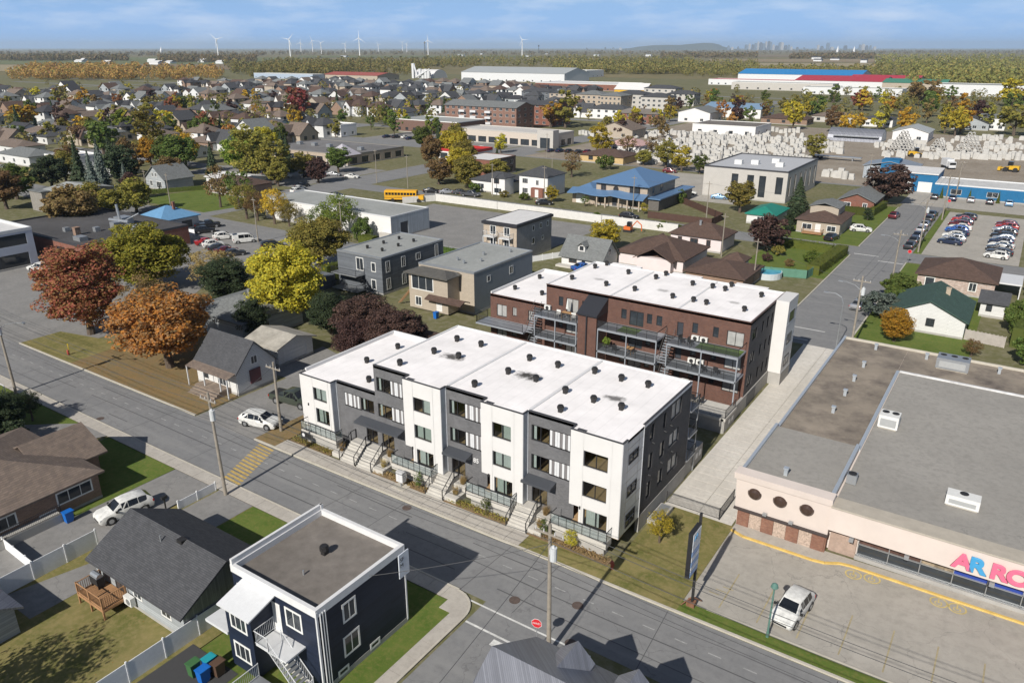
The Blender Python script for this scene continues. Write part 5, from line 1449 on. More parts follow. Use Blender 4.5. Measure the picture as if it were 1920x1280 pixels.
MB().box(-15.2, -7.65, 56.0, 56.7, 1.84, 1.978).build('dark_band', plain('dark_band', (0.05, 0.04, 0.04)), ST)
pw = 7.1 / 7
for i in range(7):
    MB().box(-14.95 + i * pw + .01, -14.95 + (i + 1) * pw - .01, 56.45 + (.04 if i % 2 else 0), 56.62, .1, 1.84).build('brick_panel' if i % 2 == 0 else 'pebble_panel', STBR if i % 2 == 0 else STONE, ST)
MB().box(-7.85, -7.75, 56.5, 57.5, .1, 2.7).build('corner_pier', STBR, ST)
DOME = plain('dome_bronze', (0.07, 0.045, 0.035), 0.15, 0.2)
for x in (-13.6, -11.55, -9.45):
    yy = 55.98; zc = 3.85; mb = MB(); R_ = .52
    prev = None
    for i in range(7):
        a = i / 6 * PI / 2; rr, dd = R_ * math.cos(a), .34 * math.sin(a)
        ring = [(x + rr * math.cos(t_ * PI / 10), yy - dd - .02, zc + rr * math.sin(t_ * PI / 10)) for t_ in range(20)]
        if prev:
            for k in range(20): mb.quad(prev[k], prev[(k + 1) % 20], ring[(k + 1) % 20], ring[k])
        prev = ring
    mb.build('dome_window', DOME, ST, smooth=True)
    MB().tube((x, 56.1, zc), (x, yy - .05, zc), .6, .57, 20).build('dome_ring', plain('dome_ring', (0.10, 0.075, 0.065), .4), ST)
for x in (-12.6, -10.5, -5.9, -2.0, 3.5, 9): MB().box(x - .16, x + .16, 55.65 if x > -7.7 else 55.85, 56.1, 2.35 if x > -7.7 else 2.1, 2.62 if x > -7.7 else 2.32).build('wall_light', STEEL, ST)
# shop windows
MB().box(-7.6, -5.6, 57.1, 57.38, .12, 2.7).build('side_panel', mat('stone_panel', (0.36, 0.27, 0.22), .9, .2, 3), ST)
AD = [plain('ad_blue', (0.02, 0.05, 0.28)), mat('ad_brown', (0.09, 0.05, 0.04), .5, .5, 2.0), mat('ad_photo', (0.25, 0.2, 0.14), .5, .7, 3.0), plain('ad_gold', (0.55, 0.38, 0.04))]
for i in range(14):
    x0 = -5.5 + i * 2.2
    mb = MB(); mb.box(x0, x0 + .06, 57.05, 57.3, .5, 2.7).box(x0, x0 + 2.2, 57.05, 57.3, .45, .55).box(x0, x0 + 2.2, 57.05, 57.3, 1.5, 1.55); w = mb.build('shop_window', STEEL, ST)
    MB().box(x0 + .06, x0 + 2.2, 57.2, 57.24, .55, 1.5).build('pane', GL, w); MB().box(x0 + .06, x0 + 2.2, 57.2, 57.24, 1.55, 2.7).build('poster', AD[(1, 1, 2, 0, 0, 0, 2, 3, 3, 0, 1, 2, 0, 0)[i]], w)
MB().box(-5.6, 60, 57.0, 57.3, .1, .44).build('stall_riser', FOUND, ST)
# roof parapets and plant
mb = MB(); mb.box(-15.1, -14.85, 56.7, 66.5, Z1 - .3, Z1 + .06).box(-15.05, -14.8, 66.5, 95.6, 4.5, 5.05).box(-8.0, -7.72, 56.75, 66.4, Z1 - .3, Z1 + .05).box(-7.95, -7.65, 66.4, 87.5, 4.5, 5.0); mb.build('parapet', FLASH, ST)
MB().box(-7.64, 60, 87.45, 87.75, 4.5, 4.98).build('roof_kerb', mat('kerb_white', (0.6, 0.6, 0.6), .7, .25, 1.0), ST)
MB().box(-15.0, 60, 95.4, 95.6, 4.5, 5.0).build('parapet', KERB, ST)
def rooftop_unit(x, y, z, sx, sy, h, fans, label, m=ACW):
    t = thing('rooftop_unit', label, 'hvac unit', (x, y, z), 'roof top cooling units')
    MB().box(-sx, sx, -sy, sy, .12, h).build('case', m, t, local=True); MB().box(-sx + .08, sx - .08, -sy + .08, sy - .08, 0, .12).build('base', KERB, t, local=True)
    for i in range(fans):
        fx = (-sx + sx * 2 * (i + .5) / fans)
        MB().tube((fx, sy * .35, h), (fx, sy * .35, h + .03), .32, .32, 14).build('fan', TRIMP, t, local=True)
    MB().box(-sx * .8, sx * .8, -sy - .012, -sy, .3, h - .3).build('grille', plain('hvac_grille', (0.36, 0.37, 0.37)), t, local=True)
    return t
rooftop_unit(*G(1665, 800, 4.8), 4.83, .85, .75, 1.35, 2, 'white box unit with two fans beside the roof flashing')
rooftop_unit(*G(1803, 948, 4.8), 4.83, 1.15, .6, .95, 1, 'long white cooling unit in the middle of the grey roof')
t = rooftop_unit(*G(1785, 690, 4.75), 4.73, 1.6, 1.0, 1.3, 3, 'large grey unit on the brown back roof', STEEL)
x, y = G(1596, 905, 4.8)
t = thing('condenser', 'small grey round topped condenser near the fascia', 'hvac unit', (x, y, 4.83)); MB().box(-.38, .38, -.38, .38, .05, .85).build('case', STEEL, t, local=True); MB().tube((0, 0, .85), (0, 0, .9), .33, .33, 14).build('fan', TRIMP, t, local=True)
for i, (px, py) in enumerate(((1642, 655), (1619, 688), (1601, 714), (1584, 741), (1562, 773), (1737, 673), (1873, 700), (1473, 890))):
    x, y = G(px, py, 4.75 if i < 7 else 5.2); z = 4.73 if i < 7 else 5.18
    MB().box(x - .14, x + .14, y - .14, y + .14, z, z + .6).box(x - .2, x + .2, y - .2, y + .2, z + .6, z + .72).build('roof_vent', FLASH, ST)
# letters on the fascia, leaning with it
PINKL = plain('letter_pink', (0.72, 0.16, 0.27), .35); BLUEL = plain('letter_blue', (0.06, 0.33, 0.62), .35)
tilt = PI / 2 + math.atan2(.3, 2.25)
for ch, px, m in (('A', 1784, PINKL), ('R', 1815, BLUEL), ('R', 1852, PINKL), ('O', 1882, PINKL), ('S', 1921, PINKL)):
    dd = _fw * FPX + _rt * (px - 960) - _up * ((1062 if px < 1840 else 1085 if px < 1870 else 1095) - 640)
    x = dd.x * 55.7 / dd.y
    o = text(ch, 1.75, m, (x, 55.66, 3.15), (tilt, 0, 0), .06, ST, 'sign_letter', bold=.055)
# pole sign
t = thing('pole_sign', 'tall dark pole sign with pale blue panels beside the dry lawn', 'sign', (-14.2, 44.7, 0))
MB().box(-14.32, -14.16, 44.55, 44.75, 0, 8.0).build('post', BLACKM, t)
MB().box(-14.6, -14.0, 44.4, 44.9, .1, .5).build('footing', mat('rust', (0.2, 0.1, 0.06), .9, .3, 3), t)
MB().box(-14.40, -14.08, 42.9, 44.5, 3.6, 7.3).build('cabinet', BLACKM, t)
PANB = plain('panel_blue', (0.22, 0.36, 0.62), .4); PANW = plain('panel_white', (0.62, 0.66, 0.72), .4)
for i in range(6):
    MB().box(-14.08, -14.05, 43.0, 44.4, 3.7 + i * .42, 4.06 + i * .42).build('sign_panel', PANB if i % 2 == 0 else PANW, t)
MB().box(-14.08, -14.05, 43.0, 44.4, 6.22, 7.2).build('sign_panel', PANW, t)
text('AR', .55, BLUEL, (-14.04, 43.2, 6.6), (PI / 2, 0, PI / 2), .01, t, 'sign_letter')
for a in ((-14.9, 44.2), (-13.8, 45.4)): MB().path([(-14.25, 44.65, .9), (a[0], a[1], .2)], .05, 5).build('guard_brace', mat('rust', (0.2, 0.1, 0.06)), t)
t = thing('lot_lamp', 'green post lamp with round head beside the white car', 'street lamp', (-8.74, 44.55, 0))
LGRN = plain('lamp_green', (0.10, 0.20, 0.17), .5)
MB().tube((-8.74, 44.55, 0), (-8.74, 44.55, 4.1), .075, .055, 10).tube((-8.74, 44.55, 0), (-8.74, 44.55, .5), .11, .1, 10).build('post', LGRN, t); MB().tube((-8.74, 44.55, 4.1), (-8.74, 44.55, 4.28), .08, .26, 12).tube((-8.74, 44.55, 4.28), (-8.74, 44.55, 4.5), .26, .2, 12).tube((-8.74, 44.55, 4.5), (-8.74, 44.55, 4.6), .2, .05, 12).build('lamp_head', LGRN, t)
car(-8.0, 47.9, -98, 'hatch', 'white', 'white hatchback with black roof edge alone in the store lot')

# ------------------------------------------------------------------ near houses
SH_DK = mat('shingle_charcoal', (0.062, 0.064, 0.070), 0.9, 0.12, 1.2, 0.3, tex='shingle', tsc=1.6, col2=(0.085, 0.087, 0.094))
SH_BR = mat('shingle_brown', (0.20, 0.155, 0.125), 0.9, 0.15, 1.0, 0.3, tex='shingle', tsc=1.3, col2=(0.145, 0.115, 0.098))
SH_DB = mat('shingle_dark_brown', (0.115, 0.075, 0.06), 0.9, 0.12, 1.2, 0.3, tex='shingle', tsc=1.5)
SH_GY = mat('shingle_grey', (0.20, 0.21, 0.21), 0.9, 0.12, 1.2, 0.3, tex='shingle', tsc=1.5)
SH_GN = mat('shingle_green', (0.055, 0.10, 0.085), 0.9, 0.15, 1.2, 0.3, tex='shingle', tsc=1.5)
TARG = mat('tar_gravel_roof', (0.165, 0.148, 0.132), 0.95, 0.2, 1.2, 0.2, big=.18)
LGRV = mat('pale_gravel_roof', (0.30, 0.31, 0.30), 0.95, 0.12, 1.5, 0.2, big=.1)
WROOF = mat('white_roof', (0.62, 0.61, 0.60), 0.8, 0.08, .8)
NAVY = mat('navy_siding', (0.016, 0.024, 0.048), 0.55, 0.08, 1.0, 0.3, tex='siding', tsc=1.0)
LGREY = mat('pale_grey_siding', (0.40, 0.43, 0.45), 0.7, 0.06, 1.0, 0.3, tex='siding', tsc=1.0)
DGREY = mat('dark_grey_siding', (0.15, 0.165, 0.185), 0.7, 0.08, 1.0, 0.3, tex='siding', tsc=1.0)
WSID = mat('white_siding', (0.66, 0.66, 0.65), 0.7, 0.05, 1.0, 0.25, tex='siding', tsc=1.0, col2=(0.62, 0.62, 0.61))
BEIGE = mat('beige_brick', (0.46, 0.37, 0.28), 0.85, 0.1, 1.0, 0.25, tex='brick', tsc=2.2)
TANS = mat('tan_siding', (0.42, 0.365, 0.295), 0.8, 0.06, 1.0, 0.25, tex='siding', tsc=1.0, col2=(0.40, 0.345, 0.28))
RBR = mat('red_brick', (0.25, 0.095, 0.06), 0.85, 0.12, 1.0, 0.3, tex='brick', tsc=2.2)
BUFF = mat('buff_brick', (0.30, 0.19, 0.13), 0.85, 0.15, 1.0, 0.3, tex='brick', tsc=2.2)
WSTUC = mat('white_stucco', (0.70, 0.69, 0.68), 0.85, 0.05, 0.8)
PSTUC = mat('pink_stucco', (0.68, 0.60, 0.60), 0.85, 0.05, 0.8)
GSTUC = mat('grey_stucco', (0.46, 0.44, 0.41), 0.85, 0.06, 0.8)
BLUEM = plain('blue_roof_metal', (0.12, 0.22, 0.38), 0.4, 0.2)
BLUEW = mat('blue_wall', (0.015, 0.13, 0.28), 0.6, 0.1, 1.0)
RIBM = mat('ribbed_metal_roof', (0.33, 0.34, 0.38), 0.4, 0.06, 1.0, 0.6, metal=.5, tex='siding_v', tsc=1.4)
CORR = mat('corrugated_wall', (0.50, 0.55, 0.60), 0.5, 0.08, 1.0, 0.6, metal=.3, tex='siding_v', tsc=1.6)
# navy duplex
t = building('navy_duplex', 'navy sided two storey duplex with white trimmed flat roof and outside stair', 'house', -38.3, -30.35, 24.0, 31.9, 6.5, NAVY, TARG, 'flat', south=[(.45, 3.9, 1.9, 5.2, 'w2'), (.75, 1.2, 2.2, 2.45, 'w2'), (5.1, 4.15, 6.5, 5.5, 'w'), (3.6, 3.3, 4.5, 5.35, 'd'), (3.7, .5, 4.6, 2.5, 'd')], east=[(2.1, 4.15, 3.15, 5.5, 'w'), (1.95, 1.55, 3.25, 3.0, 'w'), (1.3, .4, 2.1, .8, 'w0'), (4.2, .4, 5.0, .8, 'w0')], base=.5, parapet=.4, cop=EDGE, trim=.07)
t['label'] = 'navy sided two storey duplex with white trimmed flat roof and outside stair'
for (x, y) in ((-34.3, 29.3), ): roof_vent(t, *G(1010 / 3.2 + 380 - 0 + -62, 0, 0) if False else (-34.5, 28.6), 6.1, 1.1)
MB().tube((-34.0, 26.3, 6.1), (-34.0, 26.3, 6.45), .06, .06, 8).build('roof_pipe', STEEL, t)
MB().box(-38.35, -38.15, 24.0, 31.9, 6.1, 6.95).box(-38.3, -38.1, 31.7, 31.9, 6.1, 6.95).build('raised_parapet', EDGE, t)
pr = MB(); pr.v += [(-37.2, 21.9, 5.35), (-34.1, 21.9, 5.35), (-34.1, 24.0, 5.95), (-37.2, 24.0, 5.95), (-37.2, 21.9, 5.25), (-34.1, 21.9, 5.25), (-34.1, 24.0, 5.85), (-37.2, 24.0, 5.85)]
for q in ((0, 1, 2, 3), (7, 6, 5, 4), (0, 4, 5, 1), (1, 5, 6, 2), (3, 7, 4, 0)): pr.f.append(q); pr.m.append(0)
pr.build('porch_roof', WHITEM, t)
MB().box(-37.0, -34.5, 22.3, 23.99, .4, 5.3).build('porch_block', NAVY, t)
PW = Wall((-37.0, 22.3), (1, 0)); window(t, PW, (.5, 3.7, 2.0, 4.9, 'w2'), 0, trim=.07); window(t, PW, (.5, 1.3, 2.0, 2.5, 'w2'), 0, trim=.07)
MB().box(-39.3, -37.0, 22.2, 24.2, 2.75, 2.95).build('side_awning', WHITEM, t)
for yy in (24.02, ): 
    for k in range(3): MB().tube((-30.28 + k * .0, 24.25 + k * .2, .4), (-30.28, 24.25 + k * .2, 6.2), .05, .05, 6).build('downpipe', WHITEM, t)
MB().box(-30.42, -30.3, 31.82, 31.94, .3, 6.4).box(-30.4, -30.28, 23.95, 24.08, .3, 6.4).build('corner_trim', WHITEM, t)
MB().box(-34.4, -31.6, 22.4, 23.98, 3.1, 3.22).build('landing', WHITEM, t)
railing('stair_rail', WHITEM, [(-34.45, 23.9), (-34.45, 22.4), (-33.2, 22.4)], 3.22, 1.0, .13, t, .014, .03)
for i in range(12):
    q = i / 11; MB().box(-33.1 + q * 2.4, -32.85 + q * 2.4, 22.4, 23.4, 3.05 - 2.3 * q, 3.1 - 2.3 * q).build('stair_tread', STEEL, t)
railing('stair_rail', WHITEM, [(-33.2, 22.38, 3.1), (-30.6, 22.38, .75)], 0, 1.0, .16, t, .014, .03)
railing('stair_rail', WHITEM, [(-33.2, 23.45, 3.1), (-30.6, 23.45, .75)], 0, 1.0, .16, t, .014, .03)
MB().box(-34.5, -30.4, 19.8, 22.35, .55, .7).build('porch_deck', STEEL, t)
railing('stair_rail', WHITEM, [(-34.4, 22.3), (-34.4, 19.9), (-30.5, 19.9), (-30.5, 23.3)], .7, 1.0, .13, t, .014, .03)
sg = thing('wall_sign', 'white board sign on the navy house corner reading SF M', 'sign', (-30.2, 31.6, 5.0))
MB().box(-30.27, -30.2, 31.2, 32.2, 4.2, 6.1).build('board', PANW, sg)
text('SF', .42, BLACKM, (-30.19, 31.3, 5.5), (PI / 2, 0, PI / 2), .006, sg, 'lettering'); text('M', .42, BLACKM, (-30.19, 31.3, 5.05), (PI / 2, 0, PI / 2), .006, sg, 'lettering')
for i, (x, y, b, l, lb) in enumerate(((-38.0, 21.2, BINB, BINT, 'blue bin with teal lid behind the navy house'), (-38.5, 20.4, BING, BING, 'green bin at the corner of the fence'), (-37.5, 20.4, BINB, BINB, 'blue lidded bin in front of the brown bin'), (-37.2, 21.3, BINBR, BINBR, 'brown bin nearest the navy house wall'))): bin_(x, y, b, l, lb, .12)
# dark roofed bungalow with deck
t = building('grey_bungalow', 'pale grey bungalow with charcoal gable roof and wooden deck', 'house', -52.4, -41.5, 21.9, 29.0, 2.6, LGREY, SH_DK, 'gable', 2.0, south=[(2.6, .6, 3.9, 2.2, 'b'), (4.9, 1.2, 5.9, 1.9, 'w'), (8.3, 1.2, 9.4, 1.9, 'w')], wall2=RIBM, axis='x', trim=.05)
MB().box(-46.2, -45.6, 25.0, 25.5, 4.45, 4.75).build('roof_hatch', VENT, t); MB().tube((-47.6, 24.6, 4.2), (-47.6, 24.6, 4.75), .06, .06, 8).build('roof_pipe', STEEL, t)
DECKW = mat('deck_wood', (0.36, 0.20, 0.10), 0.8, 0.2, 2.0)
d = thing('wooden_deck', 'raised brown wooden deck with railing behind the grey bungalow', 'deck', (-49.9, 20.8, 0))
for i in range(16): MB().box(-51.6 + i * .215, -51.6 + i * .215 + .2, 19.9, 21.85, .92, .98).build('plank', DECKW, d)
for x, y in ((-51.5, 19.95), (-48.25, 19.95), (-51.5, 21.7), (-48.25, 21.7), (-49.9, 19.95)): MB().box(x - .06, x + .06, y - .06, y + .06, 0, 1.95).build('post', DECKW, d)
railing('railing', DECKW, [(-51.5, 21.7), (-51.5, 19.95), (-48.25, 19.95), (-48.25, 21.7)], .98, .92, .14, d, .02, .04)
MB().box(-51.6, -48.15, 19.9, 21.85, .75, .918).build('frame', DECKW, d)
t = thing('barbecue', 'covered black barbecue on the wooden deck', 'barbecue', (-51.0, 21.2, .98)); MB().box(-.5, .5, -.3, .3, .35, .9).build('cabinet', TRIMP, t, local=True); MB().tube((-.45, 0, .95), (.45, 0, .95), .26, .26, 10).build('lid', STEEL, t, local=True); MB().box(-.45, -.4, -.25, .25, 0, .35).box(.4, .45, -.25, .25, 0, .35).build('leg', TRIMP, t, local=True)
t = thing('heat_pump', 'white heat pump on the grey bungalow wall', 'air conditioner', (-47.7, 21.6, .6)); MB().box(-.45, .45, -.18, .18, 0, .7).build('case', ACW, t, local=True); MB().tube((.1, -.18, .35), (.1, -.195, .35), .26, .26, 12).build('fan_grille', STEEL, t, local=True)
# brown roofed brick bungalow
t = building('brick_bungalow', 'brick bungalow with mottled brown hip roof beside the shaded drive', 'house', -78, -63.9, 16, 28.6, 2.7, BUFF, SH_BR, 'hip', 2.3, east=[(7.3, .5, 8.6, 1.0, 'w0'), (8.9, 1.2, 11.9, 2.3, 'w2'), (3.5, 1.2, 5.6, 2.3, 'w2')], trim=.06)
gable_roof(-74.5, -67.5, 26, 30.9, 2.82, 1.7, 'y', .45).build('roof', SH_BR, t); MB().box(-74.3, -67.7, 28.61, 30.7, .3, 2.8).build('front_wing', BUFF, t)
MB().box(-63.9, -62.9, 18.0, 24.6, 0, .9).build('side_porch', FOUND, t); railing('porch_rail', BLACKM, [(-63.8, 18.0), (-62.95, 18.0), (-62.95, 24.6)], .9, .9, .14, t)
bin_(-62.5, 24.9, BINB, BINB, 'blue recycling bin by the brick bungalow porch', .1)
t = building('garden_shed', 'grey roofed garden shed at the photo edge', 'shed', -57.5, -52.0, 11.5, 16.0, 2.3, LGREY, RIBM, 'gable', 1.2, axis='x', trim=.04, base=.1)
# metal roofed house at the bottom
t = building('metal_roofed_house', 'house with ribbed grey metal roof and two gabled dormers', 'house', -19.2, 4, 22.6, 31.4, 4.4, WSID, RIBM, 'gable', 2.7, axis='x', oh=.3)
for x in (-16.2, -12.4):
    MB().box(x - .85, x + .85, 28.3, 30.5, 4.5, 5.45).build('dormer', NAVY, t)
    gable_roof(x - .85, x + .85, 27.9, 30.6, 5.5, .8, 'y', .3).build('dormer_roof', RIBM, t)
# fences south of the street
fence('vinyl_fence', 'white panel fence between the two back gardens', [(-57.0, 12), (-57.0, 16.9), (-57.1, 24.4)], 1.7, VINYL)
fence('vinyl_fence', 'white panel fence beside the navy house', [(-41.4, 10), (-41.4, 25.4)], 1.7, VINYL)
fence('vinyl_fence', 'short white panel fence by the street pole', [(-56.3, 31.2), (-56.3, 35.0)], 1.0, VINYL, 2.0)
fence('vinyl_fence', 'low white fence beside the brick bungalow porch', [(-63.2, 20.0), (-57.1, 19.8)], 1.1, VINYL, 2.0)
car(-59.6, 28.2, -100, 'suv', 'white', 'white SUV with sunroof on the shaded drive', .115)
o = MB().box(-59.9, -59.2, 28.2, 29.3, 1.79, 1.80); 
t = thing('mailbox_post', 'dark roadside mailbox on a post near the white SUV', 'mailbox', (-57.3, 30.6, .1)); MB().box(-.05, .05, -.05, .05, 0, 1.1).build('post', BLACKM, t, local=True); MB().box(-.12, .12, -.25, .25, 1.1, 1.38).build('box', BLACKM, t, local=True)
# soccer goal
t = thing('soccer_goal', 'small white goal frame on the lawn by the pole', 'goal', (*G(4, 742), .1)); MB().path([(-1.2, 0, 0), (-1.2, 0, 1.5), (1.2, 0, 1.5), (1.2, 0, 0)], .05, 6).build('frame', WHITEM, t, local=True); MB().path([(-1.2, 0, 1.5), (-1.2, -.8, 0), (1.2, -.8, 0), (1.2, 0, 1.5)], .03, 5).build('net_stay', WHITEM, t, local=True)
# house with dark gable, garage behind
t = building('gabled_house', 'small white house with steep dark gable roof beside the orange tree', 'house', -79.2, -71.6, 49.3, 54.9, 3.0, WSID, SH_DK, 'gable', 3.0, south=[(1.2, .9, 2.3, 2.4, 'w0'), (2.5, .4, 3.4, 2.5, 'd'), (3.9, .8, 5.9, 2.3, 'w')], east=[(2.2, 3.3, 3.1, 4.3, 'w')], axis='x', trim=.06, oh=.25)
MB().box(-71.7, -71.45, 51.1, 52.6, 1.0, 2.7).build('dark_sign', plain('sign_maroon', (0.09, 0.03, 0.04)), t)
mb = MB(); mb.v += [(-79.4, 47.9, 2.6), (-71.5, 47.9, 2.6), (-71.5, 49.29, 3.0), (-79.4, 49.29, 3.0)]; mb.f.append((0, 1, 2, 3)); mb.m.append(0); mb.build('porch_roof', SH_BR, t)
for i in range(4): MB().box(-77.5, -72.9, 46.6 + i * .35, 49.28, i * .2, .2 + i * .2).build('step', mat('worn_step', (0.25, 0.2, 0.16), .9, .3), t)
for x in (-79.2, -76, -73, -71.7): MB().box(x - .06, x + .06, 47.95, 48.07, 0, 2.6).build('porch_post', WHITEM, t)
t = building('garage', 'low white garage with pale weathered roof behind the gabled house', 'garage', -80.5, -74.6, 57.8, 63.5, 2.6, WSID, mat('weathered_roof', (.34, .32, .28), .9, .3, .8), 'gable', .9, south=[(2.2, .2, 3.2, 2.1, 'd')], east=[(.9, .2, 4.6, 2.2, 'g')], axis='x')
t = building('grey_bungalow', 'low house with pale grey gravel roof behind the orange tree', 'house', -97, -85, 60.5, 71, 3.0, LGREY, SH_GY, 'hip', 1.6, east=[(3, 1, 4.6, 2.2, 'w')])
chimney(t, -90, 66, 4.2, 5.6, STEEL, .4)
t = building('garden_house', 'dark brown hip roofed house hidden behind the purple tree', 'house', -68, -59.5, 64.5, 73, 2.6, BUFF, SH_DB, 'hip', 2.0)
# apartment blocks in the middle ground
t = building('grey_apartment_house', 'dark grey apartment house with pale roof and six roof vents', 'house', -94.5, -84.4, 87.6, 103.5, 6.3, DGREY, LGRV, 'flat', south=[(4.4, 3.6, 6.0, 5.7, 'w'), (7.8, 3.8, 8.7, 5.3, 'w0'), (7.6, .8, 8.6, 2.4, 'w0')], east=[(1.0, 3.7, 1.9, 5.5, 'w'), (4.8, 3.8, 5.7, 5.5, 'w'), (8.5, 4.2, 9.6, 5.3, 'w'), (13.6, 3.2, 14.4, 5.8, 'w'), (1.0, .8, 1.9, 2.6, 'w'), (4.8, .8, 5.7, 2.6, 'w'), (7.8, .9, 9.4, 2.4, 'w')], parapet=.12, cop=STEEL, trim=.06)
for i in range(3):
    for j in range(2): roof_vent(t, -91.2 + j * 3.4, 91.5 + i * 4.0, 6.2, .9)
for z in (3.1, .5):
    MB().box(-94, -88.2, 85.4, 87.5, z - .15, z).build('balcony_deck', STEEL, t); railing('balcony_rail', BLACKM, [(-93.9, 85.5), (-88.3, 85.5), (-88.3, 87.4)], z, 1.0, .14, t)
for i in range(10): MB().box(-88.2 + i * .27, -87.95 + i * .27, 85.5, 86.4, 3.0 - i * .28, 3.05 - i * .28).build('stair_tread', BLACKM, t)
MB().box(-98.2, -95, 84.2, 87.2, 0, 2.1).build('lean_to', DGREY, t)
for i in range(5): bin_(-99.6 + i * .75, 81.9 + (i % 2) * .3, (BINB, BINB, BINB, BING, BINBR)[i], (BINB, BINB, BINB, BING, BING)[i], ('blue bin at the end of the row by the grey shed', 'second blue bin of the row by the grey shed', 'third blue bin of the row by the grey shed', 'green bin in the row by the grey shed', 'brown bin with green lid in the row by the shed')[i])
t = building('beige_apartment_house', 'beige and grey two storey house with brown glazed sunroom', 'house', -77.0, -66.2, 88.2, 104.5, 6.6, TANS, LGRV, 'flat', east=[(3.4, 4.4, 4.2, 5.3, 'w0'), (9.5, 4.2, 10.5, 5.4, 'w'), (5.2, 1.6, 6.2, 2.6, 'w')], wall2=mat('grey_panel_wall', (0.25, 0.27, 0.29), .7, .06), parapet=.12, cop=STEEL, trim=.06)
for i, (x, y) in enumerate(((-73, 93), (-71, 92), (-69.5, 94.5), (-71.5, 98), (-69, 102))): roof_vent(t, x, y, 6.5, .8, STEEL)
MB().box(-76.6, -69.0, 85.3, 88.19, .3, 6.0).build('sunroom', TANS, t)
mb = hip_roof(-76.8, -68.8, 84.9, 88.6, 6.0, .7, .3); mb.build('sunroom_roof', mat('sunroom_glass', (0.10, 0.095, 0.085), .2, .2), t)
PW = Wall((-76.6, 85.3), (1, 0)); window(t, PW, (.6, 3.4, 4.8, 5.6, 'w2'), 0, trim=.08); window(t, PW, (5.4, .6, 6.4, 2.4, 'd'), 0, trim=.05); window(t, PW, (1.2, .8, 2.4, 2.2, 'w'), 0, trim=.05)
gable_roof(-72.5, -66.0, 84.4, 86.4, 2.6, .4, 'x', .2).build('porch_roof', SH_DB, t)
for i in range(10): MB().box(-79.4 + i * .28, -79.15 + i * .28, 85.6, 86.5, .3 + i * .3, .35 + i * .3).build('stair_tread', DECKW, t)
bin_(-70.0, 83.6, BINB, BINB, 'blue bin beside the brown roof by the sunroom house')
t = building('brick_duplex', 'beige brick three storey block with white balconies and dark cornice', 'house', -85, -77.4, 116.6, 129.2, 7.3, BEIGE, WROOF, 'flat', south=even(7.6, 2, 1.3, 4.9, 6.6, 'w', .6, .6) + even(7.6, 2, 1.3, 2.6, 4.2, 'w', .6, .6) + even(7.6, 2, 1.2, .4, 1.9, 'd', .6, .6), east=[(5.5, 5.2, 6.2, 6.2, 'w0'), (8.2, 5.2, 8.9, 6.2, 'w0'), (10.8, 5.2, 11.4, 6.2, 'w0'), (5.4, 2.6, 6.3, 3.8, 'w0'), (9, 2.8, 9.6, 3.6, 'w0')], wall2=mat('grey_brick_side', (0.32, 0.31, 0.30), .85, .1, 1.0, tex='brick', tsc=2.2), parapet=.1, cop=plain('black_cornice', (.03, .03, .035)), trim=.05)
MB().box(-85.3, -77.1, 116.3, 129.4, 6.8, 7.28).build('mansard', plain('black_cornice', (.03, .03, .035)), t); MB().box(-84.9, -77.6, 117, 129, 7.281, 7.33).build('roof', WROOF, t)
for x in (-84.2, -80.6):
    for z in (4.7, 2.4): MB().box(x, x + 2.5, 115.2, 116.58, z - .12, z).build('balcony_deck', WHITEM, t); railing('balcony_rail', WHITEM, [(x, 116.5), (x, 115.25), (x + 2.5, 115.25), (x + 2.5, 116.5)], z, .95, .16, t)
    for q in (.05, 2.45): MB().box(x + q - .06, x + q + .06, 115.2, 115.32, 0, 4.6).build('balcony_post', WHITEM, t)
t = building('warehouse', 'long white warehouse with pale flat roof beside the street trees', 'warehouse', -150, -109.8, 117.5, 130.0, 4.9, WSTUC, LGRV, 'flat', east=[(3.0, .1, 5.4, 3.2, 'dd')], wall2=CORR, parapet=.1, cop=WHITEM)
MB().box(-112.5, -109.6, 116.6, 117.45, 0, 1.4).build('loading_wall', GSTUC, t)
t = building('cape_cottage', 'small white cottage with grey gable roof and little dormer', 'house', -69.8, -61.4, 120.4, 126.6, 2.2, WSID, SH_GY, 'gable', 3.0, south=[(1.6, .8, 3.2, 1.9, 'br'), (4.2, .3, 5.1, 2.0, 'w0')], east=[(2.6, 2.5, 3.5, 3.6, 'w')], axis='x', trim=.05)
MB().box(-66.6, -65.2, 120.9, 122.3, 3.0, 4.2).build('dormer', WSID, t); gable_roof(-66.6, -65.2, 120.8, 123.2, 4.2, .6, 'y', .2).build('dormer_roof', SH_GY, t); window(t, Wall((-66.6, 120.9), (1, 0)), (.35, 3.3, 1.05, 4.0, 'b'), 0, trim=.05)
MB().box(-70.3, -61.4, 119.0, 120.38, 0, .35).build('porch', STEPC, t)
t = building('brown_roofed_house', 'pink bungalow with wide brown hip roof behind the white roofs', 'house', -61.5, -48.5, 127, 139, 2.5, PSTUC, SH_DB, 'hip', 2.6); gable_roof(-57, -50, 125.2, 131, 2.6, 1.9, 'y', .4).build('roof', SH_DB, t); MB().box(-56.8, -50.2, 125.4, 127, .2, 2.55).build('front_wing', PSTUC, t)
t = building('brown_garage', 'brown roofed low garage beside the blue pool', 'garage', -46, -36, 122, 132, 2.3, BUFF, SH_DB, 'hip', 1.5)
t = building('brown_shed', 'small brown hip roofed shed by the green fence', 'shed', -43.5, -40, 134, 137.5, 2.0, WSID, SH_DB, 'hip', 1.2)
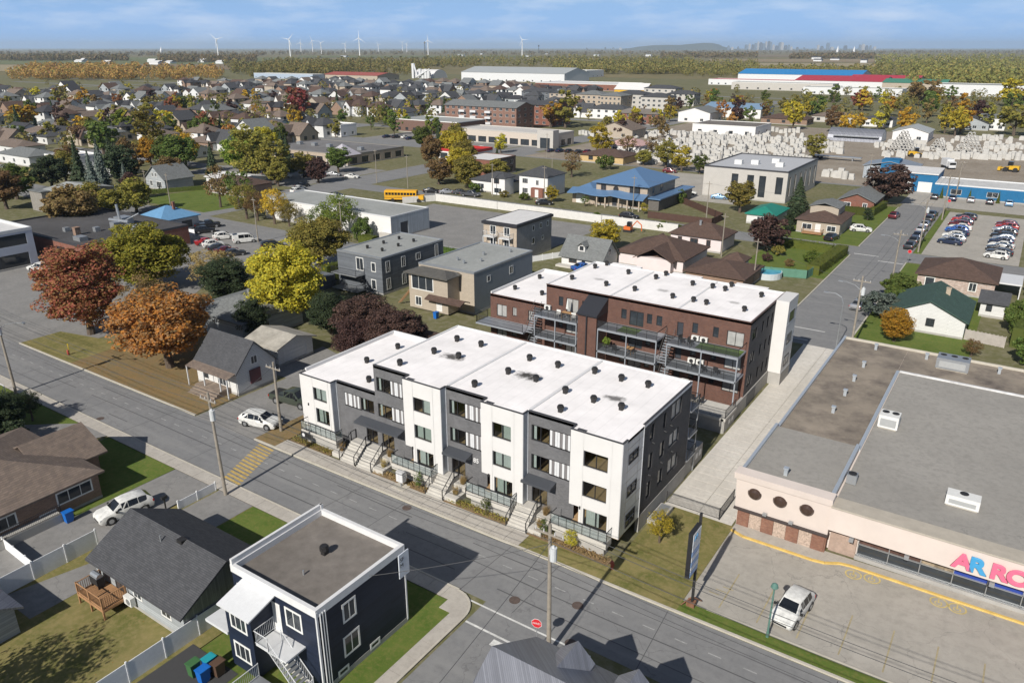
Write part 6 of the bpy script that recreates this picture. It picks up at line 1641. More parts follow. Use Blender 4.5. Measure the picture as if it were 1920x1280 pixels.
t = building('white_bungalow', 'white raised bungalow with plain brown hip roof by the purple maple', 'house', -58.5, -47.9, 145, 153, 2.9, PSTUC, SH_DB, 'hip', 2.1, south=[(1.6, 1.0, 2.4, 2.4, 'br'), (4.2, 1.0, 5.8, 2.4, 'br'), (7.6, 1.0, 8.4, 2.4, 'br')], trim=.05); chimney(t, -53.5, 148, 4.4, 5.4, STEEL, .4)
t = building('little_shed', 'tiny white shed with brown gable by the dirt yard', 'shed', -61, -58.5, 140.5, 143.5, 1.8, WSID, SH_DB, 'gable', 1.0, axis='y')
t = building('blue_roofed_house', 'stone house with bright blue metal hip roof and curved porch', 'house', -92.5, -78.2, 176.5, 194, 5.9, BEIGE, BLUEM, 'hip', 3.0, south=[(1.4, 4.0, 2.8, 5.4, 'br'), (9.5, 3.9, 12.3, 5.5, 'br'), (.8, .6, 3.4, 2.4, 'br'), (4.8, .2, 6, 2.4, 'dd'), (9.4, .6, 12.6, 2.5, 'br')], east=[(3, 3.8, 4.2, 5.4, 'br'), (8, 3.8, 9.2, 5.4, 'br'), (12, .8, 13.4, 2.4, 'br')], oh=.9, trim=.05)
MB().tube((-86.8, 176.4, 4.6), (-86.8, 176.2, 4.6), .7, .7, 16).build('round_window', FB, t)
mb = MB()
for i in range(12):
    xa, xb = -99.5 + i * 1.8, -97.7 + i * 1.8
    za, zb = [3.0 + .45 * math.exp(-((xx + 86.5) / 1.6) ** 2) + .4 * math.exp(-((xx + 95.5) / 1.8) ** 2) for xx in (xa, xb)]
    mb.quad((xa, 173.6, za), (xb, 173.6, zb), (xb, 176.6, zb + 1.0), (xa, 176.6, za + 1.0)); mb.quad((xa, 173.6, za - .25), (xb, 173.6, zb - .25), (xb, 173.6, zb), (xa, 173.6, za))
mb.build('porch_roof', BLUEM, t)
for x in (-91, -88.6, -84.8, -82.4, -79.2): MB().box(x - .16, x + .16, 174.0, 174.3, 0, 2.9).build('porch_column', BEIGE, t)
MB().box(-99.3, -92.6, 176.2, 190, .0, 3.0).build('garage_wing', BEIGE, t); hip_roof(-99.3, -92.7, 176.2, 190, 3.05, 1.9, .8).build('garage_roof', BLUEM, t); window(t, Wall((-99.3, 176.2), (1, 0)), (1.2, .1, 3.8, 2.3, 'g'), 0, trim=.04)
MB().box(-78.2, -75.2, 177, 199, .1, 2.9).build('side_wing', mat('dark_stone', (.13, .12, .11), .85, .2, 2), t); MB().box(-78.2, -74.6, 176.4, 199.4, 2.9, 3.2).build('side_roof', BLUEM, t)
t = building('white_house', 'white two storey house with dark hip roof beside the blue roofed house', 'house', -116.5, -107.4, 176.8, 186, 5.6, WSTUC, SH_DK, 'hip', 2.2, south=[(1.0, 3.4, 2.8, 4.8, 'w2'), (5.4, 3.2, 6.3, 4.6, 'w'), (1.0, .8, 2.8, 2.2, 'w2')], trim=.06); MB().box(-112, -108.2, 175.6, 176.75, .1, 2.6).build('brick_porch', RBR, t); window(t, Wall((-112, 175.6), (1, 0)), (1.4, .2, 2.4, 2.2, 'd'), 0, trim=.04)
t = building('split_level_house', 'white split level house with dark roof next to the parked old cars', 'house', -132, -119.5, 175.5, 186, 3.2, WSTUC, SH_DK, 'hip', 1.9, south=[(1, .9, 4.4, 2.3, 'w2')], trim=.06); MB().box(-123.4, -118.9, 173.2, 177.5, .1, 4.9).build('tower_bay', WSTUC, t); hip_roof(-123.4, -118.9, 173.2, 177.5, 4.9, .9, .4).build('roof', SH_DK, t); PW = Wall((-123.4, 173.2), (1, 0)); window(t, PW, (.9, 3.2, 2.6, 4.5, 'br'), 0, trim=.05); window(t, PW, (.9, .6, 3.4, 2.0, 'w2'), 0, trim=.05)
t = building('office_block', 'pale flat roofed office with tall narrow dark windows', 'office', -74.5, -52.0, 205, 236, 8.2, GSTUC, mat('office_roof', (.42, .43, .45), .8, .08), 'flat', south=[(7.8, 1.0, 9.6, 6.6, 'b0'), (12.0, 1.0, 13.8, 6.6, 'b0'), (15.2, 1.0, 17.0, 6.6, 'b0'), (19.6, 2.2, 21.4, 6.6, 'b0')], east=even(31, 6, 1.6, 1.5, 6.6, 'b0'), parapet=.25, cop=COPE, fm=FOUND)
for i, (x, y) in enumerate(((-68, 214), (-64, 216), (-60, 222), (-57, 215))): MB().box(x - 1, x + 1, y - .8, y + .8, 7.95, 9.1).build('roof_unit', ACW, t)
t = building('beige_corner_house', 'beige house with brown hip roof and upper storey by the stop sign', 'house', -40.8, -31.8, 173.4, 186, 2.9, TANS, SH_DB, 'hip', 1.5, south=[(1.2, .9, 3.2, 2.1, 'w'), (4.0, .4, 5.0, 2.2, 'd'), (6.4, .9, 8.2, 2.1, 'w')], trim=.05); MB().box(-39.4, -33.4, 178, 184.5, 3.2, 5.4).build('upper_storey', TANS, t); gable_roof(-39.4, -33.4, 178, 184.5, 5.4, .8, 'y', .3).build('roof', SH_GY, t)
MB().box(-39.2, -35.0, 171.6, 173.38, .3, .5).build('porch', DECKW, t); railing('porch_rail', DECKW, [(-39.2, 173.2), (-39.2, 171.65), (-35, 171.65), (-35, 173.2)], .5, .8, .2, t)
t = building('brick_gable_house', 'orange brick bungalow with grey gable behind the corner house', 'house', -38.5, -30.4, 203.5, 217, 2.9, RBR, SH_GY, 'gable', 1.7, south=[(5.6, 1.2, 6.6, 2.4, 'w'), (1.2, 1.0, 2.8, 2.3, 'w')], axis='y', trim=.05)
t = building('green_roofed_cottage', 'small white cottage with bright green roof behind the purple maple', 'house', -52.8, -46.5, 176, 187, 2.3, WSID, mat('green_metal', (0.02, 0.2, 0.15), .5, .1), 'hip', 1.4, south=[(2.4, .6, 4.6, 1.9, 'w2')], trim=.05)
# right side houses
t = building('brick_ranch', 'long brick ranch house with brown gable roof and white carport', 'house', -12.4, -1.2, 140.5, 151.5, 2.8, mat('mixed_brick', (0.38, 0.27, 0.22), .85, .3, 2.0, tex='brick', tsc=1.4, col2=(.5, .42, .38)), SH_DB, 'hip', 2.2, south=[(1.2, .3, 2.6, 2.4, 'w0'), (7.6, 1.0, 8.7, 2.4, 'w')], trim=.05)
MB().box(-1.1, 2.4, 142.5, 149, 2.4, 2.65).build('carport_roof', WHITEM, t)
for y in (142.7, 148.8): MB().box(2.2, 2.35, y - .07, y + .07, 0, 2.4).build('carport_post', WHITEM, t)
t = building('green_roofed_bungalow', 'white bungalow with dark green shingle gable roof', 'house', -12.8, -3.4, 117.5, 128.5, 2.7, WSID, SH_GN, 'gable', 2.2, south=[(4.6, 1.2, 5.6, 2.3, 'b')], axis='y', trim=.05); chimney(t, -6.6, 124.5, 3.6, 5.2, mat('tan_brick', (.4, .33, .25), .9, .1), .6)
t = building('white_shed', 'narrow white shed with dark roof behind the green roofed bungalow', 'shed', -2.4, .8, 130.5, 134.5, 2.5, WSID, SH_DK, 'gable', 1.1, axis='x', south=[(.8, 1.0, 1.5, 2.1, 'b')], trim=.05)
# west side of the north lots
t = building('blue_grey_commercial', 'two storey pale blue commercial building at the lot edge', 'building', -172, -151.8, 54, 66, 7.1, mat('pale_blue_panel', (.48, .52, .60), .6, .05), WROOF, 'flat', south=[(12.5, 3.9, 19.4, 6.2, 'b')], east=[(1.0, 4.2, 10.8, 6.2, 'b0'), (1.2, .2, 10.6, 2.7, 'b0')], parapet=.4, cop=WHITEM)
t = building('brick_workshop', 'low brick workshop with dark flat roof full of ducts', 'workshop', -175, -141.5, 69.3, 91.2, 4.2, RBR, mat('black_roof', (.075, .073, .075), .9, .15, .8, big=.2), 'flat', south=[(24, 1.4, 27, 3.0, 'b'), (29, .4, 30.2, 2.6, 'w0')], east=[(3, 1.6, 8, 3.0, 'b'), (12, 1.6, 17, 3.0, 'b')], parapet=.25, cop=COPE)
for i, (px, py, sx, sy, h) in enumerate(((700, 600, 1.6, 1.2, 1.6), (740, 640, 2.4, 1.0, 1.1), (655, 625, .8, .8, 1.4), (545, 640, .5, .5, .9), (455, 690, 1.2, .8, .8), (375, 640, .5, .5, .8), (780, 640, 1.2, 1.0, 1.3))):
    x, y = G(px / 3, 220 + py / 3, 4); MB().box(x - sx, x + sx, y - sy, y + sy, 3.95, 3.95 + h).build('roof_duct', STEEL, t)
x, y = G(228, 425, 4); MB().tube((x, y, 4), (x - .6, y, 8.5), .25, .25, 8).build('exhaust_stack', STEEL, t); MB().path([(x + 1, y, 5.2), (x + 4.5, y + 1.5, 7.0)], .12, 6).path([(x - 4, y, 5.0), (x + 3, y, 5.3)], .35, 8).build('duct_run', STEEL, t)
chimney(t, *G(145, 440, 4), 3.95, 5.4, BUFF, 1.0)
t = building('blue_roofed_cottage', 'small white house with bright blue hip roof and red chimney', 'house', -162.5, -153.8, 92.8, 102, 3.0, WSID, mat('blue_shingle', (.13, .28, .46), .7, .1), 'hip', 2.3, south=[(.8, .9, 2.0, 2.2, 'b'), (5.0, .8, 6.4, 2.2, 'b')], east=[(1.2, .7, 3.6, 2.2, 'b'), (5, .7, 7.4, 2.2, 'b')], trim=.05); chimney(t, -156.4, 98, 4.6, 6.2, RBR, .5)
fence('vinyl_fence', 'white fence beside the blue roofed cottage', [(-153.2, 95.0), (-147.6, 96.4)], 1.5, VINYL)
t = building('grey_two_storey_house', 'grey stone two storey house with pale shed roofs', 'house', -203, -193, 93.5, 105, 5.2, mat('grey_stone', (.27, .25, .22), .9, .15, 2, tex='brick', tsc=1.4), LGRV, 'gable', 1.0, south=[(1.0, 3.2, 2.2, 4.6, 'w'), (4.4, 3.2, 6.4, 4.6, 'w'), (4.2, .8, 6.6, 2.3, 'w')], east=[(2, 3.2, 3.8, 4.6, 'w'), (7, 3.2, 8.8, 4.6, 'w'), (3, .8, 5, 2.3, 'w')], axis='x', trim=.05); MB().box(-206, -200, 91, 95, .1, 5.0).build('side_wing', mat('grey_stone', (.27, .25, .22)), t); MB().box(-206.3, -199.7, 90.7, 95.2, 5.0, 5.2).build('roof', SH_GY, t)
t = building('blue_gable_house', 'pale blue storey and half house with grey gable roof behind the lawn', 'house', -212.8, -203.5, 126, 135, 3.2, LGREY, SH_GY, 'gable', 3.4, south=[(2.0, .9, 3.2, 2.4, 'w'), (5.2, .6, 7.6, 2.4, 'w2'), (3.4, 3.6, 4.2, 4.8, 'w'), (5.0, 3.6, 5.8, 4.8, 'w')], axis='y', trim=.06)
t = building('white_flat_house', 'low white house with flat roofs beyond the lawn', 'house', -200, -186, 137, 147, 3.0, WSID, WROOF, 'gable', .8, south=[(2, .8, 4, 2.2, 'w'), (7, .8, 9, 2.2, 'w')], axis='x')
t = building('brown_bungalow', 'stone bungalow with brown hip roof beside the green lawn', 'house', -191.5, -176, 131.5, 141, 2.9, BUFF, SH_DB, 'hip', 1.8, south=[(1.2, .9, 3.4, 2.2, 'w'), (5, .4, 6, 2.4, 'd'), (8, .9, 10.4, 2.2, 'w')], trim=.05)
t = building('brick_shop', 'two storey dark brick shop with parking in front', 'shop', -176, -163.9, 137.5, 147, 5.6, plain('dark_brick', (.07, .05, .05)), TARG, 'flat', south=even(12, 4, 1.6, 3.4, 4.8, 'w') + even(12, 3, 2.2, .4, 2.4, 'b'), trim=.05) if False else None
t = building('plaza_building', 'long low beige plaza with dark roof and pyramid entrance', 'plaza', -240, -196, 190, 219, 3.8, BEIGE, mat('plaza_roof', (.17, .165, .165), .9, .12, .6, big=.15), 'flat', south=even(40, 9, 3.0, .9, 2.4, 'b', 2, 8) + [(40.5, .2, 43.2, 2.8, 'b')], east=even(29, 5, 3.4, .5, 2.6, 'b'), parapet=.15, cop=plain('plaza_edge', (.22, .21, .2)))
mb = MB(); mb.poly([(-204, 187.5, 3.6), (-195, 187.5, 3.6), (-199.5, 191.5, 7.2)]).poly([(-195, 187.5, 3.6), (-195, 196, 3.6), (-199.5, 191.5, 7.2)]).poly([(-195, 196, 3.6), (-204, 196, 3.6), (-199.5, 191.5, 7.2)]).poly([(-204, 196, 3.6), (-204, 187.5, 3.6), (-199.5, 191.5, 7.2)]); mb.build('pyramid_roof', plain('plaza_pyramid', (.42, .40, .44), .5), t)
for x in (-203.6, -195.4): MB().box(x - .25, x + .25, 187.6, 188.1, 0, 3.6).build('entrance_column', GSTUC, t)
for i in range(5): MB().box(-235 + i * 8, -233 + i * 8, 202, 203.6, 3.7, 4.8).build('roof_unit', STEEL, t)
t = building('red_brick_store', 'red brick two storey store with white flat roof by the shrubs', 'shop', -153, -140.5, 196.5, 211, 5.4, RBR, WROOF, 'flat', south=[(1.4, 3, 3, 4.4, 'w'), (8, 3, 9.6, 4.4, 'w')], east=even(14, 4, 1.6, 3.0, 4.4, 'w') + even(14, 3, 2.4, .5, 2.2, 'b'), wall2=plain('store_dark_side', (.08, .06, .06)), parapet=.15, cop=plain('brown_edge', (.15, .08, .06)))
t = building('strip_mall', 'cream strip mall with white roof and tall entrance arch', 'shop', -212, -163, 272, 289, 5.6, mat('mall_cream', (.52, .46, .40), .8, .06), mat('mall_roof', (.52, .50, .47), .8, .1), 'flat', south=even(49, 9, 4.2, .4, 2.8, 'b'), east=even(16, 3, 3.4, .4, 2.8, 'b'), parapet=.3, cop=GSTUC)
MB().box(-169, -161.5, 269.5, 274, 0, 7.2).build('entrance_block', GSTUC, t); MB().box(-167.5, -163, 269.3, 269.48, .2, 4.2).build('arch_opening', GL, t)
t = building('red_canopy_shop', 'small white shop with red fascia and dark red roof', 'shop', -181, -166, 221, 234, 4.0, WSTUC, mat('red_roof', (.22, .02, .025), .6, .1), 'flat', south=even(15, 3, 3.4, .5, 2.6, 'b'), parapet=.8, cop=plain('red_fascia', (.4, .03, .03)))
# old blue workshop
t = building('blue_workshop', 'long bright blue workshop with white flat roof and cedars along its wall', 'workshop', -21.2, 62, 238.5, 252, 3.6, BLUEW, mat('worn_white_roof', (.5, .5, .49), .8, .15, .5), 'flat', south=[(4 + i * 8.5, 1.0, 6.6 + i * 8.5, 2.4, 'w') for i in range(9)], parapet=.2, cop=WHITEM)
MB().box(-31.5, -21.25, 244, 258, .1, 5.0).build('front_block', BLUEW, t); MB().box(-31.8, -21.2, 243.7, 258.3, 5.0, 5.3).build('roof', WROOF, t); PW = Wall((-31.5, 244), (1, 0))
for u in (.8, 5.6): window(t, PW, (u, .1, u + 3.4, 2.8, 'g'), 0, trim=.05)
MB().box(-39, -34, 262, 268, 0, 6.0).build('blue_tower', BLUEW, t); gable_roof(-44, -29, 262, 274, 4.0, 1.6, 'y', .3).build('shed_roof', STEEL, t); MB().box(-43.8, -29.2, 262.2, 273.8, 0, 4.0).build('shed_wall', CORR, t)

building('corner_block', 'tall brick block just west of the shaded lawn', 'house', -94, -82, 11, 22.5, 9.6, BUFF, TARG, 'flat', even(12, 3, 1.6, 1, 2.4, 'w'), even(11.5, 3, 1.6, 1, 2.4, 'w'))
tree(-46.5, 6.0, 4.2, 10.5, 'olive', 's2', 2, 'airy garden tree at the south end of the back garden', z=.1); tree(-41.0, 5.0, 3.0, 9.0, 'olive', 's1', 2, 'second airy garden tree beside the white fence', z=.1)
for i, (px, py, w, d, h, wm, rm, rf) in enumerate(((58, 314, 22, 11, 3.4, WSID, SH_GY, 'hip'), (134, 327, 15, 11, 5.4, WSTUC, WROOF, 'flat'), (36, 293, 20, 10, 3.2, WSID, SH_BR, 'hip'), (208, 333, 14, 10, 3.0, WSID, SH_GY, 'hip'), (348, 300, 18, 11, 3.2, WSID, WROOF, 'gable'), (300, 279, 15, 10, 5.2, WSTUC, SH_BR, 'hip'), (440, 264, 17, 11, 3.4, WSID, SH_DK, 'gable'), (395, 284, 15, 10, 3.2, BUFF, SH_BR, 'hip'), (500, 262, 13, 10, 3.4, WSID, SH_BR, 'gable'), (545, 252, 13, 10, 3.4, WSID, SH_GN, 'gable'), (640, 258, 15, 10, 5.6, WSTUC, WROOF, 'flat'), (20, 262, 16, 10, 3.2, WSID, SH_GY, 'gable'), (120, 250, 18, 11, 3.2, WSID, SH_BR, 'gable'), (90, 272, 16, 10, 3.2, WSID, SH_DK, 'hip'))):
    x1, y0 = G(px, py)
    building('village_house', '%s house %s' % (('white hip roofed', 'white flat roofed two storey', 'long white taupe roofed', 'small white grey roofed', 'low white roofed', 'two storey white taupe roofed', 'white dark gabled', 'brown brick', 'white taupe gabled', 'green gabled white', 'white box shaped', 'white grey gabled', 'white brown gabled', 'white charcoal roofed')[i], ('west of the spruces', 'beside the tall blue spruces', 'at the west edge of the gardens', 'behind the spruces', 'behind the big olive tree', 'among the garden trees', 'near the pale plaza', 'facing the plaza side street', 'behind the plaza roof', 'behind the plaza', 'north of the plaza roof', 'under the golden trees', 'among yellow garden trees', 'by the golden garden tree')[i]), 'house', x1 - w, x1, y0, y0 + d, h, wm, rm, rf, 1.9, even(w, 3, 1.5, .9, 2.2, 'w'), even(d, 2, 1.3, .9, 2.2, 'w'))

# ------------------------------------------------------------------ street things: poles, wires, fences, hedges
P_ = [(-133, 35.0, 10.2), (-93.9, 35.1, 10.0), (-54.95, 35.05, 10.2), (-20.5, 34.9, 10.2), (14, 34.9, 10.2)]
pole(*P_[1], 'wooden pole with transformer beside the shaded lawn', lamp=(2.6, 1.6), lean=(-.3, 0))
pole(*P_[2], 'wooden pole with white transformer by the yellow crossing', lean=(-.35, 0))
pole(*P_[3], 'wooden pole beside the stop sign with pale insulators', transformer=True, lean=(-.1, 0))
pole(-60.6, 46.2, 8.0, 'slim grey pole on the leaf strewn strip by the white car', transformer=False)
for k, (dy, z) in enumerate(((-1.0, -.45), (.4, -.45), (1.0, -.45), (0, -2.6), (.1, -3.2))):
    wire([(p[0], p[1] + dy * .9, p[2] + z) for p in P_], .55, ('top cable on the camera side', 'top cable next to the shaft', 'top cable on the building side', 'upper communication cable under the transformers', 'lowest communication cable under the transformers')[k] + ' along the main street')
wire([(-54.95, 35.05, 8.6), (-60.6, 46.2, 7.6), (-71.6, 52, 5.0)], .3, 'service cable crossing the street to the gabled house')
wire([(-20.5, 34.9, 8.8), (-30.3, 28.5, 6.2)], .2, 'service cable from the stop sign pole to the navy house')
wire([(-20.5, 34.9, 9.0), (-18.0, 8.0, 9.0)], .4, 'cable running down the side street')
far_poles = [(-15.4, 104.2), (-15.6, 136), (-15.6, 168), (-15.4, 205), (-15.6, 236)]
for i, (x, y) in enumerate(far_poles):
    pole(x, y, 10.5, 'wooden pole along the far street, %s counted from the store' % ('first', 'second', 'third', 'fourth', 'fifth')[i], arms='x', transformer=i in (0, 2), lamp=(-2.6, .2) if i < 3 else None)
for k, dx in enumerate((-1, 0, 1)): wire([(x + dx, y, 10.0) for x, y in far_poles], .5, ('western', 'middle', 'eastern')[k] + ' overhead cable along the far street')
mid_poles = [(-131.3, 100.1, 9.5), (-115, 108.4, 9), (-175.8, 109.4, 9.5), (-189, 111.6, 9), (-163.2, 169.6, 10), (-149.2, 167.7, 9.5), (-121.5, 171, 9), (-107, 174.5, 9), (-80.1, 172.6, 9), (-60.8, 171.5, 9.5), (-36, 128, 8), (-47, 143.0, 8.5), (-78.3, 228, 9), (-200, 245, 9), (-150, 246, 9), (-120, 200, 9), (-62, 262, 10), (-40, 250, 9)]
for i, (x, y, h) in enumerate(mid_poles):
    t = thing('utility_pole', None, 'utility pole', (x, y, 0), 'slim poles among the houses'); MB().tube((x, y, 0), (x, y, h), .13, .08, 7).build('shaft', WOOD, t); MB().box(x - .7, x + .7, y - .05, y + .05, h - .6, h - .5).build('crossarm', WOOD, t); auto(t, 'slim wooden pole', x, y)
wire([(-80.1, 172.6, 8.5), (-60.8, 171.5, 9), (-15.6, 168, 9.6)], .8, 'cable along the cross street by the blue roofed house')
wire([(-47, 143, 8), (-36, 128, 7.5), (-15.4, 104.2, 9.5)], .6, 'cable across the back gardens to the far street')
t = thing('street_lamp', 'curved grey street lamp beside the first far street pole', 'street lamp', (-17.2, 104, 0))
MB().path([(-17.2, 104, 0), (-17.2, 104, 6.5), (-17.5, 104, 7.3), (-18.3, 104, 7.7), (-19.2, 104, 7.7)], .06, 6).build('post', STEEL, t); MB().box(-19.8, -19.1, 103.85, 104.15, 7.62, 7.74).build('lamp_head', STEEL, t)
# stop signs and hydrants
RED = plain('sign_red', (0.55, 0.02, 0.03), .4)
def stop_sign(x, y, label, rz, txt=True):
    t = thing('stop_sign', label, 'stop sign', (x, y, 0), 'red octagonal stop signs', rz)
    MB().tube((0, .04, 0), (0, .04, 2.3), .03, .03, 6).build('post', STEEL, t, local=True)
    k = [(.38 * math.cos(PI / 8 + i * PI / 4), .38 * math.sin(PI / 8 + i * PI / 4)) for i in range(8)]
    mb = MB(); mb.poly([(a, -.012, 2.35 + b) for a, b in k]); mb.poly([(a, .0, 2.35 + b) for a, b in reversed(k)]); mb.build('plate', WHITEM, t, local=True)
    mb = MB(); mb.poly([(a * .93, -.016, 2.35 + b * .93) for a, b in k]); mb.build('red_face', RED, t, local=True)
    if txt:
        o = text('ARRÊT', .2, WHITEM, (0, -.022, 2.28), (PI / 2, 0, 0), .002, None, 'lettering', 'CENTER'); o.parent = t
    return t
stop_sign(-21.3, 34.6, 'red stop sign reading ARRÊT at the side street', RAD(15)); stop_sign(-16.0, 157.6, 'small red stop sign at the far crossroads', 0, False); stop_sign(-15.6, 219, 'small red stop sign before the blue workshop', 0, False)
def hydrant(x, y, m, label):
    t = thing('fire_hydrant', label, 'hydrant', (x, y, .1), 'fire hydrants'); MB().tube((0, 0, 0), (0, 0, .6), .13, .12, 10).tube((0, 0, .6), (0, 0, .75), .14, .04, 10).build('barrel', m, t, local=True); MB().tube((-.2, 0, .42), (.2, 0, .42), .06, .06, 8).build('outlet', m, t, local=True)
    return t
RUSTR = plain('hydrant_red', (.35, .06, .04), .6)
t = hydrant(-101.0, 44.9, RUSTR, 'red hydrant with yellow marker flag on the verge'); MB().box(-.03, .03, .15, .2, 0, 1.5).box(-.12, .12, .15, .19, 1.1, 1.5).build('marker', plain('marker_yellow', (.7, .5, .02)), t, local=True)
hydrant(-21.0, 45.2, RUSTR, 'red hydrant at the corner of the white apartments')
# fences and hedges in the middle ground
fence('concrete_fence', 'long white panel fence along the cross street', [(-130, 156.9), (-110, 156.9), (-80.5, 156.9), (-62, 157.3)], 2.0, mat('white_concrete', (.6, .59, .57), .8, .08), 2.6, .1)
fence('concrete_fence', 'white panel fence beside the school bus', [(-130, 156.9), (-135, 149.5)], 1.7, mat('white_concrete', (.6, .59, .57)), 2.6, .1)
fence('board_fence', 'dark brown board fence beside the blue roofed house', [(-74.2, 168.6), (-58.4, 168.8), (-58.4, 176), (-74, 190)], 1.7, mat('brown_board', (.08, .045, .035), .8, .15), 1.8)
fence('vinyl_fence', 'white rail fence between the cottage and the brick block', [(-76.4, 117), (-70.6, 129.5)], 1.2, VINYL, 2.2)
chainfence('chain link fence behind the dark grey apartment house', [(-94, 113.8), (-86.5, 114.3), (-85.6, 117)], 1.8)
fence('privacy_fence', 'green privacy fence around the blue pool', [(-43, 133.2), (-29.2, 136.5), (-28.9, 139)], 1.6, mat('green_mesh', (.10, .22, .16), .8, .1), 2.0)
fence('wood_fence', 'weathered grey board fence beside the green roofed bungalow', [(-3.2, 117.8), (1.6, 117.2)], 1.6, mat('grey_board', (.38, .35, .32), .9, .15), .5)
t = thing('swimming_pool', 'round pale blue above ground pool inside the green fence', 'pool', (-35.5, 134.0, 0)); MB().tube((0, 0, 0), (0, 0, 1.1), 2.6, 2.6, 24).build('wall', plain('pool_wall', (.5, .55, .58)), t, local=True); MB().tube((0, 0, 1.1), (0, 0, 1.13), 2.45, 2.45, 24).build('water', plain('pool_water', (.08, .35, .48), .05), t, local=True)
hedge('clipped_hedge', [(-29.0, 139.5), (-28.0, 158.5)], 2.6, 1.9, 'thick clipped green hedge along the far street', dens=26); hedge('clipped_hedge', [(-29.6, 157.6), (-41.5, 158.8)], 1.8, 1.7, 'clipped green hedge along the cross street corner', dens=26)
hedge('cedar_hedge', [(-37.5, 200), (-30.2, 200.5), (-29.3, 213)], 1.4, 2.0, 'row of green cedars in front of the orange brick bungalow', dens=20); hedge('clipped_hedge', [(-95.5, 113.2), (-88.5, 113.0)], 2.4, 1.7, 'rough green hedge by the chain link fence', dens=26)
hedge('clipped_hedge', [(-113.2, 111.9), (-109.5, 112.2)], 2.2, 1.9, 'rounded green hedge block at the warehouse end', dens=26)
hedge('cedar_hedge', [(-98.5, 88), (-96, 104)], 2.0, 3.0, 'tall cedar hedge beside the dark grey apartment house', 'green', dens=20)
hedge('garden_hedge', [(3.5, 118), (5.5, 134)], 3.2, 3.0, 'tall overgrown hedge behind the white shed', 'green', dens=16)
hedge('garden_hedge', [(-203, 121), (-196, 134.5)], 1.2, 1.2, 'low clipped hedge in front of the pale blue house', 'green', dens=20)
for i in range(12): tree(-19 + i * 6.6, 236.6, .7, 3.2, 'hedge', 'c2', 1, 'slim green cedar against the blue workshop wall', group='cedars along the blue workshop')

# ------------------------------------------------------------------ trees, nearest first
tree(-106.5, 51.0, 6.8, 14.0, 'red', 'u1', 2, 'large russet red tree beside the parking lot')
tree(-86.0, 50.0, 7.0, 11.5, 'orange', 'b2', 2, 'wide orange tree over the leaf covered verge'); tree(-94.5, 53.5, 4.4, 12.0, 'brown', 's3', 2, 'thin brown branched tree behind the orange tree')
tree(-120.0, 68.0, 8.0, 11.5, 'ygreen', 'b3', 2, 'broad yellow green tree behind the russet tree'); tree(-110, 74, 5.0, 8, 'straw', 's1', 2, 'pale straggly tree between the yellow ones'); tree(-102, 70.5, 4.8, 8, 'dark', 'u2', 2, 'large dark shaded evergreen mass behind the orange tree')
tree(-87.0, 70.0, 6.8, 12.5, 'yellow', 'b1', 2, 'large bright yellow maple in front of the dark grey apartments'); tree(-104.5, 92.5, 5.6, 11, 'olive', 'b2', 2, 'olive tree behind the bright yellow maple')
tree(-85.5, 62.5, 2.6, 6.5, 'dark', 'u1', 2, 'dark cedar beside the low grey house'); tree(-94, 78.0, 3.6, 8, 'dark', 'u2', 2, 'dark evergreen clump below the yellow trees'); tree(-78.0, 70, 3.8, 6.5, 'dark', 'u3', 2, 'dark evergreen under the bright yellow maple')
tree(-71.5, 70.0, 5.0, 7.5, 'plum', 'b2', 2, 'dark purple tree behind the low white wing'); tree(-64.0, 67.8, 4.8, 7.2, 'plum', 'b3', 2, 'second dark purple tree nearer the brown roof'); tree(-68.0, 65.0, 3.6, 6.0, 'plum', 'b1', 2, 'low purple tree beside the white parapet')
tree(-19.3, 50.4, 1.25, 3.6, 'yellow', 's2', 2, 'young yellow tree on the dry lawn'); tree(-24.9, 45.5, .7, 2.3, 'yellow', 's1', 2, 'little yellow sapling in front of the last terrace')
for i, x in enumerate((-41.0, -33.4, -27.5)): tree(x, 45.6, .55, 2.2, 'green', 's%d' % (i + 1), 1, ('thin sapling beside the mailbox cluster', 'thin sapling in front of the third terrace', 'thin sapling by the last steps')[i])
tree(*G(62, 790), 1.5, 4.2, 'dark', 's2', 2, 'dark two stemmed shrub tree by the sidewalk', z=.1); tree(*G(18, 815), 2.2, 5.2, 'dark', 'u2', 2, 'dark conifer at the photo edge', z=.1); tree(*G(22, 835), 2.0, 2.8, 'dark', 'h2', 2, 'dark spreading shrub at the photo edge', z=.1); tree(*G(-8, 800), 2.0, 5.5, 'dark', 'c1', 2, 'dark spiky conifer by the goal', z=.1)
tree(-53.5, 12.5, 1.2, 3.2, 'brown', 's3', 2, 'bare brown shrub beside the shed', z=.1)
tree(-14.6, 121.5, 3.4, 4.2, 'blue', 'h1', 2, 'silvery blue spruce bush at the corner garden'); tree(-11.2, 111.5, 2.5, 5.2, 'gold', 'u1', 2, 'golden cypress in front of the green roofed bungalow')
for i, (x, y, r, h) in enumerate(((-14.0, 133, 3.6, 4.0), (-13.2, 127.5, 2.6, 3.2), (-15.0, 138, 2.2, 3.2))): tree(x, y, r, h, 'green', 'h%d' % (i + 1), 2)
for i, (x, y, r, h) in enumerate(((4.6, 112, 2.8, 4.6), (2.8, 125, 2.6, 5.2), (7.5, 138, 3.2, 6), (5, 146, 2.6, 5))): tree(x, y, r, h, 'green', 'h%d' % (i + 1), 2)
tree(-1.8, 111.5, 1.6, 2.6, 'brown', 's1', 2, 'bare reddish shrub beside the weathered fence')
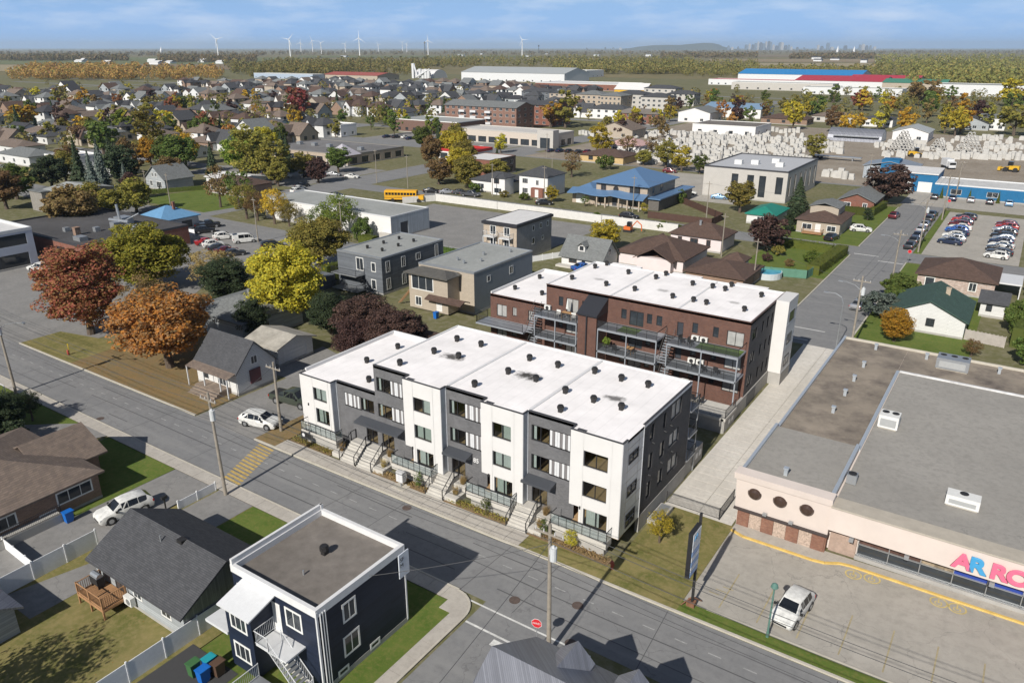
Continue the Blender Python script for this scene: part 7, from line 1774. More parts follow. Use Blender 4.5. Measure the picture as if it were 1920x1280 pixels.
tree(-41.0, 152, 4.6, 7.8, 'plum', 'b1', 1, 'dark purple maple beside the white raised bungalow'); tree(-30.0, 219, 6.4, 10.5, 'plum', 'b3', 1, 'large round dark purple tree at the far street end'); tree(-45.5, 192, 4.2, 9.2, 'dark', 'c1', 1, 'broad dark pine behind the green roofed cottage'); tree(-58, 187, 4.4, 8.5, 'olive', 'b2', 1, 'olive tree at the office front'); tree(-43.0, 180, 2.6, 5, 'dark', 'u1', 1, 'dark evergreen beside the green roofed cottage')
tree(-67.8, 134, 3.2, 6.6, 'yellow', 'b3', 1, 'yellow tree behind the grey roofed cottage'); tree(-31.5, 148, 1.6, 2.6, 'hedge', 'h1', 1); tree(-38.5, 144, 1.2, 1.8, 'plum', 'h2', 1); tree(-34, 143, 1.0, 1.6, 'brown', 'h3', 1); tree(-38, 150, 1.5, 2.2, 'olive', 'h2', 1)
tree(-30, 195, 1.6, 3.2, 'dark', 'u1', 1); tree(-42, 172, 1.5, 3.0, 'dark', 'u2', 1); tree(-35.5, 189, 2.0, 3.5, 'gold', 'h1', 1)
for i, (x, r, h, c, k) in enumerate(((-149, 3.6, 8.0, 'brown', 's2'), (-143, 3.8, 9.5, 'gold', 's1'), (-138, 3.0, 7.0, 'olive', 's3'), (-127.5, 3.4, 7, 'green', 's1'), (-122.0, 5.0, 10.5, 'lime', 's2'), (-115, 2.6, 5, 'green', 'h1'), (-153, 4.4, 9.5, 'olive', 's1'))): tree(x, 114.2, r, h, c, k, 2)
for x, y, r, h, c, k in ((-135, 178, 5.5, 9.5, 'olive', 'b1'), (-140, 184, 5.5, 9, 'olive', 'b2'), (-146, 178, 4.6, 8, 'brown', 'b3'), (-133, 189, 4.5, 8, 'olive', 'b2'), (-148, 190, 5, 10, 'yellow', 'b1'), (-157, 205, 5, 11, 'olive', 'b2'), (-164, 212, 5, 12, 'yellow', 'b3'), (-150, 214, 2.6, 7, 'dark', 'c1'), (-172, 206, 4.5, 11, 'brown', 'b1'), (-180, 226, 5, 11, 'yellow', 'b2'), (-186, 238, 5.2, 12, 'olive', 'b1'), (-193, 236, 2.8, 11, 'dark', 'c2'), (-205, 240, 5, 10, 'green', 'b2'), (-172, 248, 3, 8, 'yellow', 'u1'),
    (-120, 212, 4.0, 9, 'brown', 's1'), (-103.5, 172.5, 2.2, 5, 'yellow', 'u2'), (-128.5, 172.5, 2.0, 3.4, 'hedge', 'h1'), (-111, 171, 1.8, 2.2, 'hedge', 'h2'), (-118, 171.5, 1.6, 2, 'olive', 'h3'), (-76.8, 172, 1.4, 3.2, 'yellow', 's1'), (-93.5, 172.4, 1.5, 3.2, 'green', 's2'), (-84, 160, 1.4, 2.0, 'hedge', 'h1'), (-66, 158.3, 1.6, 2.2, 'hedge', 'h2'), (-62.5, 158.6, 1.2, 1.8, 'hedge', 'h3'),
    (-96, 243, 4.2, 9, 'yellow', 'u1'), (-103, 246, 4.8, 11, 'olive', 'u2'), (-89, 241, 3.2, 7, 'green', 'u3'), (-112, 248, 3.6, 6, 'olive', 'b2'), (-136, 262, 5.5, 13, 'yellow', 'u1'), (-128, 268, 4.4, 9, 'brown', 's2'), (-121, 275, 4, 8, 'brown', 's3'), (-66, 292, 4.4, 11, 'olive', 'u3'), (-75, 190, 2.2, 4, 'green', 'h1'), (-119, 233, 4, 5, 'green', 'h2')):
    tree(x, y, r, h, c, k)
# west side: big garden trees
for x, y, r, h, c, k in ((-173, 84, 7.0, 11, 'brown', 'b1'), (-180, 92, 5, 10, 'olive', 'b2'), (-176, 95, 4.4, 8, 'olive', 'b3'), (-213, 88, 6, 11, 'brown', 'b2'), (-225, 96, 6, 10, 'green', 'b1'), (-208, 108, 3.5, 13, 'blue', 'c1'), (-214, 114, 3.8, 15, 'blue', 'c2'), (-222, 112, 3.8, 15, 'dark', 'c1'), (-206, 116, 3.0, 9, 'blue', 'c2'), (-199, 113, 3.0, 8, 'plum', 'b2'), (-218, 122, 6, 13, 'dark', 'b1'), (-205, 143, 3.4, 12, 'dark', 'c2'), (-196, 150, 7.5, 18, 'olive', 'u1'), (-188, 152, 6, 15, 'olive', 'u2'), (-183, 149, 4, 8, 'olive', 'b2'), (-212, 158, 6.5, 13, 'lime', 'b1'), (-226, 146, 6, 13, 'green', 'b3'), (-234, 134, 5, 13, 'brown', 'u1'), (-242, 118, 5, 10, 'olive', 'b1'), (-166, 122, 4.6, 11, 'green', 's2'), (-170, 119.5, 4, 12, 'brown', 's3'), (-190, 165, 5, 8, 'olive', 'b3'), (-178, 160, 4.4, 8, 'plum', 'b1'), (-203, 170, 3.5, 12, 'dark', 'c1'), (-215, 178, 3.5, 12, 'dark', 'c2'), (-222, 170, 6, 10, 'green', 'b1'), (-188, 178, 5, 9, 'green', 'b2'), (-244, 160, 6, 12, 'gold', 'b2'), (-252, 152, 5, 10, 'gold', 'b3'), (-255, 140, 3.4, 12, 'dark', 'c2'), (-262, 130, 5, 9, 'brown', 'b1'), (-182, 104, 5.0, 9, 'olive', 'b1'), (-230, 108, 6, 11, 'dark', 'b2'), (-238, 150, 6, 12, 'green', 'b1'), (-210, 132, 4.5, 9, 'brown', 'b3'), (-228, 178, 6, 13, 'olive', 'u2'), (-240, 190, 6, 12, 'yellow', 'b2'), (-198, 101, 2.6, 3.2, 'olive', 'h2'), (-236, 105, 4, 7, 'straw', 's1')):
    tree(x, y, r, h, c, k)

# ------------------------------------------------------------------ vehicles
car(-63.6, 46.0, 14, 'suv', 'white', 'white crossover parked on the drive beside the slim pole'); car(-64.8, 51.6, 8, 'pickup', 'olive', 'dark olive pickup truck parked beside the white apartments', s=1.02)
car(-145.6, 63.6, 195, 'pickup', 'white', 'white pickup truck at the pale blue building'); 
for x, y, hd, k, c in ((-140, 98.2, 60, 'suv', 'white'), (-133.8, 98.8, 60, 'van', 'white'), (-125.5, 99.0, 60, 'suv', 'black'), (-126.5, 90.5, 65, 'sedan', 'charcoal'), (-129.5, 91.0, 65, 'sedan', 'maroon'), (-132.5, 91.6, 65, 'sedan', 'charcoal'), (-136, 92.6, 65, 'hatch', 'white'), (-139, 93.2, 65, 'sedan', 'red'), (-148.6, 99.6, 60, 'suv', 'black'), (-152.5, 103.2, 60, 'pickup', 'black'),
    (-188, 95, 20, 'suv', 'black'), (-170, 145, 90, 'suv', 'white'), (-173, 148, 100, 'sedan', 'white'), (-176, 152, 95, 'sedan', 'black'), (-200, 160, 20, 'van', 'grey'), (-194, 161, 20, 'sedan', 'white'),
    (-158, 134, 20, 'sedan', 'navy'), (-156, 146, 20, 'sedan', 'black'), (-147.5, 143.5, 20, 'hatch', 'silver'), (-190, 168, 85, 'suv', 'navy'), (-184, 172, 20, 'sedan', 'silver'), (-176, 172, 20, 'sedan', 'white'),
    (-139, 166, 30, 'sedan', 'black'), (-134.5, 167.5, 40, 'sedan', 'silver'), (-131, 169, 40, 'sedan', 'grey'), (-126.5, 167.6, 10, 'pickup', 'grey'), (-103.5, 168.8, 30, 'suv', 'black'), (-77.5, 165.2, 5, 'suv', 'black'), (-64.6, 119.5, 60, 'sedan', 'blue'), (-77, 114.0, 55, 'suv', 'black'), (-98, 238, 10, 'suv', 'maroon'), (-80.2, 205.5, 10, 'sedan', 'skyblue'), (-78, 203.6, 10, 'sedan', 'white'), (-68.5, 202, 10, 'sedan', 'skyblue'), (-65.8, 203, 10, 'sedan', 'navy'),
    (-32.4, 169.6, 80, 'suv', 'black'), (-28.9, 181.5, 10, 'suv', 'white'), (-25.2, 201.5, 85, 'suv', 'maroon'), (-17.5, 171.2, 85, 'sedan', 'charcoal'), (-17.4, 176.4, 85, 'suv', 'charcoal'), (-17.5, 182, 85, 'sedan', 'navy'), (-17.6, 188.6, 85, 'suv', 'silver'), (-17.7, 195, 85, 'sedan', 'silver'), (-17.7, 202, 85, 'suv', 'charcoal'), (-17.8, 208, 85, 'suv', 'black'), (-18.2, 124.5, 82, 'sedan', 'silver'), (-28.6, 112, -10, 'suv', 'white')):
    car(x, y, hd, k, c)
cc = ('navy', 'charcoal', 'white', 'navy', 'blue', 'red', 'black', 'silver', 'white', 'charcoal', 'orange', 'white', 'maroon', 'silver', 'black')
kk = ('sedan', 'suv', 'hatch', 'sedan', 'suv')
for i in range(10): car(-11.2 + (i % 2) * .4, 179.5 + i * 3.3, 172 + (i % 3) * 4, kk[i % 5], cc[(i * 4 + 3) % 15])
for i in range(11): car(-2.4 + (i % 2) * .3, 171.5 + i * 3.4, 172 + (i % 3) * 4, kk[(i + 2) % 5], cc[(i * 7 + 2) % 15])
for i in range(4): car(5.5, 172 + i * 6.5, 178, kk[i % 5], ('white', 'silver', 'skyblue', 'black')[i])
for i in range(9): car(-20.4 + i * 4.3, 234.6, 92, kk[i % 5], ('charcoal', 'navy', 'silver', 'charcoal', 'skyblue', 'black', 'silver', 'black', 'white')[i])
for i in range(10): car(-246 + i * 4.6, 264 + (i % 3), 85, kk[i % 5], cc[i]); 
for i in range(9): car(-196 + (i % 3) * 6, 238 + i * .4 + (i // 3) * 5.5, 40, kk[(i + 1) % 5], cc[(i * 2 + 1) % 15])
for i in range(8): car(-158 + i * 3.6, 262 + i, 85, kk[i % 5], cc[(i * 3) % 15])
# school bus
BUSY = mat('bus_yellow', (.68, .36, .02), .45, .05, 1.0); bx, by = -136.5, 152.0
t = thing('school_bus', 'yellow school bus parked behind the white panel fence', 'bus', (bx, by, 0), rz=RAD(28))
mb = MB(); mb.box(-5.2, 3.4, -1.2, 1.2, .7, 2.85).box(-5.15, 3.35, -1.05, 1.05, 2.85, 3.0).box(3.4, 5.2, -1.0, 1.0, .7, 1.75); mb.build('body', BUSY, t, local=True)
for s in (-1, 1):
    for i in range(10): MB().box(-4.9 + i * .82, -4.9 + i * .82 + .68, s * 1.2, s * 1.215, 1.85, 2.5).build('window', CARGL, t, local=True)
    MB().box(-5.2, 3.4, s * 1.2, s * 1.212, 1.1, 1.2).box(-5.2, 3.4, s * 1.2, s * 1.212, 1.5, 1.56).build('black_stripe', TRIMP, t, local=True)
    for x in (-3.0, 3.9): MB().tube((x, s * .9, .5), (x, s * 1.22, .5), .5, .5, 14).build('wheel', TYRE, t, local=True)
MB().box(3.4, 3.42, -1.0, 1.0, 1.85, 2.6).build('windscreen', CARGL, t, local=True)
t = thing('mini_excavator', 'orange mini excavator on the dirt yard', 'excavator', (-71.5, 152.5, 0)); ORG = plain('machine_orange', (.6, .14, .03), .5); MB().box(-1, 1, -.8, -.4, 0, .5).box(-1, 1, .4, .8, 0, .5).build('track', TYRE, t, local=True); MB().box(-.9, .7, -.7, .7, .55, 1.3).build('body', ORG, t, local=True); MB().box(-.2, .7, -.6, .3, 1.3, 2.3).build('cab', CARGL, t, local=True); MB().path([(.6, .3, 1.2), (1.8, .3, 2.6), (2.9, .3, 1.8), (3.0, .3, .5)], .12, 6).build('boom', ORG, t, local=True)

# ------------------------------------------------------------------ precast concrete works
def PX(x, y, z=0.0):
    v = Vector((x, y, z - H)); d = v.dot(_fw)
    return (960 + FPX * v.dot(_rt) / d, 640 - FPX * v.dot(_up) / d) if d > 1 else (-9999, -9999)
PREC = mat('precast_concrete', (0.48, 0.47, 0.445), 0.85, 0.12, .6)
def shared(mb, name, m): 
    o = mb.build(name, m); me = o.data; bpy.data.objects.remove(o); return me
def ring_mb(r, ri, h):
    mb = MB(); k = 14
    for j in range(k):
        a, b = 2 * PI * j / k, 2 * PI * (j + 1) / k
        c0, s0, c1, s1 = math.cos(a), math.sin(a), math.cos(b), math.sin(b)
        mb.quad((r * c0, r * s0, 0), (r * c1, r * s1, 0), (r * c1, r * s1, h), (r * c0, r * s0, h)); mb.quad((ri * c1, ri * s1, 0), (ri * c0, ri * s0, 0), (ri * c0, ri * s0, h), (ri * c1, ri * s1, h))
        mb.quad((r * c0, r * s0, h), (r * c1, r * s1, h), (ri * c1, ri * s1, h), (ri * c0, ri * s0, h)); mb.quad((ri * c0, ri * s0, 0), (ri * c1, ri * s1, 0), (r * c1, r * s1, 0), (r * c0, r * s0, 0))
    return mb
B0 = MB().box(-.95, .95, -.8, .8, 0, 1.5).box(-.8, .8, -.65, .65, 1.5, 1.9)
B1 = MB(); B1.prism([(-.9, -.6), (.9, -.6), (.9, .6), (-.9, .6)], 0, 1.0).prism([(-.7, -.5), (.7, -.5), (.7, .5), (-.7, .5)], 1.0, 2.3)
BL = [shared(ring_mb(.95, .75, 2.1), 'precast_ring', PREC), shared(B0, 'precast_block', PREC), shared(B1, 'precast_tank', PREC)]
spots = []
for k, (px0, py0, px1, py1, n) in enumerate(((1085, 254, 1185, 256, 17), (1180, 250, 1345, 258, 22), (1145, 275, 1300, 281, 18), (1270, 268, 1400, 272, 18), (1300, 289, 1420, 293, 20), (1140, 297, 1270, 301, 16), (1280, 303, 1450, 306, 24), (1300, 262, 1395, 264, 14), (1400, 262, 1500, 268, 14), (1390, 280, 1510, 285, 16), (1470, 300, 1520, 304, 8), (1390, 247, 1500, 250, 14), (1535, 273, 1580, 275, 7), (1535, 285, 1578, 287, 7), (1640, 275, 1760, 283, 14), (1730, 295, 1920, 300, 22), (1845, 280, 1920, 278, 8), (1545, 330, 1600, 336, 8), (1690, 270, 1735, 274, 6), (1800, 266, 1880, 262, 10))):
    for i in range(n):
        q = (i + .5) / n
        spots.append(G(px0 + (px1 - px0) * q, py0 + (py1 - py0) * q + RN.uniform(-2.2, 2.2)))
for i, (x, y) in enumerate(spots[:295]):
    o = bpy.data.objects.new(('precast_ring', 'precast_block', 'precast_tank')[i * 7 % 3], BL[i * 7 % 3]); COL.objects.link(o)
    o.location = (x, y, .03); o.rotation_euler = (0, 0, RN.uniform(-.2, .2)); s = RN.uniform(.85, 1.25); o.scale = (s, s, s * RN.uniform(.85, 1.15))
    tag(o, ('pale concrete ring standing in the precast yard', 'pale stepped concrete block in the precast yard', 'pale concrete tank section in the precast yard')[i * 7 % 3], 'concrete product', ('concrete rings', 'concrete blocks', 'concrete tanks')[i * 7 % 3] + ' stored in the precast yard')
mb = MB(); r9 = random.Random(21)
for i in range(420):
    px, py = (r9.uniform(1180, 1510), r9.uniform(254, 309)) if i % 4 else (r9.uniform(1640, 1920), r9.uniform(262, 300))
    x, y = G(px, py)
    if -76 < x < -50 and y < 240: continue
    w, d, h = r9.uniform(.6, 1.1), r9.uniform(.5, .9), r9.uniform(1.2, 2.4); mb.box(x - w, x + w, y - d, y + d, 0, h * .8).box(x - w * .7, x + w * .7, y - d * .7, y + d * .7, h * .8, h)
o = mb.build('precast_stock', PREC); o['kind'] = 'stuff'; o['label'] = 'further pale concrete stock filling the precast yard'
pipe_me = shared(ring_mb(.62, .45, 2.4), 'concrete_pipe', PREC)
for pi, (px, py, rows) in enumerate(((1690, 284, 7), (1815, 287, 7), (1757, 283, 4))):
    bx, by = G(px, py)
    for r_ in range(rows):
        for c_ in range(rows + 1 - r_):
            o = bpy.data.objects.new('concrete_pipe', pipe_me); COL.objects.link(o)
            o.rotation_euler = (PI / 2, 0, 0); o.location = (bx + (c_ - (rows - r_) / 2) * 1.26, by + 1.2, .65 + r_ * 1.1)
            tag(o, 'concrete pipe in the %s pyramid stack' % ('western', 'eastern', 'small middle')[pi], 'concrete pipe', 'pipes of the %s pyramid stack' % ('western', 'eastern', 'small middle')[pi])
x, y = G(1600, 266); QH = thing('quonset_barn', 'ribbed grey arched barn in the precast yard', 'barn', (x, y + 6, 0))
mb = MB(); n = 12
for i in range(n):
    a, b = PI * i / n, PI * (i + 1) / n
    mb.quad((x - 11, y + 6 - 6.2 * math.cos(a), 5.2 * math.sin(a)), (x + 11, y + 6 - 6.2 * math.cos(a), 5.2 * math.sin(a)), (x + 11, y + 6 - 6.2 * math.cos(b), 5.2 * math.sin(b)), (x - 11, y + 6 - 6.2 * math.cos(b), 5.2 * math.sin(b)))
mb.build('arched_roof', RIBM, QH)
for s in (-1, 1): MB().poly([(x + s * 10.9, y + 6 - 6.1 * math.cos(PI * i / n), 5.1 * math.sin(PI * i / n)) for i in range(n + 1)]).build('end_wall', CORR, QH)
MB().box(x - 8.5, x + 10, y - 1.2, y + .5, 2.2, 2.5).build('lean_to_roof', STEEL, QH)
YEL = plain('machine_yellow', (.6, .36, .02), .5)
for i, (px, py) in enumerate(((1716, 294), (1893, 322))):
    x, y = G(px, py); t = thing('wheel_loader', 'yellow wheel loader %s' % ('in front of the western pipe stack', 'at the east side of the yard')[i], 'loader', (x, y, 0), 'yard loaders', RAD(20 + i * 150))
    MB().box(-2.6, .2, -1.1, 1.1, .8, 2.0).build('body', YEL, t, local=True); MB().box(-.6, .8, -.8, .8, 2.0, 3.3).build('cab', CARGL, t, local=True); MB().box(2.6, 3.4, -1.3, 1.3, .3, 1.4).build('bucket', YEL, t, local=True); MB().path([(.2, .6, 1.6), (2.8, .6, .9)], .16, 5).path([(.2, -.6, 1.6), (2.8, -.6, .9)], .16, 5).build('arm', YEL, t, local=True)
    for s in (-1, 1):
        for xx in (-1.7, 1.2): MB().tube((xx, s * .8, .75), (xx, s * 1.3, .75), .75, .75, 12).build('wheel', TYRE, t, local=True)
x, y = G(1777, 316); t = thing('box_truck', 'white truck standing in the yard behind the blue workshop', 'truck', (x, y, 0), None, RAD(-60)); MB().box(-3, 1.2, -1.2, 1.2, 1.0, 3.2).build('box', WHITEM, t, local=True); MB().box(1.3, 3, -1.1, 1.1, .6, 2.5).build('cab', WHITEM, t, local=True); MB().box(2.4, 3.02, -1, 1, 1.5, 2.3).build('windscreen', CARGL, t, local=True)
for s in (-1, 1):
    for xx in (-2, 2.2): MB().tube((xx, s * .8, .5), (xx, s * 1.15, .5), .5, .5, 12).build('wheel', TYRE, t, local=True)
x, y = G(1565, 300); t = thing('flatbed_trailer', 'long flatbed trailer in the middle of the yard', 'trailer', (x, y, 0)); MB().box(-9, 9, -1.2, 1.2, 1.1, 1.4).build('bed', STEEL, t, local=True)
for s in (-1, 1):
    for xx in (-7.5, -6.2, -4.9): MB().tube((xx, s * .8, .5), (xx, s * 1.2, .5), .5, .5, 12).build('wheel', TYRE, t, local=True)
MB().box(6, 6.3, -.8, .8, 0, 1.1).build('landing_gear', STEEL, t, local=True)

# ------------------------------------------------------------------ larger buildings farther off
def far_box(name, label, cat, px, py, w, d, h, wm, rm, roof='flat', rise=1.5, nw=0, ne=0, st='b', floors=1, axis='x', cop=None, fh=2.8):
    """front right corner stands at the ground point seen at pixel px,py"""
    x1, y0 = G(px, py); so, ea = [], []
    for f in range(floors):
        z = .9 + f * fh
        so += even(w, nw, min(1.8, w / max(1, nw) * .5), z, z + 1.4, st) if nw else []
        ea += even(d, ne, min(1.8, d / max(1, ne) * .5), z, z + 1.4, st) if ne else []
    LANDMARKS.append((label_short.get(name + str(px), None), x1 - w / 2, y0)) if False else None
    return building(name, label, cat, x1 - w, x1, y0, y0 + d, h, wm, rm, roof, rise, so, ea, axis=axis, cop=cop, parapet=.2)
label_short = {}
GM = mat('grey_metal_roof', (.36, .38, .38), .5, .06, .4); CRM = mat('crimson_roof', (.42, .04, .06), .5, .08, .4); CW = mat('cool_white_wall', (.62, .63, .64), .7, .06); BM2 = mat('azure_roof', (.03, .22, .50), .45, .06, .4); GNR = mat('green_roof', (.06, .22, .15), .5, .08)
t = far_box('brick_apartments', 'four storey brick apartment block with grey roof and white balconies', 'apartments', 968, 247, 44, 16, 11.0, mat('apartment_brick', (.26, .14, .10), .85, .15, 1.0, tex='brick', tsc=1.5), SH_GY, 'gable', 2.2, 12, 3, 'w', 4)
x1, y0 = G(968, 247)
for u in (10, 17, 26):
    for z in (2.6, 5.3, 8.0): MB().box(x1 - 44 + u, x1 - 44 + u + 3.4, y0 - 1.5, y0 - .02, z, z + 1.0).build('balcony', WHITEM, t)
far_box('brick_apartments', 'red brick apartment block with dark roof beside the golden tree', 'apartments', 1040, 238, 26, 16, 10.5, RBR, SH_DK, 'gable', 1.6, 6, 3, 'w', 4)
far_box('flat_brick_school', 'low dark brick building with pale flat roof behind the yellow trees', 'school', 858, 255, 38, 22, 6.0, mat('school_brick', (.16, .10, .08), .85, .1), LGRV, 'flat', 1, 8, 4, 'b', 1)
for i, (px, py, w, d, h, wm, rm, fl) in enumerate(((1128, 205, 20, 16, 9, BEIGE, SH_GY, 3), (1163, 208, 15, 16, 9, BEIGE, SH_GY, 3), (1205, 206, 22, 16, 9.5, GSTUC, SH_DK, 3), (1250, 213, 18, 14, 9.5, GSTUC, SH_DK, 3), (1172, 226, 24, 12, 5.6, WSTUC, SH_DK, 2), (1232, 235, 24, 10, 5.4, RBR, TARG, 2), (1076, 200, 20, 14, 8.5, BEIGE, SH_DK, 3), (1030, 196, 24, 14, 8.5, DGREY, SH_DK, 3), (1265, 190, 26, 14, 9, GSTUC, SH_DK, 3), (1300, 200, 20, 12, 8, GSTUC, SH_DK, 3))):
    far_box('fourplex_house', 'three storey %s block, %s along the row beyond the golden tree' % (('beige', 'tan', 'grey', 'slate roofed', 'white', 'red brick', 'sand coloured', 'charcoal', 'stone grey', 'pale')[i], ('first', 'second', 'third', 'fourth', 'fifth', 'sixth', 'seventh', 'eighth', 'ninth', 'tenth')[i]), 'apartments', px, py, w, d, h, wm, rm, 'hip', 2.2, 5, 3, 'w', fl)
far_box('factory_hall', 'huge grey roofed factory hall beyond the suburb', 'factory', 1058, 156, 150, 60, 10, CW, GM, 'gable', 6, 12, 0, 'b', 1)
far_box('factory_hall', 'long pale industrial shed behind the factory hall', 'factory', 1100, 146, 190, 50, 9, CW, mat('pale_roof', (.5, .5, .48), .7, .1), 'flat', 1, 10, 4)
far_box('warehouse', 'low warehouse with white roof right of the factory hall', 'warehouse', 1165, 172, 95, 50, 6, RBR, WROOF, 'flat', 1, 10, 5)['label'] = 'low warehouse with white roof between factory and beige blocks'
far_box('warehouse', 'long red roofed warehouse behind the suburb', 'warehouse', 708, 152, 95, 40, 6, TANS, mat('red_metal_roof', (.33, .09, .07), .6, .08), 'gable', 3, 8, 3)
far_box('warehouse', 'long blue grey row of storage units behind the suburb', 'warehouse', 587, 150, 115, 20, 6.5, mat('blue_grey_units', (.35, .42, .52), .6, .1), LGRV, 'flat', 1, 14, 2, 'w')
far_box('car_dealer', 'white dealership with long bright blue roof', 'shop', 1612, 158, 140, 60, 9, CW, BM2, 'gable', 5, 8, 3)
far_box('car_dealer', 'white store with wide crimson roof', 'shop', 1655, 168, 85, 60, 7, CW, CRM, 'gable', 4, 10, 4)
far_box('car_dealer', 'long crimson roofed store beside the green roofed hall', 'shop', 1722, 162, 70, 40, 7, CW, CRM, 'gable', 3, 8, 3)
far_box('car_dealer', 'tan hall with long green roof', 'shop', 1772, 172, 55, 40, 7, TANS, GNR, 'gable', 3, 6, 3)
far_box('retail_strip', 'long red roofed retail strip left of the blue roof', 'shop', 1520, 164, 110, 30, 6, CW, CRM, 'flat', 1, 14, 3)['label'] = 'long red roofed retail strip in front of the blue roof'
far_box('retail_strip', 'white and grey retail strip with green lettered fascia', 'shop', 1560, 173, 95, 24, 7, GSTUC, LGRV, 'flat', 1, 9, 2)
far_box('retail_strip', 'white car showrooms behind the red maple', 'shop', 1690, 182, 80, 24, 6, CW, LGRV, 'flat', 1, 12, 3)
far_box('garage_shop', 'white garage with steel blue roof and red trim', 'garage', 1425, 224, 34, 26, 5.5, WSTUC, mat('steel_blue_roof', (.20, .30, .42), .4, .08), 'gable', 2.2, 3, 2)
far_box('garage_shop', 'white gabled workshop beside the steel blue roof', 'garage', 1330, 232, 18, 20, 5.5, WSTUC, SH_GY, 'gable', 2.4, 2, 2, 'w', 1, 'y')
far_box('garage_shop', 'flat white shop at the edge of the precast yard', 'shop', 1415, 258, 30, 24, 4.6, WSTUC, TARG, 'flat', 1, 4, 2)
far_box('barn', 'white shed with grey gable roof by the golden poplar', 'shed', 1738, 268, 14, 18, 4.2, WSTUC, GM, 'gable', 2, 2, 2, 'w', 1, 'y')
far_box('village_house', 'grey gabled cottage under the dark purple tree', 'house', 1852, 246, 16, 10, 3.4, LGREY, SH_DK, 'gable', 3, 4, 2, 'w', 1, 'y'); far_box('village_house', 'white two storey house beside the grey gabled cottage', 'house', 1882, 246, 11, 10, 6, WSTUC, SH_GY, 'gable', 1.4, 3, 2, 'w', 2)
far_box('village_house', 'pale house with brown roof among the yellow trees', 'house', 1600, 232, 22, 12, 3.2, GSTUC, SH_BR, 'hip', 2, 3, 2); far_box('village_house', 'white house with dark roof among the olive trees', 'house', 1672, 240, 14, 12, 4, WSTUC, SH_DK, 'hip', 2, 3, 2, 'w'); far_box('village_house', 'brown low house by the yard entrance', 'house', 1512, 236, 24, 14, 3, BUFF, SH_DB, 'hip', 2, 3, 2)
far_box('ranch_house', 'yellow brick hut with brown hip roof near the precast yard', 'house', 1168, 310, 17, 12, 2.6, mat('yellow_brick', (.5, .36, .18), .85, .1), SH_DB, 'hip', 1.8, 2, 0, 'b'); far_box('pink_house', 'house with faded pink hip roof behind the yellow brick hut', 'house', 1198, 290, 14, 12, 3, WSTUC, mat('pink_roof', (.5, .33, .31), .8, .1), 'hip', 2.4, 2, 1, 'w'); far_box('cottage', 'pale gabled cottage with white trim under brown trees', 'house', 1185, 262, 18, 14, 4, TANS, SH_BR, 'gable', 3, 2, 2, 'w', 1, 'y')
far_box('tall_shop', 'large white grey commercial block at the east edge', 'shop', 1960, 185, 80, 40, 9, CW, LGRV, 'flat', 1, 6, 0); far_box('white_dome', 'white and yellow tent hall by the pale blocks', 'hall', 1210, 178, 30, 18, 4, YEL, WROOF, 'gable', 5, 0, 0)
x, y = G(812, 148); t = thing('silo_plant', 'white silos and conveyor of the distant batching plant', 'plant', (x, y, 0)); t.scale = (.55, .55, .55)
for i in range(4): MB().tube((x - 40 + i * 9, y, 0), (x - 40 + i * 9, y, 22 - (i % 2) * 5), 4, 4, 12).build('silo', CW, t)
MB().path([(x - 60, y, 34), (x - 48, y, 2)], 2.2, 6).path([(x - 10, y, 22), (x - 45, y - 10, 3)], 1.6, 6).build('conveyor', CW, t); MB().box(x - 64, x - 58, y - 3, y + 3, 0, 34).build('tower', CW, t)
mb = MB(); k = 10
for i in range(k):
    a, b = PI * i / k, PI * (i + 1) / k
    mb.quad((x - 75, y + 40 - 28 * math.cos(a), 20 * math.sin(a)), (x - 10, y + 40 - 28 * math.cos(a), 20 * math.sin(a)), (x - 10, y + 40 - 28 * math.cos(b), 20 * math.sin(b)), (x - 75, y + 40 - 28 * math.cos(b), 20 * math.sin(b)))
mb.poly([(x - 10.1, y + 40 - 28 * math.cos(PI * i / k), 20 * math.sin(PI * i / k)) for i in range(k + 1)]); mb.build('storage_dome', WROOF, t)

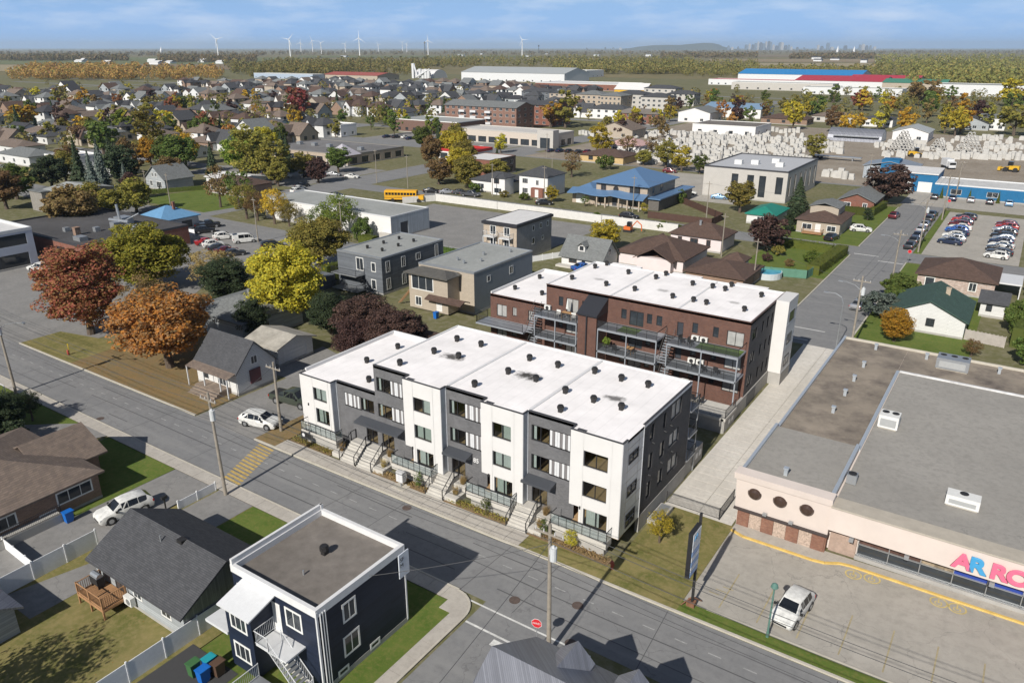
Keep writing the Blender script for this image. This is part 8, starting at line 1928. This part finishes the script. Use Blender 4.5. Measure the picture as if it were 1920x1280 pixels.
# ------------------------------------------------------------------ suburb: rows of houses, each its own thing
def house_proto(w, d, h, roof, rise, axis, gable_front=False, garage=False):
    t = thing('suburban_house', None, 'house', (0, 0, 0))
    x0, x1, y0, y1 = -w / 2, w / 2, -d / 2, d / 2
    mb = MB(); mb.box(x0, x1, y0, y1, -.2, h)
    if roof == 'gable':
        if axis == 'x': mb.poly([(x1, y0, h), (x1, y1, h), (x1, 0, h + rise)]); mb.poly([(x0, y1, h), (x0, y0, h), (x0, 0, h + rise)])
        else: mb.poly([(x0, y0, h), (x1, y0, h), (0, y0, h + rise)]); mb.poly([(x1, y1, h), (x0, y1, h), (0, y1, h + rise)])
    if gable_front:
        mb.box(x0 + .4, x0 + w * .45, y0 - 1.6, y0, -.2, h); mb.poly([(x0 + .4, y0 - 1.6, h), (x0 + w * .45, y0 - 1.6, h), (x0 + .2 + w * .225, y0 - 1.6, h + rise * .8)])
    mb.build('wall', WSTUC, t, local=True)
    r = (gable_roof(x0, x1, y0, y1, h + .1, rise, axis, .4) if roof == 'gable' else hip_roof(x0, x1, y0, y1, h + .1, rise, .45))
    if gable_front:
        g = gable_roof(x0 + .4, x0 + w * .45, y0 - 1.6, .0, h + .12, rise * .8, 'y', .3); n = len(r.v); r.v += g.v; r.f += [tuple(n + q for q in f) for f in g.f]; r.m += g.m
    r.build('roof', SH_DK, t, local=True)
    S = Wall((x0, y0 - (1.62 if gable_front else .02)), (1, 0)); E_ = Wall((x1 + .02, y0), (0, 1))
    for f in range(2 if h > 4.4 else 1):
        z = .9 + f * 2.7
        for u in ((.8, 2.4),) if gable_front else ((.9, 2.5), (w - 3.0, w - 1.4)): MB().box(*[q for q in (S.P(u[0], 0, z)[0], S.P(u[1], 0, z)[0])], S.o[1] - .02, S.o[1] + .03, z, z + 1.35).build('window', GL, t, local=True)
        MB().box(E_.o[0] - .03, E_.o[0] + .02, y0 + 2, y0 + 3.4, z, z + 1.35).build('window', GL, t, local=True); MB().box(E_.o[0] - .03, E_.o[0] + .02, y1 - 3, y1 - 1.8, z, z + 1.35).build('window', GL, t, local=True)
    MB().box(x0 + w * .55, x0 + w * .55 + 1, y0 - .04, y0 + .02, 0, 2.1).build('door', DOORW, t, local=True)
    return t
HP = [house_proto(10, 9, 5.2, 'hip', 2.6, 'x'), house_proto(10.5, 9, 5.0, 'gable', 3.4, 'y'), house_proto(12.5, 8.5, 2.9, 'gable', 2.4, 'x'), house_proto(10, 10, 4.8, 'hip', 2.8, 'x', True), house_proto(9, 9, 3.0, 'gable', 3.8, 'x', True), house_proto(13, 9, 3.0, 'hip', 2.0, 'x')]
HWALL = [('white', WSTUC), ('white', WSTUC), ('beige', BEIGE), ('pale', CW), ('tan', TANS), ('pale grey', LGREY), ('brick', BUFF), ('white', WSID)]
HROOF = [('charcoal', SH_DK), ('charcoal', SH_DK), ('brown', SH_DB), ('grey', SH_GY), ('taupe', SH_BR), ('black', plain('black_shingle', (.035, .035, .04), .9))]
used = set(); NH = 0
def suburb_house(x, y):
    global NH
    k = RN.randrange(6); p = HP[k]
    if k in used: t = copy_tree(p)
    else: t = p; used.add(k)
    t.location = (x, y, 0); t.rotation_euler = (0, 0, RN.choice((0, 0, 0, PI / 2, 0)) + RN.uniform(-.06, .06)); s = RN.uniform(1.05, 1.25); t.scale = (s, s, s)
    wn_, wm = RN.choice(HWALL); rn_, rm = RN.choice(HROOF)
    for c in t.children:
        nm = c.name.split('.')[0]
        if nm in ('wall', 'roof'):
            c.material_slots[0].link = 'OBJECT'; c.material_slots[0].material = wm if nm == 'wall' else rm
    t['group'] = 'houses of the suburb'
    auto(t, f"{wn_} {('two storey', 'tall gabled', 'long low', 'gable fronted', 'cottage style', 'hip roofed')[k]} house with {rn_} roof", x, y)
    NH += 1
NOGO = [(-262, -178, 300, 350), (-212, -140, 250, 300), (-262, -195, 185, 222)]
for ry in (150, 176, 196, 214, 233, 252, 276, 318, 346, 376, 412, 444, 490, 520, 548, 584, 612, 640, 676):
    x = -1000.0
    while x < -150:
        x += RN.uniform(15.5, 19)
        px, py = PX(x, ry)
        lim = 1120 if ry > 400 else (900 if ry > 345 else 640)
        if ry < 300 and x > -262: continue
        if not (-15 < px < lim and 158 < py < 285): continue
        if px < 330 and py < 172: continue
        if any(a < x < b and c < ry < d for a, b, c, d in NOGO): continue
        if any(abs(x - q - 4) < 10 for q in (-300, -420, -560, -700, -850)) or abs(x + 170) < 14: continue
        if px < 420 and RN.random() < .25: continue
        if NH < 298: suburb_house(x, ry + RN.uniform(-2, 2))
# trees among the houses
r = random.Random(5)
cs = ['olive', 'green', 'yellow', 'brown', 'olive', 'dark', 'gold', 'green', 'red', 'olive', 'orange', 'plum']
def scatter(n, px0, px1, py0, py1, cols, h0, h1, gap=7):
    k = 0; tries = 0
    while k < n and tries < n * 12:
        tries += 1
        x, y = G(r.uniform(px0, px1), r.uniform(py0, py1))
        if any((x - a) ** 2 + (y - b) ** 2 < gap * gap for a, b in TREES): continue
        c = r.choice(cols); h = r.uniform(h0, h1)
        kind = ('c%d' % r.randint(1, 2)) if c in ('dark', 'blue') else r.choice(('b1', 'b2', 'b3', 'u1', 'u2'))
        tree(x, y, h * (.26 if kind[0] == 'c' else .42 if kind[0] == 'b' else .32), h, c, kind); k += 1
scatter(62, 0, 340, 176, 275, cs, 8, 14); scatter(34, 330, 560, 190, 285, cs, 7, 13); scatter(22, 560, 860, 205, 262, ['olive', 'green', 'yellow', 'dark', 'lime', 'brown'], 8, 13); scatter(6, 380, 1100, 180, 205, cs, 5, 8)
scatter(22, 1250, 1480, 190, 240, ['olive', 'yellow', 'green', 'brown', 'orange', 'plum'], 8, 14); scatter(44, 1480, 1930, 190, 256, ['olive', 'yellow', 'green', 'olive', 'gold', 'brown'], 8, 15); scatter(12, 1100, 1260, 225, 262, ['brown', 'olive', 'plum', 'yellow'], 6, 10)
for px, py, rad, h, c, k in ((560, 224, 9, 20, 'red', 'b1'), (1060, 240, 9, 20, 'olive', 'u1'), (1032, 240, 7, 15, 'gold', 'u2'), (1610, 208, 8, 14, 'red', 'b2'), (1560, 205, 6.5, 17, 'green', 'u3'), (1730, 200, 12, 20, 'brown', 'b1'), (1800, 250, 6, 20, 'gold', 'u1'), (1830, 232, 8, 13, 'plum', 'b2'), (1895, 200, 11, 20, 'yellow', 'b3'), (1900, 255, 9, 16, 'olive', 'b1'), (560, 170, 5, 9, 'red', 'b2'), (235, 262, 6, 14, 'lime', 'b2'), (285, 300, 7, 20, 'olive', 'u1'), (45, 240, 9, 13, 'gold', 'b1'), (160, 252, 6, 9, 'gold', 'b3'), (195, 290, 8, 14, 'green', 'b1')):
    x, y = G(px, py); tree(x, y, rad, h, c, k)

# ------------------------------------------------------------------ woods, fields, turbines, hill, skyline
WM = {'autumn': leaf_mat('wood_autumn', ((.30, .16, .06), (.38, .20, .07), (.24, .19, .06), (.42, .22, .07), (.18, .17, .05), (.26, .12, .07))), 'mixed': leaf_mat('wood_mixed', ((.14, .15, .05), (.23, .21, .065), (.17, .17, .055), (.30, .22, .075), (.12, .13, .05))), 'dull': leaf_mat('wood_dull', ((.16, .13, .07), (.21, .15, .08), (.13, .13, .06), (.22, .14, .08)))}
def wood(label, m, pxs, n, h0, h1, seed):
    """a far wood reading as one mass: trees as clumps of leaf faces, all in one object"""
    r_ = random.Random(seed); mb = MB()
    for _ in range(n):
        x0, x1, y0, y1 = r_.choice(pxs); x, y = G(r_.uniform(x0, x1), r_.uniform(y0, y1)); D_ = math.hypot(x, y)
        h = r_.uniform(h0 * .6, h1 * 1.1); rad = h * r_.uniform(.36, .55); q = 70 if D_ < 1300 else (36 if D_ < 3000 else 16); s = rad * (.2 if D_ < 1300 else (.3 if D_ < 3000 else .45))
        for _k in range(q):
            u = rnd_unit(r_); c = Vector((x + u.x * rad * r_.uniform(.5, 1), y + u.y * rad * r_.uniform(.5, 1), h * .56 + u.z * h * .42))
            add_leaf(mb, c, (u + rnd_unit(r_) * .6).normalized(), s, r_)
    o = mb.build('woodland', WM[m]); o['kind'] = 'stuff'; o['label'] = label
    return o
wood('autumn coloured wood beyond the houses', 'autumn', [(20, 420, 134, 152), (60, 260, 130, 150)], 700, 10, 15, 1)
wood('small far trees between the distant houses and shops', 'mixed', [(0, 340, 160, 215), (0, 340, 170, 290), (330, 1100, 156, 205), (330, 560, 185, 270), (560, 860, 190, 240), (1250, 1920, 172, 205), (1480, 1920, 176, 235)], 330, 4, 9, 8)
wood('olive wood behind the suburb', 'mixed', [(420, 800, 122, 142), (500, 900, 116, 130), (470, 640, 134, 146)], 1100, 10, 16, 2)
wood('distant mixed wood beyond the factory', 'mixed', [(800, 1300, 108, 126), (1040, 1300, 118, 140)], 1300, 9, 15, 3)
wood('hedgerow wood behind the red and blue roofs', 'mixed', [(1280, 1760, 132, 145), (1180, 1420, 118, 140)], 800, 8, 13, 4)
wood('wooded town edge at the east', 'mixed', [(1640, 1940, 104, 128), (1700, 1940, 125, 170)], 1000, 10, 16, 5)
wood('dull brown tree belts on the plain', 'dull', [(0, 500, 101, 106), (480, 1300, 98.5, 104), (1280, 1920, 97, 102), (0, 1920, 94.5, 97.5), (0, 240, 112, 115), (1480, 1640, 108, 111), (1240, 1420, 104, 110), (300, 480, 112, 118)], 3200, 12, 20, 6)
FC = [((.26, .20, .12), 'tan'), ((.14, .15, .06), 'green'), ((.21, .16, .10), 'brown'), ((.30, .25, .15), 'straw')]
for i, (a, b, c, d, k) in enumerate(((0, 560, 108, 121, 1), (0, 90, 122, 134, 3), (200, 520, 121, 131, 2), (1380, 1660, 119, 126, 3), (1330, 1760, 111.5, 117, 0), (1280, 1500, 127, 131, 2), (560, 1000, 105, 108.5, 1), (1400, 1700, 104, 107, 2))):
    q = [G(a, d), G(b, d), G(b, c), G(a, c)]
    sheet('field', mat('field_' + FC[k][1], FC[k][0], .95, .15, .02, big=.15), q, .3 + i * .05, '%s field on the plain' % FC[k][1])
TW = plain('turbine_white', (.8, .8, .8), .5)
for i, (px, py, hub) in enumerate(((410, 108, 80), (545, 108, 80), (565, 101, 80), (587, 101, 95), (603, 101, 80), (648, 100, 75), (675, 107, 88), (710, 99, 75), (755, 98.5, 95), (763, 98.5, 80), (803, 104, 85), (979, 105, 85))):
    x, y = G(px, py); a0 = (0.3 + i * .55)
    t = thing('wind_turbine', 'white wind turbine on the horizon, %s counting from the west' % ('first', 'second', 'third', 'fourth', 'fifth', 'sixth', 'seventh', 'eighth', 'ninth', 'tenth', 'eleventh', 'twelfth')[i], 'wind turbine', (x, y, 0), 'wind turbines on the plain', YAW); t.scale = (.9, .9, .9)
    MB().tube((0, 0, 0), (0, 0, hub), 3.0, 1.5, 10).build('tower', TW, t, local=True); MB().box(-2, 2, -4, 6, hub - 1.5, hub + 2.2).build('nacelle', TW, t, local=True)
    for k in range(3):
        a = a0 + k * 2 * PI / 3; c, s = math.cos(a), math.sin(a); L_ = hub * .5
        MB().poly([(c * 1 - s * 1.3, -5, hub + s * 1 + c * 1.3), (c * L_, -5, hub + s * L_), (c * 1 + s * 1.3, -5, hub + s * 1 - c * 1.3)]).poly([(c * 1 + s * 1.3, -4.4, hub + s * 1 - c * 1.3), (c * L_, -4.6, hub + s * L_), (c * 1 - s * 1.3, -4.4, hub + s * 1 + c * 1.3)]).build('blade', TW, t, local=True)
for i, (px, py, hh) in enumerate(((797, 103, 75), (1010, 100, 60))):
    x, y = G(px, py); t = thing('lattice_mast', 'dark lattice mast %s' % ('between two wind turbines', 'on the plain beyond the factory')[i], 'mast', (x, y, 0))
    mb = MB(); w = 2.6
    for sx in (-1, 1):
        for sy in (-1, 1): mb.tube((sx * w, sy * w, 0), (sx * w * .6, sy * w * .6, hh), .5, .4, 4)
    for k in range(8): mb.tube((-w, -w, k * hh / 8), (w, -w, (k + 1) * hh / 8), .3, .3, 4); mb.tube((w, -w, k * hh / 8), (-w, -w, (k + 1) * hh / 8), .3, .3, 4)
    mb.build('lattice', BLACKM, t, local=True); MB().box(-4, 4, -4, 4, hh - 12, hh - 4).build('antenna_head', BLACKM, t, local=True)
def far_dir(px, D_):
    d = _fw * FPX + _rt * (px - 960) - _up * (90.3 - 640); h = math.hypot(d.x, d.y); return d.x / h * D_, d.y / h * D_
# wooded mount and city towers on the skyline
rows = []
prof = [(1150, 0), (1180, 30), (1200, 62), (1225, 88), (1255, 95), (1275, 92), (1300, 115), (1320, 132), (1335, 128), (1348, 98), (1358, 55), (1372, 22), (1390, 0)]
mb = MB(); n = len(prof)
for D_, k in ((16800, 0), (17300, .75), (17900, 1.0), (18800, 0)): mb.v += [(*far_dir(px, D_), hgt * k * 1.05) for px, hgt in prof]
for b in range(3):
    for i in range(n - 1): mb.f.append((b * n + i, b * n + i + 1, (b + 1) * n + i + 1, (b + 1) * n + i)); mb.m.append(0)
structure(mb.build('hill', mat('wooded_hill', (.08, .085, .04), .95, .3, .003), smooth=True), 'long wooded hill on the horizon')
r = random.Random(3); TWM = [plain('tower_glass', (.16, .20, .25), .3), plain('tower_stone', (.42, .41, .40), .7), plain('tower_dark', (.10, .11, .13), .4)]
tl = [(1366, 90), (1373, 60), (1384, 70), (1399, 110), (1405, 130), (1411, 120), (1416, 150), (1421, 175), (1426, 165), (1432, 140), (1436, 185), (1441, 190), (1445, 170), (1450, 110), (1456, 90), (1462, 165), (1466, 160), (1473, 100), (1479, 110), (1484, 70), (1495, 60), (1508, 50), (1534, 105), (1541, 80), (1552, 150), (1560, 60), (1585, 90), (1612, 110), (1618, 120), (1625, 90), (1632, 95), (1640, 70), (1135, 60), (1150, 50), (1163, 45), (1100, 40)]
for i, (px, h) in enumerate(tl):
    h *= .8
    x, y = far_dir(px, r.uniform(15800, 16600)); t = thing('skyscraper', 'distant skyscraper in the hazy downtown skyline', 'tower', (x, y, 0), 'downtown towers on the horizon', YAW)
    w = r.uniform(14, 26); MB().box(-w, w, -w, w, 0, h * .94).build('shaft', TWM[i % 3], t, local=True); MB().box(-w * .7, w * .7, -w * .7, w * .7, h * .94, h + 8).build('crown_block', TWM[i % 3], t, local=True)
for i, (px, py, h) in enumerate(((1570, 98, 60), (1601, 97.5, 55), (303, 99, 50))):
    x, y = G(px, py); t = thing('church_spire', 'white church spire on the plain, %s' % ('taller of the two in the east', 'shorter of the two in the east', 'alone in the west')[i], 'church', (x, y, 0)); MB().box(-8, 8, -8, 8, 0, h * .45).build('belfry', TW, t, local=True); MB().tube((0, 0, h * .45), (0, 0, h), 8, .4, 8).build('spire', TW, t, local=True)
r = random.Random(9)
for i in range(26):
    px, py = [(r.uniform(120, 480), r.uniform(114, 122)), (r.uniform(600, 1300), r.uniform(100, 112)), (r.uniform(1520, 1780), r.uniform(106, 122))][i % 3]
    x, y = G(px, py); w, d, h = r.uniform(14, 40), r.uniform(10, 20), r.uniform(4, 8)
    t = thing('farm_building', None, 'barn', (x, y, 0), 'farm buildings on the plain'); MB().box(-w / 2, w / 2, -d / 2, d / 2, 0, h).build('wall', CW, t, local=True); gable_roof(-w / 2, w / 2, -d / 2, d / 2, h, 3, 'x', .4).build('roof', (WROOF, GM, SH_DK)[i % 3], t, local=True)
    auto(t, '%s roofed farm building' % ('white', 'grey', 'dark')[i % 3], x, y)

# ------------------------------------------------------------------ hazy air
hz = MB().box(-31000, 31000, -31000, 31000, -2, 215).build('haze', None or mat('haze_dummy', (1, 1, 1)))
hm = bpy.data.materials.new('haze_air'); hm.use_nodes = True; nt = hm.node_tree; nt.nodes.clear()
ho = nt.nodes.new('ShaderNodeOutputMaterial'); pv = nt.nodes.new('ShaderNodeVolumePrincipled'); pv.inputs['Color'].default_value = (.62, .78, 1.0, 1); pv.inputs['Density'].default_value = 5.6e-5; pv.inputs['Anisotropy'].default_value = 0.1
nt.links.new(pv.outputs[0], ho.inputs['Volume']); hz.data.materials.clear(); hz.data.materials.append(hm)
hz['kind'] = 'stuff'; hz['label'] = 'thin blue haze over the plain'

# ------------------------------------------------------------------ labels by rank round the landmarks one can find
LANDMARKS += [('the yellow school bus', -136, 152), ('the blue roofed stone house', -86, 184), ('the white panel fence', -96, 157), ('the pale office block', -63, 206), ('the blue workshop', 0, 239), ('the arched barn', -76, 368), ('the strip mall', -187, 273), ('the low plaza', -215, 192), ('the brick apartment block', -228, 318), ('the white warehouse', -125, 118), ('the brick workshop', -155, 75), ('the green corner lawn', -182, 122), ('the blue roofed cottage', -158, 97), ('the green roofed bungalow', -8, 120), ('the brick ranch house', -6, 146), ('the beige corner house', -36, 175), ('the precast yard', -95, 300), ('the factory hall', -545, 810), ('the red roofed warehouse', *G(660, 150)), ('the storage units', *G(540, 150)), ('the autumn wood', *G(230, 152)), ('the white raised bungalow', -53, 147), ('the car park', -6, 190), ('the crimson roofs', *G(1680, 165)), ('the main road', 19, 420), ('the steel blue roofed garage', *G(1400, 224)), ('the golden tree', *G(1032, 240)), ('the big russet tree', *G(560, 224)), ('the pale blue gabled house', -208, 130), ('the red brick store', -147, 200), ('the grey stone house', -198, 97), ('the wind turbines', *G(600, 104)), ('the church spires', *G(1585, 98)), ('the silo plant', *G(800, 148)), ('the white houses by the fence', -118, 180), ('the purple tree', *G(1830, 232)), ('the two storey brick shop', -170, 228)]
ORD = ['first', 'second', 'third', 'fourth', 'fifth', 'sixth', 'seventh', 'eighth', 'ninth', 'tenth', 'eleventh', 'twelfth', 'thirteenth', 'fourteenth', 'fifteenth', 'sixteenth', 'seventeenth', 'eighteenth', 'nineteenth', 'twentieth'] + ['twenty ' + q for q in ('first', 'second', 'third', 'fourth', 'fifth', 'sixth', 'seventh', 'eighth', 'ninth')]
bk = {}
for o, desc, x, y in AUTO:
    L_ = min(LANDMARKS, key=lambda q: (q[1] - x) ** 2 + (q[2] - y) ** 2)
    bk.setdefault((desc, L_[0]), []).append((math.hypot(L_[1] - x, L_[2] - y), o))
for (desc, ln), q in bk.items():
    q.sort(key=lambda e: e[0])
    for i, (_, o) in enumerate(q):
        o['label'] = f"{desc} by {ln}" if len(q) == 1 else f"{desc}, {ORD[min(i, 28)]} out from {ln}"
# prototypes never placed are removed
for k, p in enumerate(HP):
    if k not in used:
        for c in list(p.children): bpy.data.objects.remove(c)
        bpy.data.objects.remove(p)
print('houses', NH, 'objects', len(COL.objects), 'tris', sum(sum(len(p.vertices) - 2 for p in m.polygons) for m in bpy.data.meshes))
